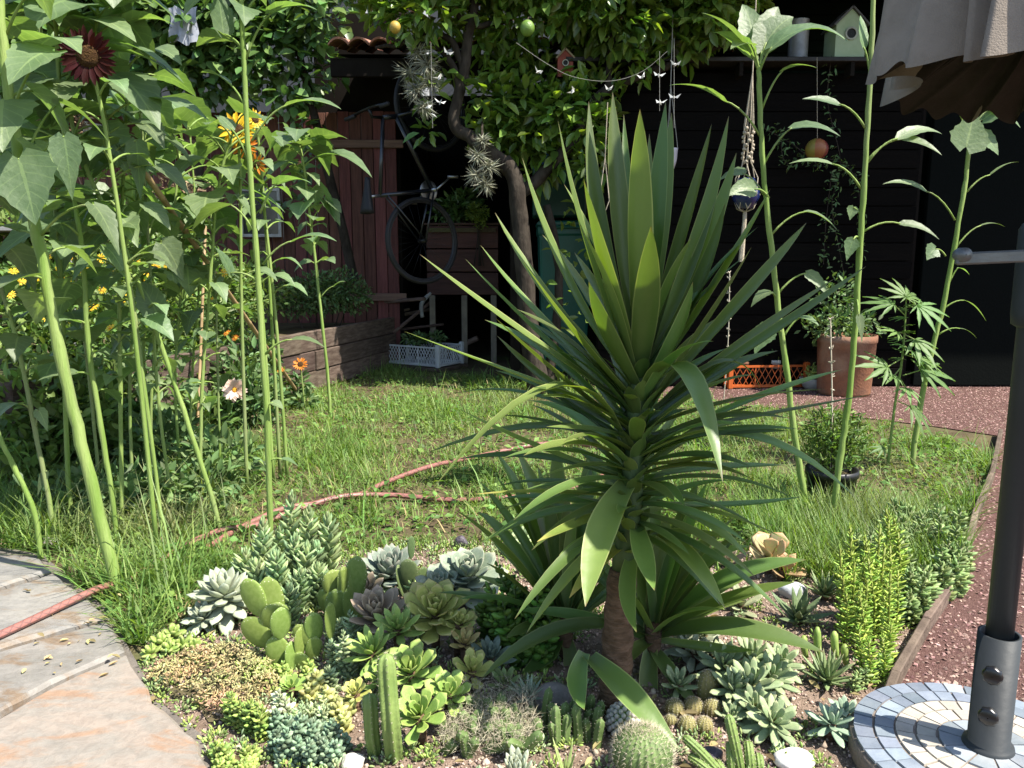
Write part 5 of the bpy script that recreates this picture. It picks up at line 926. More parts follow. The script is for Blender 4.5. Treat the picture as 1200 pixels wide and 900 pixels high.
t = bush('marigold_bush', 'leafy bush with few yellow flowers near the leaning cane in the raised bed', 'flower bush', [(240, 330, 6.0, .32, .3), (270, 345, 6.2, .3, .28), (250, 375, 5.8, .3, .2), (300, 340, 6.6, .3, .25)], 2600, .06, BUSHFOL, base=BZ)
small_flowers(t, [(248, 351), (275, 395), (230, 345), (205, 305), (262, 320)], 5.6, .03, PY)
bush('herb_bush', 'rounded grey-green herb at the far end of the raised bed', 'herb', [(372, 345, 7.1, .28, .2), (400, 340, 7.2, .25, .2), (345, 350, 7.0, .25, .18), (415, 350, 7.3, .18, .14)], 2800, .045, HERBFOL, base=BZ)
bush('herb_bush', 'tall loose green shrub behind the marigolds against red fence', 'shrub', [(60, 285, 6.2, .45, .35), (130, 275, 6.4, .4, .35), (0, 290, 6.0, .5, .4), (200, 285, 6.8, .35, .3)], 2600, .085, BUSHFOL, base=BZ)
t = bush('dahlia_plant', 'leafy dahlia with one pale pink bloom before the raised bed', 'dahlia', [(280, 445, 5.0, .2, .2), (295, 470, 4.9, .22, .15), (265, 475, 4.8, .18, .12), (300, 425, 5.3, .18, .2)], 1300, .07, HERBFOL, base=0)
flower(t, A(275, 457, 4.6), (.1, -1, .3), .075, PP, 34, .22, 4, MUST); small_flowers(t, [(329, 434), (276, 396), (266, 390)], 4.9, .025, PO)
t = bush('zinnia_plant', 'slim plant carrying one orange bloom at the raised bed planks', 'flower', [(352, 450, 5.6, .07, .07), (356, 470, 5.5, .09, .05)], 160, .06, HERBFOL, base=0, stems=2)
c = A(352, 427, 5.5); b = MB(); b.tube([Vector((c.x + .02, c.y, 0)), c], .006, 6); b.build('stem', SUNSTEM, t); flower(t, c, (.1, -.8, .6), .055, PO, 20, .4, 3)
bush('lawn_shrub', 'low weedy clump with yellowing leaves around the crowded sunflower stems', 'weeds', [(230, 570, 3.25, .2, .1), (170, 575, 3.2, .25, .1), (260, 540, 3.5, .2, .12), (110, 580, 3.2, .25, .1), (200, 520, 3.7, .22, .15)], 1500, .06, HERBFOL, base=0)

# canes
CANE = mat('bamboo_cane', (.36, .25, .13), (.28, .19, .09), 12, .5, .3, 40, .4, stretch=(1, 1, .3))
def cane(lab, p0, p1, r):
    n = 12; pts = [p0.lerp(p1, i / n) for i in range(n + 1)]; b = MB(); fine = []; rad = []
    for i, p in enumerate(pts):
        for e in (-.006, 0, .006): fine.append(p + (p1 - p0).normalized() * e); rad.append(r * (1.18 if e == 0 else 1))
    b.tube(fine, rad, 8); return tag(b.build('bamboo_cane', CANE, None, True), lab, 'cane')
e = G(356, 470); cane('long tan bamboo cane leaning diagonally over the raised bed corner', Vector((e.x, e.y, 0)), A(158, 186, 2.9), .012)
e = G(178, 470); cane('short pale cane standing among the crowded sunflower stems', Vector((e.x, e.y + .1, 0)), A(222, 300, 5.2), .012)
cane('thin upright cane with tan tip beside the yellow bloom', Vector((A(230, 500, 4.5).x, 4.5, 0)), A(242, 235, 4.9), .009)

# window frame and boards against the fence, white items on the rail
WHITE = mat('white_paint', (.7, .7, .68)); 
t = thing('old_window', 'old white window frame leaning on the red fence', 'window', (A(305, 270, 7.6).x, 7.6, BZ))
x0, x1, zb, zt = A(282, 255, 7.7).x, A(327, 255, 7.7).x, A(300, 276, 7.7).z, A(300, 222, 7.7).z
for nm, c, s_ in (('frame_side', (x0, 7.72, (zb + zt) / 2), (.03, .03, zt - zb)), ('frame_side', (x1, 7.72, (zb + zt) / 2), (.03, .03, zt - zb)), ('frame_rail', ((x0 + x1) / 2, 7.72, zb), (x1 - x0 + .03, .032, .03)), ('frame_rail', ((x0 + x1) / 2, 7.72, zt), (x1 - x0 + .03, .032, .03))):
    b = MB(); b.box(c, s_, None, .003); b.build(nm, mat('weathered_white_frame', (.45, .44, .42), (.3, .29, .27), 10, .7), t)
b = MB(); b.box(((x0 + x1) / 2, 7.73, (zb + zt) / 2), (x1 - x0, .006, zt - zb)); b.build('pane', mat('dark_glass', (.02, .022, .025), None, 3, .15, 0, None, .6), t)
b = MB(); b.box(((x0 + x1) / 2, 7.76, (zb + BZ) / 2 - .02), (.06, .04, zb - BZ), None); b.build('prop', BEDWOOD, t)
def board_item(name, lab, cat, px, py, wpx, hpx, m, Y=7.78, tilt=0):
    c = A(px, py, Y); b = MB(); b.box(c, (wpx * mpp(Y), .02, hpx * mpp(Y)), Matrix.Rotation(tilt, 3, 'Y'), .003); return tag(b.build(name, m), lab, cat)
board_item('notice_board', 'white and tan board fixed to the red fence', 'board', 191, 166, 30, 36, mat('white_tan_board', (.55, .52, .46), (.45, .33, .2), 1.5, .7)); 
board_item('white_cloth', 'small white cloth hung on the red fence', 'cloth', 107, 162, 20, 34, mat('white_paint', (0, 0, 0)), tilt=.2)
c = A(215, 30, 7.0); b = MB(); rows = [[(c.x - .12 + .24 * j / 8, c.y + .03 * math.sin(j * 1.9 + i), c.z + .14 - .28 * i / 6 + .02 * math.sin(j)) for j in range(9)] for i in range(7)]; b.grid(rows); b.grid([[(p[0], p[1] + .008, p[2]) for p in r] for r in rows]); tag(b.build('grey_cloth', mat('grey_fabric', (.42, .44, .5), (.3, .32, .38), 9, .9), None, True), 'pale grey cloth caught among the climber leaves', 'cloth')
t = thing('garden_table', 'grey metal tabletop edge behind the tall sunflowers', 'table', (A(40, 266, 5.6).x - .3, 5.7, BZ))
zt = A(40, 268, 5.6).z; tx1 = A(86, 266, 5.6).x; b = MB(); b.box((tx1 - .75, 5.9, zt), (1.5, .6, .03), None, .004); b.build('table_top', mat('grey_table', (.34, .34, .33), None, 5, .5), t)
for xx in (tx1 - .08, tx1 - 1.4):
    for yy in (5.66, 6.14): b = MB(); b.box((xx, yy, (zt + BZ) / 2 - .01), (.035, .035, zt - BZ), None, .003); b.build('leg', mat('grey_table', (0, 0, 0)), t)
# dried flower bush by the fence
bush('dried_shrub', 'dried tan seed heads on a shrub against the red fence', 'shrub', [(210, 225, 6.9, .22, .16), (235, 235, 7.0, .18, .14), (70, 150, 7.3, .3, .2)], 1100, .05, mat('dried_heads', (.26, .2, .11), (.2, .13, .08), 3, .8, attr=True), base=BZ)

# ================================================================== UNDER THE EAVE: BICYCLE, PLANTER, CRATE, BIN
BLK = mat('black_rubber', (.012, .012, .013), (.018, .018, .02), 10, .6, spec=.3); STEEL = mat('dull_steel', (.35, .35, .36), (.25, .25, .26), 20, .35, metal=.9); FRM = mat('dark_blue_frame_paint', (.008, .009, .014), (.006, .007, .011), 5, .35, spec=.5, coat=.4)
bc = A(503, 205, 6.72); fwd = Vector((.07, .12, 1)).normalized(); upv = Vector((-.72, -.62, 0)); upv = (upv - fwd * upv.dot(fwd)).normalized(); sdv = fwd.cross(upv)
def BP(x, y, z): return bc + fwd * x + sdv * y + upv * (z - .32)
bike = thing('bicycle', 'dark bicycle hanging upright by its front wheel beside the red fence', 'bicycle', (bc.x, bc.y, bc.z - .95))
wr, wb = .345, .56
for sx in (-1, 1):
    o = None
    for nm, rr, tr_, m in (('wheel', wr - .02, .011, mat('dark_rim', (.03, .03, .032), None, 9, .35, metal=.5)), ('tyre', wr, .021, BLK)):
        b = MB(); b.tube([BP(sx * wb + math.cos(a) * rr, 0, wr + math.sin(a) * rr) for a in np.linspace(0, 2 * PI, 41)], tr_, 8, cap=False)
        if nm == 'wheel':
            for k in range(24): a = 2 * PI * k / 24; b.tube([BP(sx * wb, .02 * (1 if k % 2 else -1), wr), BP(sx * wb + math.cos(a) * rr, 0, wr + math.sin(a) * rr)], .0012, 3)
            b.tube([BP(sx * wb, -.05, wr), BP(sx * wb, .05, wr)], .018, 8); o = b.build(nm, m, bike, True)
        else: b.build(nm, m, o, True)
b = MB(); BBp, SEAT, HEAD1, HEAD2, RX, FX = (-.12, 0, .28), (-.26, 0, .78), (.36, 0, .8), (.40, 0, .68), (-wb, 0, wr), (wb, 0, wr)
for p0, p1, r in ((BBp, SEAT, .017), (SEAT, HEAD1, .016), (BBp, HEAD2, .02), (HEAD1, HEAD2, .02)): b.tube([BP(*p0), BP(*p1)], r, 8)
for s_ in (-.05, .05):
    b.tube([BP(-wb, s_, wr), BP(BBp[0], s_ * .6, BBp[2])], .009, 6); b.tube([BP(-wb, s_, wr), BP(-.25, s_ * .4, .72)], .008, 6); b.tube([BP(HEAD2[0], s_ * .6, HEAD2[2]), BP(wb, s_, wr)], .012, 6)
b.build('frame', FRM, bike, True)
b = MB(); b.tube([BP(.36, 0, .8), BP(.34, 0, .9), BP(.40, 0, .93)], .014, 8); b.tube([BP(.37, -.3, .95), BP(.40, -.1, .93), BP(.40, .1, .93), BP(.37, .3, .95)], .012, 8); b.build('handlebar', mat('black_metal', (.02, .02, .02), None, 9, .35, metal=.6), bike, True)
for s_ in (-1, 1): b = MB(); b.tube([BP(.372, s_ * .2, .943), BP(.365, s_ * .33, .955)], .017, 8); b.build('grip', BLK, bike, True)
b = MB(); rows = []
for i in range(9):
    t_ = i / 8; w = .018 + .062 * (1 - t_) ** 1.3; rows.append([BP(-.42 + .28 * t_, w * math.cos(a), .905 + .022 * math.sin(a) - (.03 * (1 - t_) if math.sin(a) < 0 else 0)) for a in np.linspace(0, 2 * PI, 11)[:-1]])
b.grid(rows, True); b.f += [tuple(range(10))[::-1], tuple(range(80, 90))]; b.mi += [0, 0]; b.build('saddle', BLK, bike, True)
b = MB(); b.tube([BP(*SEAT), BP(-.29, 0, .89)], .013, 8); b.build('seat_post', STEEL, bike, True)
b = MB(); b.tube([BP(BBp[0], -.06, BBp[2]), BP(BBp[0], .06, BBp[2])], .02, 8); b.lathe([(.085, -.002), (.09, 0), (.085, .002), (.02, .003)], BP(BBp[0], -.05, BBp[2]), 24, sdv)
for s_ in (-1, 1): b.tube([BP(BBp[0], s_ * .07, BBp[2]), BP(BBp[0] + s_ * .12, s_ * .075, BBp[2] - s_ * .12)], .009, 6); b.box(BP(BBp[0] + s_ * .12, s_ * .12, BBp[2] - s_ * .12), (.09, .06, .02))
b.build('crankset', STEEL, bike, True)
top = BP(wb + wr, 0, wr); b = MB(); b.tube([top + Vector((0, 0, -.02)), top + Vector((.02, .03, .1)), Vector((top.x + .02, top.y + .05, eZ - .12))], .006, 6); b.build('hook', STEEL, bike)

PLW = mat('dark_red_planter_wood', (.075, .03, .02), (.05, .022, .016), 6, .7, .5, rnd=.3, stretch=(.5, 5, 5))
pY = 8.0; px0, px1, pz0, pz1 = A(500, 300, pY).x, A(584, 300, pY).x, A(540, 346, pY).z, A(540, 264, pY).z
t = thing('planter_box', 'dark red wooden planter box on legs beside the bicycle', 'planter', ((px0 + px1) / 2, pY + .2, 0)); n = 3; hh_ = (pz1 - pz0) / n
for i in range(n):
    b = MB(); b.box(((px0 + px1) / 2, pY, pz0 + hh_ * (i + .5)), (px1 - px0, .03, hh_ - .012), None, .004); b.build('plank', PLW, t)
    for xx in (px0 + .02, px1 - .02): b = MB(); b.box((xx, pY + .26, pz0 + hh_ * (i + .5)), (.03, .46, hh_ - .012), None, .004); b.build('plank', PLW, t)
b = MB(); b.box(((px0 + px1) / 2, pY + .2, pz1 - .05), (px1 - px0 - .05, .5, .04)); b.build('soil', SOIL, t)
b = MB(); b.box(((px0 + px1) / 2, pY - .005, pz1 + .012), (px1 - px0 + .06, .07, .022), None, .003); b.build('top_rail', PLW, t)
for xx in (px0 + .05, px0 + .38, px1 - .05): b = MB(); b.box((xx, pY + .03, pz0 / 2), (.06, .06, pz0), None, .004); b.build('leg', mat('pale_leg_wood', (.2, .17, .13), None, 8, .8), t)
bush('trailing_plant', 'leafy green plant growing out of the dark red planter', 'plant', [(530, 248, pY + .15, .2, .14), (545, 240, pY + .15, .2, .14), (518, 250, pY + .1, .13, .1)], 500, .075, VINEFOL, base=pz1 - .04)
bush('trailing_plant', 'yellow-green plant trailing over the planter rim', 'plant', [(560, 250, pY - .05, .12, .1), (562, 262, pY - .08, .07, .06)], 600, .03, mat('trailing_yellow', (.14, .2, .03), (.18, .24, .04), 3, .5, trans=.3, attr=True), base=pz0 + .3)

# white plastic crate
CR = mat('white_crate_plastic', (.5, .52, .53), (.42, .44, .45), 6, .5)
def lattice_crate(name, lab, c0, ang, Lx, Ly, H, m, cell=.035, wall=.008, rnd_cell=True):
    t = thing(name, lab, 'crate', c0); q = Matrix.Rotation(ang, 3, 'Z'); c0 = Vector(c0)
    def L(x, y, z): return c0 + q @ Vector((x, y, z))
    b = MB(); b.box(L(0, 0, .012), (Lx, Ly, .012), q); b.build('bottom', m, t)
    for ax, s_, length in (('x', -1, Lx), ('x', 1, Lx), ('y', -1, Ly), ('y', 1, Ly)):
        b = MB()
        def W_(u, z): return L(u, s_ * Ly / 2, z) if ax == 'x' else L(s_ * Lx / 2, u, z)
        for z in (.02, H - .015): b.tube([W_(-length / 2, z), W_(length / 2, z)], .012, 4)
        k = int(length / cell)
        for i in range(-2, k + 3):
            for dr in (-1, 1):
                u0 = -length / 2 + i * cell; u1 = u0 + dr * (H - .03) * .55; z0_, z1_ = .02, H - .015; lo, hi = -length / 2, length / 2
                if max(u0, u1) < lo or min(u0, u1) > hi: continue
                def cl(u, z, ua, za):
                    if u < lo: f = (lo - ua) / (u - ua); return lo, za + (z - za) * f
                    if u > hi: f = (hi - ua) / (u - ua); return hi, za + (z - za) * f
                    return u, z
                a0 = cl(u0, z0_, u1, z1_); a1 = cl(u1, z1_, u0, z0_); b.tube([W_(*a0), W_(*a1)], .0032, 4)
        for f in (.33, .66): b.tube([W_(-length / 2 + length * f, .02), W_(-length / 2 + length * f, H - .015)], .006, 4)
        b.build('side', m, t)
    for sx in (-1, 1):
        for sy in (-1, 1): b = MB(); b.box(L(sx * Lx / 2, sy * Ly / 2, H / 2 + .008), (.04, .04, H + .015), q, .005); b.build('corner', m, t)
    return t
cc = (G(514, 436) + G(448, 430)) / 2; g1, g2 = G(514, 436), G(448, 430); d_ = (g1 - g2); an_ = math.atan2(d_.y, d_.x)
side_n = Vector((-math.sin(an_), math.cos(an_), 0)); cL = d_.length; crate_c = cc + side_n * .19 + Vector((0, 0, .04))
lattice_crate('plastic_crate', 'white latticed plastic crate on the ground below the bicycle', crate_c, an_, cL, .4, A(450, 404, g2.y).z - .02, CR)
b = MB(); b.box(crate_c + Vector((0, 0, -.02)), (cL + .1, .5, .036), Matrix.Rotation(an_, 3, 'Z'), .006); tag(b.build('wooden_board', BEDWOOD), 'flat weathered board under the white plastic crate', 'board')
bush('seedling_tray', 'wilted greens inside the white plastic crate', 'plant', [(488, 397, crate_c.y, .14, .05), (510, 396, crate_c.y, .1, .05)], 260, .05, HERBFOL, base=.08)
def stick(name, lab, p0, p1, r, m=BEDWOOD, cat='stick', mid=None):
    b = MB(); pts = smooth([p0, mid or (p0 + p1) / 2, p1], 4); b.tube(pts, r, 7); return tag(b.build(name, m, None, True), lab, cat)
GP = mat('grey_pipe', (.3, .3, .29), None, 9, .5)
stick('timber_strip', 'long pale timber strip lying by the fence foot', A(438, 355, 7.9), A(498, 350, 7.7), .02); stick('timber_strip', 'thin straight timber leaning behind the white crate', A(461, 390, 7.8), A(507, 352, 8.1), .018, BEDWOOD)
stick('plastic_pipe', 'curved grey pipe end standing behind the white crate', A(495, 372, 8.0), A(505, 343, 8.0), .022, GP, 'pipe', A(494, 356, 8.0)); stick('timber_strip', 'rough branch lying across the stack behind the crate', A(440, 375, 7.85), A(508, 362, 8.2), .02); stick('timber_strip', 'dark low timber at the planter legs', G(500, 424), A(560, 396, 8.0), .03)
for i, (p0, p1) in enumerate([((470, 386), (520, 380)), ((455, 368), (480, 362))]): stick('timber_strip', ['short offcut against the pipe behind the crate', 'short stick resting on the raised bed end'][i], A(*p0, 7.9), A(*p1, 8.0), .014)

# green wheeled bin
BIN = mat('teal_bin_plastic', (.012, .10, .075), (.015, .12, .09), 4, .4, .1, 40, .5)
bY = 7.15; bx0, bx1 = A(632, 300, bY).x, A(694, 300, bY).x; bzt = A(660, 266, bY).z
t = thing('wheeled_bin', 'teal green wheeled bin behind the citrus trunk', 'bin', ((bx0 + bx1) / 2, bY + .25, 0)); cx_ = (bx0 + bx1) / 2; hw_ = (bx1 - bx0) / 2
b = MB(); rows = []
for z, k in ((.03, .8), (.3, .86), (bzt - .08, 1), (bzt - .06, 1.05), (bzt, 1.05)): rows.append([(cx_ + sx * hw_ * k, bY + .28 + sy * .28 * k, z) for sx, sy in ((-1, -1), (-.9, -1.02), (.9, -1.02), (1, -1), (1, 1), (-1, 1))])
b.grid(rows, True); b.build('body', BIN, t)
b = MB(); b.box((cx_, bY + .27, bzt + .03), (hw_ * 2.16, .62, .05), None, .015); b.build('lid', BIN, t)
b = MB(); b.tube([(cx_ - hw_ * .9, bY - .05, bzt + .0), (cx_ + hw_ * .9, bY - .05, bzt + .0)], .016, 8); b.build('handle', BIN, t)
for sx in (-1, 1): b = MB(); b.tube([(cx_ + sx * hw_ * .75, bY + .55, .1), (cx_ + sx * hw_ * .95, bY + .55, .1)], .1, 16); b.build('wheel', BLK, t)
b = MB(); c = A(655, 215, 7.6); b.box((c.x, c.y, (bzt + c.z) / 2 + .15), (.5, .4, c.z - bzt + .1), None, .02); o = tag(b.build('green_tub', mat('dark_green_tub', (.01, .07, .045), None, 4, .4)), 'dark green plastic tub standing on the bin lid', 'tub')
b = MB(); c = A(641, 187, 7.2); b.lathe([(.001, -.05), (.045, -.04), (.05, .02), (.03, .05), (.001, .055)], c, 14); tag(b.build('blue_ball', mat('blue_plastic', (.02, .08, .4), None, 5, .4), None, True), 'small bright blue plastic cap on the green tub', 'cap')

# ================================================================== HANGING THINGS
STR = mat('white_string', (.3, .29, .26), None, 40, .8); PAPER = mat('white_paper', (.68, .68, .66), (.6, .6, .58), 10, .7, 0, None, .2, .25, (1, 1, 1))
gp = smooth([A(605, 50, 5.7), A(640, 74, 5.7), A(672, 90, 5.7), A(715, 95, 5.7), A(752, 84, 5.7), A(782, 60, 5.7)], 6)
b = MB(); b.tube(gp, .0014, 5); tag(b.build('garland_string', STR), 'thin white string slung between citrus limbs', 'string')
def bird_mesh():
    b = MB(); b.add([(0, 0, 0), (.09, .02, .05), (.05, .0, -.015)], [(0, 1, 2)]); b.add([(0, 0, 0), (-.09, .02, .05), (-.05, .0, -.015)], [(0, 1, 2)]); b.add([(0, -.05, .01), (.012, 0, .012), (0, .06, -.01), (-.012, 0, .012)], [(0, 1, 2, 3)]); b.add([(0, -.05, .01), (.012, 0, .012), (0, 0, -.03)], [(0, 1, 2)]); b.add([(0, -.05, .01), (-.012, 0, .012), (0, 0, -.03)], [(0, 1, 2)]); b.add([(0, .06, -.01), (.012, 0, .012), (0, 0, -.03)], [(0, 1, 2)]); b.add([(0, .06, -.01), (-.012, 0, .012), (0, 0, -.03)], [(0, 1, 2)]); return b.mesh('paper_bird', PAPER)
bm_ = bird_mesh()
birds = [(631, 84), (671, 106), (713, 104)]
def bird(px, py, Y, lab, cord=None):
    p = A(px, py, Y); o = inst('paper_bird', bm_, None, Matrix.Translation(p) @ Matrix.Rotation(rv(0, 6), 4, 'Z') @ Matrix.Rotation(rv(-.9, .9), 4, 'X') @ Matrix.Rotation(rv(-.7, .7), 4, 'Y') @ Matrix.Scale(.5, 4)); tag(o, lab, 'paper bird', 'white paper birds')
for (px, py), w_ in zip(birds, ('left of the red birdhouse', 'below the red birdhouse', 'between red birdhouse and cords')): bird(px, py, 5.7, 'white paper bird on the slung string ' + w_)
for px, py, w_ in [(792, 75, 'topmost on the longer cord by the white hanging pot'), (752, 90, 'at the cord end of the slung string'), (772, 88, 'topmost on the shorter cord above the yucca'), (790, 114, 'lowest on the longer cord by the white hanging pot'), (774, 120, 'lowest on the shorter cord above the yucca')]: bird(px, py, 5.7, 'white paper bird ' + w_)
for px, py, w_ in [(525, 62, 'topmost'), (515, 90, 'second from top'), (516, 120, 'third from top'), (502, 125, 'second lowest'), (508, 135, 'lowest')]: bird(px, py, 5.75, 'white paper bird beside the shaggy air plant, ' + w_ + ' of its cluster')
for px, y0, y1, w_ in [(773, 60, 130, 'shorter'), (790, 45, 150, 'longer')]: b = MB(); b.tube([A(px, y0, 5.72), A(px, y1, 5.72)], .0018, 4); tag(b.build('bird_cord', STR), w_ + ' of two thin vertical white cords above the yucca', 'cord', 'bird cords')
b = MB(); b.tube([A(505, 50, 5.77), A(507, 150, 5.77)], .002, 4); tag(b.build('bird_cord', STR), 'thin white cord beside the shaggy air plant', 'cord')
def pot_prof(r0, r1, h, th=.012): return [(.001, 0), (r0, 0), (r0 * 1.02, .005), (r1, h - .03), (r1 * 1.06, h - .028), (r1 * 1.06, h), (r1 * .95, h), (r1 * .9, h - .04), (.001, h - .04)]
def hanging_pot(lab, px, py, Y, r, h, m, top_py, n=3):
    c = A(px, py, Y); t = thing('hanging_pot', lab, 'hanging pot', c); b = MB(); b.lathe([(.001, -h / 2), (r * .55, -h / 2), (r * .9, -h * .1), (r, h * .4), (r * 1.04, h / 2), (r * .94, h / 2), (.001, h * .4)], c, 20); b.build('pot', m, t, True)
    tp = A(px, top_py, Y)
    for k in range(n): a = 2 * PI * k / n; b = MB(); b.tube([c + Vector((r * math.cos(a), r * math.sin(a), h / 2)), tp], .0025, 5); b.build('cord', STR, t)
    b = MB(); b.tube([tp, tp + Vector((0, 0, .5))], .003, 5); b.build('hanger', STR, t); return t, c
hanging_pot('small white hanging pot beyond the yucca tips', 786, 186, 6.0, .05, .15, mat('white_pot_glaze', (.5, .48, .52), None, 4, .4), 100)
# macrame
c = A(874, 228, 5.0); t = thing('macrame_hanger', 'knotted macrame hanger holding a blue glass pot beside tall sunflower', 'plant hanger', c); rp = .085
ROPE = mat('cotton_rope', (.42, .36, .27), (.33, .28, .2), 60, .9, .5, 200)
b = MB(); b.lathe([(.001, -.09), (.05, -.085), (rp, -.02), (rp, .03), (.06, .08), (.05, .1), (.045, .1)], c, 20); b.build('blue_pot', mat('cobalt_glass', (.01, .02, .10), None, 3, .15, 0, None, .6), t, True)
b = MB()
for k in range(6):
    a = 2 * PI * k / 6; p1 = c + Vector((rp * 1.04 * math.cos(a), rp * 1.04 * math.sin(a), .0)); a2 = a + PI / 6; p2 = c + Vector((.05 * math.cos(a2), .05 * math.sin(a2), -.09)); p3 = c + Vector((.07 * math.cos(a2), .07 * math.sin(a2), .1)); b.tube([c + Vector((0, 0, -.11)), p2, p1, p3, c + Vector((.028 * math.cos(a), .028 * math.sin(a), .2)), c + Vector((.03 * math.cos(a2), .03 * math.sin(a2), .42)), A(882, 85, 5.0)], .0035, 5); b.tube([p2, c + Vector((rp * 1.04 * math.cos(a2 + PI / 6), rp * 1.04 * math.sin(a2 + PI / 6), 0))], .0035, 5)
b.tube([c + Vector((0, 0, -.1)), c + Vector((0, 0, -.16)), c + Vector((-.01, 0, -.42))], [.012, .013, .018], 7); b.build('rope_net', ROPE, t)
for k in range(9):
    z = .2 + k * .025; b = MB()
    for j in range(3): a = j * 2.1 + k * .5; b.lathe([(.001, -.012), (.011, -.007), (.011, .007), (.001, .012)], c + Vector((.03 * math.cos(a), .03 * math.sin(a), z)), 8)
    b.build('knot', ROPE, t, True)
b = MB(); tp = A(882, 85, 5.0); b.tube([tp, Vector((tp.x, tp.y, 2.9)), Vector((tp.x, tp.y + .2, 3.05))], .004, 5); b.build('hanger', ROPE, t)
# two plain rope hangers at the left of it
b = MB()
for dx in (-6, 6): b.tube([A(708 + dx, 235, 5.9), A(709, 185, 5.9), A(712, 120, 5.9)], .004, 5)
b.tube([A(702, 235, 5.9), A(704, 262, 5.9), A(714, 235, 5.9)], .004, 5); tag(b.build('rope_hanger', ROPE), 'empty rope hanger beside the bin behind yucca leaves', 'rope')
# gourd lantern
c = A(957, 175, 6.05); t = thing('hanging_lantern', 'round yellow, orange and red hanging ornament on the black wall', 'ornament', c)
for i, (cc_, m_) in enumerate(((0, (.22, .17, .03)), (1, (.25, .09, .03)), (2, (.16, .03, .02)))):
    b = MB(); rows = []
    for k in range(11): th = PI * k / 10; rows.append([c + Vector((math.cos(a) * .085 * math.sin(th), math.sin(a) * .085 * math.sin(th), .08 * math.cos(th))) for a in np.linspace(PI + i * PI / 3 , PI + (i + 1) * PI / 3, 9)])
    b.grid(rows); b.build('segment', mat('ornament_colour_%s' % 'abc'[i], m_, None, 6, .5), t, True)
b = MB(); rows = []
for k in range(11): th = PI * k / 10; rows.append([c + Vector((math.cos(a) * .085 * math.sin(th), math.sin(a) * .085 * math.sin(th), .08 * math.cos(th))) for a in np.linspace(0, PI, 13)])
b.grid(rows); b.build('back', mat('ornament_colour_b', (0, 0, 0)), t, True)
b = MB(); b.tube([c + Vector((0, 0, .08)), Vector((c.x, c.y + .1, shz - .04))], .002, 4); b.build('cord', ROPE, t)
# climber strands on the black wall
t = thing('wall_creeper', 'thin dark creeper trailing over the black wall around the ornament', 'climber', (A(990, 300, 6.3).x, 6.3, 0)); P_ = []
for path in ([(975, 65), (970, 120), (985, 190), (975, 240), (985, 300), (1000, 380)], [(915, 150), (920, 190), (950, 185), (985, 190), (1005, 210)], [(895, 150), (930, 170), (960, 195)], [(1005, 210), (1010, 280), (1000, 340), (990, 390)], [(975, 200), (968, 260), (965, 310)]):
    s_ = smooth([A(px, py, 6.36) for px, py in path], 6); b = MB(); b.tube(s_, .003, 4); b.build('strand', BARK, t); P_ += [tuple(p + rdir() * .04) for p in s_ for _ in range(5)]
P_ = np.array(P_); P_[:, 1] = np.minimum(P_[:, 1], 6.4); N = len(P_); scatter('leaves', HERBFOL, *tmpl_leaf(.3, .1, -.1), P_, dirs(N, -1, .3), np.array([0, -.6, .6]) + dirs(N) * .5, nrand(N, .03, .06), t)

# ================================================================== ON THE SHELF
def birdhouse(lab, px, py, Y, w, h, m, roofm, zb=None):
    c = A(px, py, Y); zb = zb if zb is not None else shz; t = thing('birdhouse', lab, 'birdhouse', (c.x, Y, zb)); b = MB(); x0, x1 = c.x - w / 2, c.x + w / 2; y0, y1 = Y - w / 2, Y + w / 2; zt = zb + h
    b.add([(x0, y0, zb), (x1, y0, zb), (x1, y0, zt), (c.x, y0, zt + w * .5), (x0, y0, zt), (x0, y1, zb), (x1, y1, zb), (x1, y1, zt), (c.x, y1, zt + w * .5), (x0, y1, zt)], [(0, 1, 2, 3, 4), (9, 8, 7, 6, 5), (0, 5, 6, 1), (1, 6, 7, 2), (0, 4, 9, 5)]); b.build('box', m, t)
    for s_ in (-1, 1): b = MB(); a = PI / 4 * s_; b.box((c.x + s_ * w * .29, Y, zt + w * .27), (w * .86, w * 1.2, .012), Matrix.Rotation(a, 3, 'Y')); b.build('roof_panel', roofm, t)
    b = MB(); b.lathe([(.001, 0), (w * .15, 0), (w * .15, .004), (w * .19, .004), (w * .19, 0)], (c.x, y0 - .004, zb + h * .72), 18, (0, -1, 0)); b.build('entrance_hole', BLK, t)
    b = MB(); b.lathe([(w * .155, .0), (w * .155, .008), (w * .21, .008), (w * .21, 0)], (c.x, y0 - .006, zb + h * .72), 18, (0, -1, 0)); b.build('hole_ring', mat('pale_ring', (.4, .42, .36)), t)
birdhouse('pale green birdhouse standing on the black wall shelf', 990, 40, BY - .03, .23, .24, mat('green_house_paint', (.3, .4, .24), (.36, .45, .3), 8, .7), mat('grey_roof', (.1, .1, .1)))
c = A(662, 78, 6.35); birdhouse('red birdhouse with tan side panel hanging in the citrus tree', 662, 75, 6.35, .12, .14, mat('red_house_paint', (.26, .05, .025), (.2, .04, .025), 8, .6), mat('tan_roof', (.3, .24, .15)), A(662, 92, 6.35).z)
def can(px, r, h, m, lab, Y=BY - .05):
    c = A(px, 60, Y); b = MB(); b.lathe([(.001, 0), (r, 0), (r * 1.03, .006), (r, .012), (r, h - .01), (r * 1.03, h - .004), (r * .9, h), (r * .85, h - .02), (.001, h - .02)], (c.x, Y, shz), 18); tag(b.build('tin_can', m, None, True), lab, 'can')
can(812, .05, .1, STEEL, 'shiny small tin on the end of the shelf'); can(935, .075, .3, mat('galvanised_metal', (.26, .27, .27), (.2, .2, .2), 10, .5, metal=.6), 'tall galvanised canister beside the green birdhouse'); can(795, .06, .14, mat('cream_tin', (.3, .28, .22)), 'cream tin at the citrus end of the shelf')

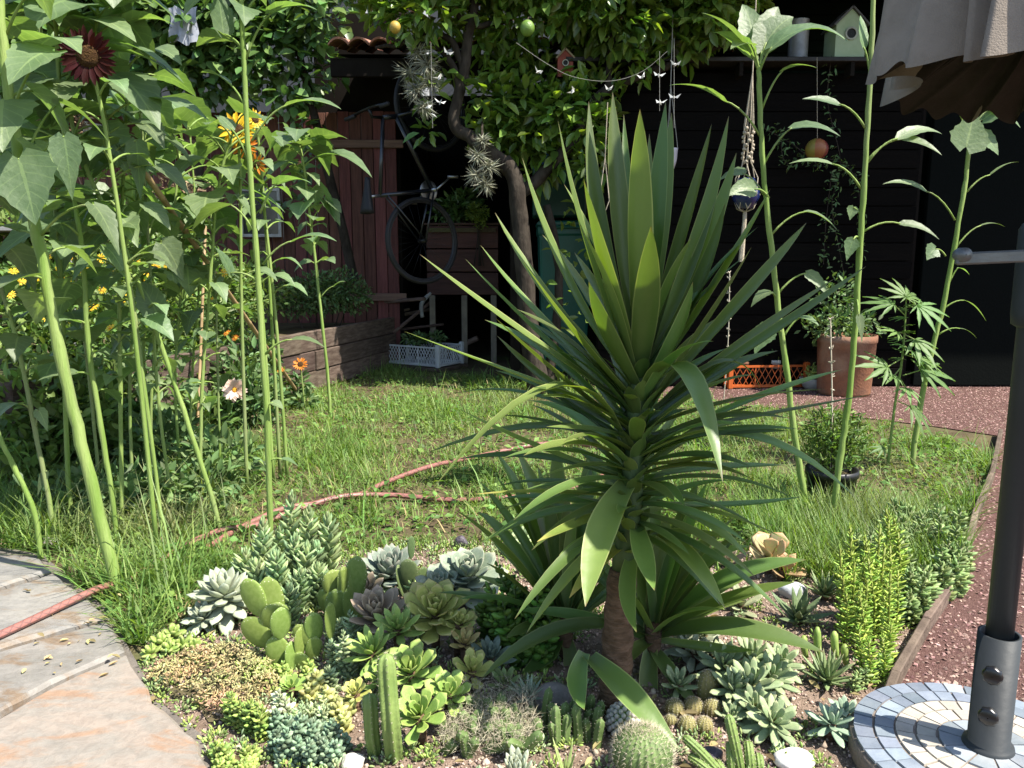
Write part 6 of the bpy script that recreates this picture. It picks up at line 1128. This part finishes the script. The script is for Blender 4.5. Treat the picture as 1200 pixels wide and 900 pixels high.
# ================================================================== POTS BY THE BLACK WALL
TERR = mat('terracotta_clay', (.27, .125, .07), (.17, .09, .06), 7, .85, .4, 60, .15, third=(.3, .2, .14))
g = G(988, 462); t = thing('terracotta_pot', 'large terracotta pot with trailing grey-green plant against the black wall', 'pot', g); r = 33 * mpp(g.y)
zt = A(985, 392, g.y).z
b = MB(); b.lathe([(.001, 0), (r * .86, 0), (r * .9, .03), (r * .98, zt - .06), (r * 1.01, zt - .055), (r * 1.01, zt), (r * .96, zt), (r * .93, zt - .06), (.001, zt - .06)], g, 28); b.build('pot', TERR, t, True)
b = MB(); b.lathe([(r * .9, zt - .07), (.001, zt - .05)], g, 20); b.build('soil', SOIL, t)
bush('potted_plant', 'grey-green bushy plant spilling from the large terracotta pot', 'plant', [(985, 380, g.y, .26, .14), (955, 385, g.y, .12, .12), (1015, 385, g.y, .14, .12), (980, 350, g.y + .1, .18, .2)], 700, .055, HERBFOL, base=zt - .06)
g = G(897, 456); ORG = mat('orange_crate_plastic', (.5, .11, .02), (.42, .09, .02), 6, .45)
lattice_crate('plastic_crate', 'orange latticed plastic crate holding small pots by the wall', (g.x, g.y + .18, .008), R(6), .66, .36, .2, ORG, .055)
for i, (px, r, h, m_, lab, fm) in enumerate([(868, .085, .2, TERR, 'small terracotta pot with rosettes inside the orange crate', CLOVER), (905, .085, .21, mat('white_tub', (.42, .42, .4)), 'pale pot with wispy plant inside the orange crate', HERBFOL)]):
    c = Vector((A(px, 440, g.y + .16).x, g.y + .16, .022)); t = thing('small_pot', lab, 'pot', c); b = MB(); b.lathe(pot_prof(r * .75, r, h), c, 20); b.build('pot', m_, t, True)
    N = 220; p = np.array(c) + np.array([0, 0, h]) + dirs(N, 0, 1) * nrand(N, .0, .1)[:, None]; scatter('foliage', fm, *tmpl_leaf(.4), p, dirs(N, 0, 1), dirs(N, 0, 1), nrand(N, .03, .06), t)
g = G(955, 457); t = thing('bowl_pot', 'white round bowl with green succulent beside the terracotta pot', 'pot', g); b = MB(); b.lathe([(.001, 0), (.07, 0), (.1, .03), (.13, .1), (.125, .105), (.11, .09), (.001, .085)], g, 22); b.build('bowl', mat('white_tub', (0, 0, 0)), t, True)
N = 160; p = np.array(g) + np.array([0, 0, .11]) + dirs(N, 0, 1) * nrand(N, 0, .11)[:, None]; scatter('foliage', A_SEG, *fatV(.5, .3), p, dirs(N, 0, 1), dirs(N, 0, 1), nrand(N, .03, .05), t)
g = G(972, 594); r = 29 * mpp(g.y); h = A(972, 550, g.y - .02).z; t = thing('nursery_pot', 'black plastic nursery pot with wispy shrub in the grass', 'pot', g); b = MB(); b.lathe(pot_prof(r * .82, r, h), g, 24); b.build('pot', mat('black_pot_plastic', (.014, .014, .015), None, 6, .45), t, True)
b = MB(); b.lathe([(r * .92, h - .03), (.001, h - .02)], g, 16); b.build('soil', SOIL, t)
N = 1800; c = np.array(g) + np.array([0, 0, h + .12]); p = c + dirs(N) * (RNG.random(N) ** .5)[:, None] * np.array([.14, .14, .15]); scatter('foliage', BUSHFOL, *tmpl_leaf(.25), p, dirs(N, .0, 1), dirs(N), nrand(N, .02, .04), t)
b = MB()
for k in range(9): a = k * 2.4; b.tube([g + Vector((.03 * math.cos(a), .03 * math.sin(a), h - .03)), g + Vector((.1 * math.cos(a), .1 * math.sin(a), h + .24))], .0025, 5)
b.build('twigs', BARK, t)
g = G(1062, 548); b = MB(); r = .1

# palmate plant
PALM = mat('palmate_leaf', (.1, .19, .05), (.14, .25, .07), 14, .5, .1, 60, .35, .35, None, .3, vein=(.16, .25, .1))
def palm_mesh():
    b = MB()
    for k, (a, l) in enumerate(((0, 1), (28, .88), (-28, .88), (58, .66), (-58, .66), (95, .34), (-95, .34))):
        d = Vector((math.sin(R(a)), math.cos(R(a)), 0)); s_ = Vector((d.y, -d.x, 0)); rows = []; uv = []
        for i in range(9):
            t_ = i / 8; w = .085 * l * interp([(0, .1), (.3, .8), (.5, 1), (.75, .6), (1, 0)], t_) * (1.15 if i % 2 else .85); p = d * l * t_ + Vector((0, 0, -.22 * t_ * t_ * l)); rows.append([p - s_ * w + Vector((0, 0, .02)), p, p + s_ * w + Vector((0, 0, .02))]); uv += [(0, t_), (.5, t_), (1, t_)]
        b.grid(rows, False, uv)
    return b.mesh('palmate_leaf', PALM, True)
pm = palm_mesh(); base = G(1040, 548); t = thing('palmate_plant', 'slender bright green plant with toothed palmate leaves by the black wall', 'plant', base)
st = smooth([base, A(1048, 480, base.y), A(1056, 430, base.y), A(1060, 390, base.y), A(1062, 352, base.y)], 5); b = MB(); b.tube(st, [.008 - .005 * i / len(st) for i in range(len(st))], 7); b.build('stem', SUNSTEM, t, True)
for ax, ay, bx, by, tx, ty, L in [(1061, 370, 1048, 357, 1008, 350, 42), (1062, 360, 1075, 358, 1112, 378, 46), (1062, 352, 1062, 348, 1050, 336, 36), (1062, 352, 1064, 346, 1090, 354, 36), (1062, 352, 1062, 350, 1070, 340, 30), (1060, 392, 1072, 398, 1100, 425, 46), (1060, 390, 1052, 390, 1036, 384, 30), (1057, 420, 1040, 430, 1002, 424, 42), (1058, 440, 1078, 434, 1128, 440, 52), (1056, 445, 1062, 455, 1070, 470, 24), (1052, 470, 1066, 476, 1102, 510, 48), (1056, 430, 1048, 440, 1040, 446, 26), (1060, 405, 1068, 412, 1080, 420, 30), (1059, 415, 1075, 420, 1108, 425, 34), (1046, 510, 1056, 520, 1075, 545, 34), (1044, 520, 1036, 525, 1024, 528, 22)]:
    a, p, c = A(ax, ay, base.y), A(bx, by, base.y + rv(-.06, .02)), A(tx, ty, base.y + rv(-.12, .06)); L = max((c - p).length, L * mpp(base.y)); o = inst('leaf', pm, t, place(p, c - p, (rv(-.2, .2), rv(-.7, -.2), .7), L)); b = MB(); b.tube([a, p], .003, 5); b.build('leaf_stalk', SUNSTEM, o)
for k in range(10): f = k / 10; p = st[int(len(st) * (.55 + .42 * f))]; inst('leaf', pm, t, place(p, rdir(-.1, .6), (0, -.4, 1), rv(.05, .09)))
# dry flower spikes
DRY = mat('dry_spike', (.5, .45, .36), (.4, .35, .26), 10, .8)
def spike(lab, px0, py0, px1, py1, Y):
    g = A(px0, py0, Y); g.z = max(0, g.z if g.z > .1 else 0); e = A(px1, py1, Y); t = thing('dry_flower_spike', lab, 'flower spike', g); s_ = smooth([g, g.lerp(e, .5) + Vector((.01, 0, 0)), e], 8); b = MB(); b.tube(s_, .003, 5); b.build('stem', DRY, t)
    N = 70; k = RNG.integers(5, len(s_), N); P = np.array([tuple(s_[i]) for i in k]); scatter('dry_pods', DRY, *fatV(.4, .3, 'oval', 5, 4), P + dirs(N) * .004, dirs(N, 0, 1), dirs(N), nrand(N, .008, .02), t)
spike('thin pale dried flower spike in front of the terracotta pot', 972, 590, 973, 375, 3.2); spike('thin pale dried flower spike rising left of the orange crate', 848, 470, 855, 320, 4.6)
b = MB()

# ================================================================== EDGING
EDW = mat('edging_wood', (.17, .13, .1), (.1, .075, .06), 8, .9, .7, 50, .1, rnd=.3); edge = thing('bed_edging', 'low weathered wooden edging boards between bed and red chip path', 'edging', G(1084, 742)); ep = [G(*p) for p in PATH_EDGE]
for i in range(len(ep) - 1):
    a, c = ep[i], ep[i + 1]; d = c - a; b = MB(); b.box((a + c) / 2 + Vector((0, 0, .02)), (d.length + .004, .022, .06 + rv(-.008, .008)), Matrix.Rotation(math.atan2(d.y, d.x), 3, 'Z'), .003); b.build('board', EDW, edge)

# ================================================================== UMBRELLA AND BASE
uc = G(1154, 908); UX, UY = uc.x, uc.y
PW = mat('charcoal_pole_paint', (.03, .034, .037), (.038, .043, .046), 6, .5, .08, 40, .25)
ub = thing('umbrella_base', 'round mosaic umbrella base with blue and cream tiles', 'umbrella base', (UX, UY, 0)); RB = 157 * mpp(UY) * 1.04; HB = .055
GROUT = mat('mosaic_grout', (.2, .165, .135), (.16, .13, .105), 20, .9, .5)
b = MB(); b.lathe([(RB * .97, 0), (RB, .012), (RB, HB - .015), (RB * .985, HB - .004), (RB * .95, HB), (.03, HB + .012), (.001, HB + .012)], (UX, UY, 0), 64); b.build('disc', GROUT, ub, True)
TB = [mat('tile_blue', (.17, .2, .245), (.22, .25, .29), 12, .4, .2, 60, .4, rnd=.35), mat('tile_cream', (.42, .39, .335), (.36, .33, .275), 12, .45, .2, 60, .4, rnd=.2), mat('tile_slate', (.24, .27, .30), (.3, .32, .34), 12, .4, .2, 60, .4, rnd=.35)]
rings = [(.97, .825, 0, 36), (.81, .665, 0, 32), (.65, .515, 1, 27), (.50, .36, 1, 20), (.345, .15, 2, 10)]
for r1, r0, mi, n in rings:
    for k in range(n):
        a0 = 2 * PI * (k + .035 + rv(-.02, .02)) / n; a1 = 2 * PI * (k + .965 + rv(-.02, .02)) / n; aa = [a0, (a0 + a1) / 2, a1]; j0, j1 = RB * (r0 + rv(-.006, .006)), RB * (r1 + rv(-.006, .006)); b = MB(); zz = HB + .012 * (1 - (r0 + r1) / 2) - .001
        lo = [(UX + math.cos(a) * j1, UY + math.sin(a) * j1, zz) for a in aa] + [(UX + math.cos(a) * j0, UY + math.sin(a) * j0, zz) for a in aa[::-1]]; cx_ = sum(p[0] for p in lo) / 6; cy_ = sum(p[1] for p in lo) / 6; zt_ = zz + .0045 + rv(-.0006, .0006)
        hi = [(cx_ + (p[0] - cx_) * .965, cy_ + (p[1] - cy_) * .965, zt_) for p in lo]; b.add(lo + hi, [(i, (i + 1) % 6, 6 + (i + 1) % 6, 6 + i) for i in range(6)] + [(6, 7, 8, 9, 10, 11)]); b.build('mosaic_tile', TB[2 if (mi == 0 and rv(0, 1) < .12) else mi], ub)
SR = 24 * mpp(UY); zs = A(1172, 742, UY).z
b = MB(); b.lathe([(SR * 1.25, HB + .012), (SR * 1.2, HB + .02), (SR, HB + .022), (SR, zs), (SR * .86, zs), (SR * .86, zs - .06)], (UX, UY, 0), 32); b.build('sleeve', PW, ub, True)
for py in (790, 838):
    c = Vector((UX, UY, A(1166, py, UY - SR).z)); d = Vector((-.62, -.78, 0)).normalized(); b = MB(); b.lathe([(.006, 0), (.006, .012), (.017, .012), (.018, .016), (.018, .024), (.014, .027), (.001, .027)], c + d * SR * .95, 20, d, 0, lambda a, z: 1 + (.07 * math.cos(a * 8) if z > .011 else 0)); o = b.build('knob', mat('black_knob', (.01, .01, .011), None, 9, .3, 0, None, .6), ub, True)
um = thing('patio_umbrella', 'closed taupe patio umbrella on charcoal pole beside the bed', 'umbrella', (UX, UY, HB)); PR_ = 15.5 * mpp(UY); zc = A(1190, 92, UY).z
b = MB(); b.tube([(UX, UY, zs - .2), (UX, UY, 2.5)], PR_, 24); b.build('pole', PW, um, True)
z1, z2 = A(1185, 380, UY).z, A(1185, 262, UY).z; b = MB(); b.lathe([(PR_ * 1.02, z1 - .006), (PR_ * 1.42, z1), (PR_ * 1.5, z1 + .02), (PR_ * 1.5, z2 - .01), (PR_ * 1.3, z2), (PR_ * 1.02, z2 + .004)], (UX, UY, 0), 28); b.build('crank_housing', PW, um, True)
ALU = mat('grey_aluminium', (.15, .155, .155), (.12, .125, .125), 20, .4, .1, 90, .5, metal=.35)
zk = A(1150, 300, UY - .06).z; xk = A(1126, 300, UY - .06).x; b = MB(); b.box(((xk + UX) / 2 + .02, UY - .062, zk), (UX - xk + .06, .012, .022), Matrix.Rotation(R(-2.5), 3, 'Y'), .003); o = b.build('crank_handle', ALU, um)
b = MB(); b.lathe([(.001, -.012), (.0115, -.012), (.0125, -.008), (.0125, .01), (.001, .012)], (xk, UY - .064, zk + .002), 16, (0, -1, 0)); b.build('crank_pivot', ALU, o, True); b = MB(); b.lathe([(.008, 0), (.008, .04), (.001, .04)], (UX, UY - .05, zk), 14, (0, -1, 0)); b.build('crank_axle', ALU, o, True)
FAB = mat('taupe_canvas', (.27, .23, .195), (.22, .185, .155), 14, .9, .25, 400, .1)
zh = zc; RC = 204 * mpp(UY); NA = 420
def fold(a, f):
    s_ = .5 + .5 * math.cos(a * 24 + .9 * math.sin(a * 3)); s2 = .5 + .5 * math.cos(a * 7 + 1.3); return (s_ ** .6 * .24 * (.55 + .45 * math.sin(a * 5.0 + 2)) + s2 * .12 + .04 * math.sin(a * 11 + 6 * f)) * (.4 + .6 * f)
rows = []
for i in range(15):
    f = i / 14; z = 2.45 - (2.45 - zh) * f; Rb = .05 + (RC - .05) * (.25 * f + .75 * f ** .45); row = []
    for j in range(NA):
        a = 2 * PI * j / NA; fo = fold(a, f); r = Rb * (1.0 - fo); tw_ = .55 * fo; dz = (.008 * math.sin(a * 24 + 1) + .02 * math.cos(a * 2 + .6)) * max(0, f - .8) / .2; row.append((UX + math.cos(a + tw_) * r, UY + math.sin(a + tw_) * r, z + dz))
    rows.append(row)
b = MB(); b.grid(rows, True); o = b.build('canopy', FAB, um, True)
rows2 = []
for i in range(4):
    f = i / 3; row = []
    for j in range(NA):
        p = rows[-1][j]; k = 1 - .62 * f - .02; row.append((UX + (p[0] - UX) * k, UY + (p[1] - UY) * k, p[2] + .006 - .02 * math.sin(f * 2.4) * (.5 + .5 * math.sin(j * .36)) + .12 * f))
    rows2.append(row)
b = MB(); b.grid([rows[-1]] + rows2, True); b.build('shade_dark_underside', mat('painted_shade_canvas', (.035, .03, .026), (.028, .024, .02), 14, .9, .2, 200, .1), um, True)  # canopy underside; near-black colour stands in for the shade inside
for k in range(8):
    a = 2 * PI * k / 8 + .2; b = MB(); b.tube([(UX + math.cos(a) * RC * .55, UY + math.sin(a) * RC * .55, zh + .08), (UX + math.cos(a) * .05, UY + math.sin(a) * .05, 2.4)], .008, 6); b.build('rib', PW, um)
b = MB(); b.lathe([(PR_ * 1.05, zh + .12), (PR_ * 1.7, zh + .13), (PR_ * 1.7, zh + .2), (PR_ * 1.05, zh + .21)], (UX, UY, 0), 20); b.build('runner', PW, um, True)

# ================================================================== MORE PLANTING IN THE GAPS
random.seed(404)
for nm, lab, cs, n, sz, fm in [
  ('garden_weeds', 'leafy green plants crowding the near corner of the raised bed', [(45, 500, 3.6, .28, .3), (85, 500, 3.7, .28, .28), (20, 540, 3.4, .22, .2), (70, 455, 3.9, .25, .2), (110, 470, 4.0, .25, .25)], 2400, .07, BUSHFOL),
  ('garden_weeds', 'tall loose greens before the raised bed planks behind the crowded stems', [(125, 490, 4.1, .3, .32), (165, 470, 4.5, .28, .32), (150, 520, 4.0, .28, .2), (140, 445, 4.4, .25, .22), (185, 440, 4.8, .25, .25)], 2800, .07, HERBFOL),
  ('garden_weeds', 'light green leafy patch before the bed under the leaning cane', [(210, 460, 4.9, .26, .3), (235, 440, 5.2, .25, .3), (225, 500, 4.6, .25, .2), (262, 425, 5.6, .25, .28), (215, 425, 5.1, .22, .22)], 2500, .065, BUSHFOL),
  ('garden_weeds', 'small greens growing beside the dahlia at the plank foot', [(315, 450, 5.7, .16, .2), (330, 465, 5.6, .15, .12)], 500, .055, BUSHFOL)]:
    bush(nm, lab, 'weeds', cs, n, sz, fm, base=0)
rosette('aeonium_plant', 'broad green rosette filling the gap beside the pale bead sedum', 'succulent', 447, 795, 26, 18, M_AEO, .06, (-.2, -.4, 1))
rosette('aeonium_plant', 'small pale green rosette between the bead sedum and cactus', 'succulent', 416, 812, 20, 16, M_AEY, .05, (-.1, -.4, 1))
rosette('echeveria_plant', 'tan tinted rosette against the second prickly pear', 'succulent', 428, 690, 22, 18, M_PUR, .06, (0, -.4, 1))
rosette('aeonium_plant', 'dull green rosette in front of the dark jade bush', 'succulent', 592, 800, 22, 18, fat('leaf', succ('aeonium_dull', (.13, .19, .08), (.17, .23, .1)), 'ech', .36, .1, .12), .04, (0, -.35, 1))
rosette('echeveria_plant', 'small green rosette beside the stonecrop mat and prickly pear', 'succulent', 340, 805, 18, 16, M_AEO, .04, (0, -.4, 1))
rosette('aloe_plant', 'small pale rosette on gravel beside the golden barrels', 'succulent', 858, 838, 20, 18, M_PAL, .03, (0, -.35, 1))
rosette('echeveria_plant', 'grey rosette tucked behind the golden barrels', 'succulent', 795, 800, 24, 18, M_PAL, .04, (0, -.35, 1))
rosette('aloe_plant', 'tiny aloe rosette between gasteria and pale clump', 'succulent', 905, 742, 18, 16, M_ALO, .02, (0, -.3, 1))
stems_plant('sedum_plant', 'loose green sedum sprigs around the mosaic side of the bed', 'succulent', [(1000 + (i * 17) % 40, 812 - (i * 11) % 26, 1000 + (i * 17) % 40 + rv(-6, 6), 812 - (i * 11) % 26 - rv(14, 26)) for i in range(12)], FV, FF_, A_ICE, 10, 20)
stems_plant('sedum_plant', 'dense pale green sedum filling between stonecrop mat and blue mound', 'succulent', [(330 + (i * 23) % 62, 842 + (i * 7) % 16, 330 + (i * 23) % 62 + rv(-4, 4), 842 + (i * 7) % 16 - rv(16, 28)) for i in range(14)], FV, FF_, A_PAS, 11, 26)
stems_plant('sedum_plant', 'short yellow-green sedum at the feet of the prickly pear', 'succulent', [(300 + (i * 29) % 85, 792 + (i * 5) % 12, 300 + (i * 29) % 85 + rv(-4, 4), 792 + (i * 5) % 12 - rv(10, 20)) for i in range(14)], FVr, FFr, A_SEG, 10, 20)
stems_plant('sedum_plant', 'grey-green leafy sprigs between the slate and big blue echeverias', 'succulent', [(485 + (i * 19) % 45, 706 + (i * 7) % 12, 485 + (i * 19) % 45 + rv(-4, 4), 706 + (i * 7) % 12 - rv(14, 26)) for i in range(10)], FV, FF_, A_ICE, 12, 22)
# litter on the gravel and fallen petals
N = 260; x = nrand(N, -.95, 1.35); y = nrand(N, 1.45, 2.6); k = inpoly(x, y, bed); x, y = x[k], y[k]; N = len(x)
scatter('leaf_litter', STRAW, *tmpl_leaf(.4, .2, .2), np.stack([x, y, np.full(N, .014)], 1), dirs(N, -.1, .15), np.array([0, 0, 1.]) + dirs(N) * .4, nrand(N, .012, .04))
N = 40; P_ = np.array([tuple(G(rv(20, 150), rv(670, 790), .038)) for _ in range(N)]); scatter('fallen_leaves', STRAW, *tmpl_leaf(.45, .2, .2), P_, dirs(N, -.1, .1), np.array([0, 0, 1.]) + dirs(N) * .3, nrand(N, .008, .026))

# ground cover creeping between the succulents
for nm, m_, n0 in (('green_ground_cover', A_SEG, 260), ('grey_ground_cover', A_ICE, 260), ('pale_ground_cover', A_PAS, 170)):
    cx_, cy_ = nrand(n0 * 6, -1.0, 1.3), nrand(n0 * 6, 1.4, 2.75); k = inpoly(cx_, cy_, bed) & (RNG.random(n0 * 6) < np.where(cx_ < .15, 1., .3)); cx_, cy_ = cx_[k][:n0], cy_[k][:n0]; i_ = np.repeat(np.arange(len(cx_)), 22); N = len(i_)
    d_ = dirs(N, 0, 1); r_ = nrand(N, .004, .03); scatter(nm, m_, *fatV(.5, .4, 'oval', 5, 4), np.stack([cx_[i_] + d_[:, 0] * r_, cy_[i_] + d_[:, 1] * r_, .006 + d_[:, 2] * r_ * .8], 1), d_ + dirs(N) * .3 + np.array([0, 0, .3]), dirs(N), nrand(N, .007, .015))
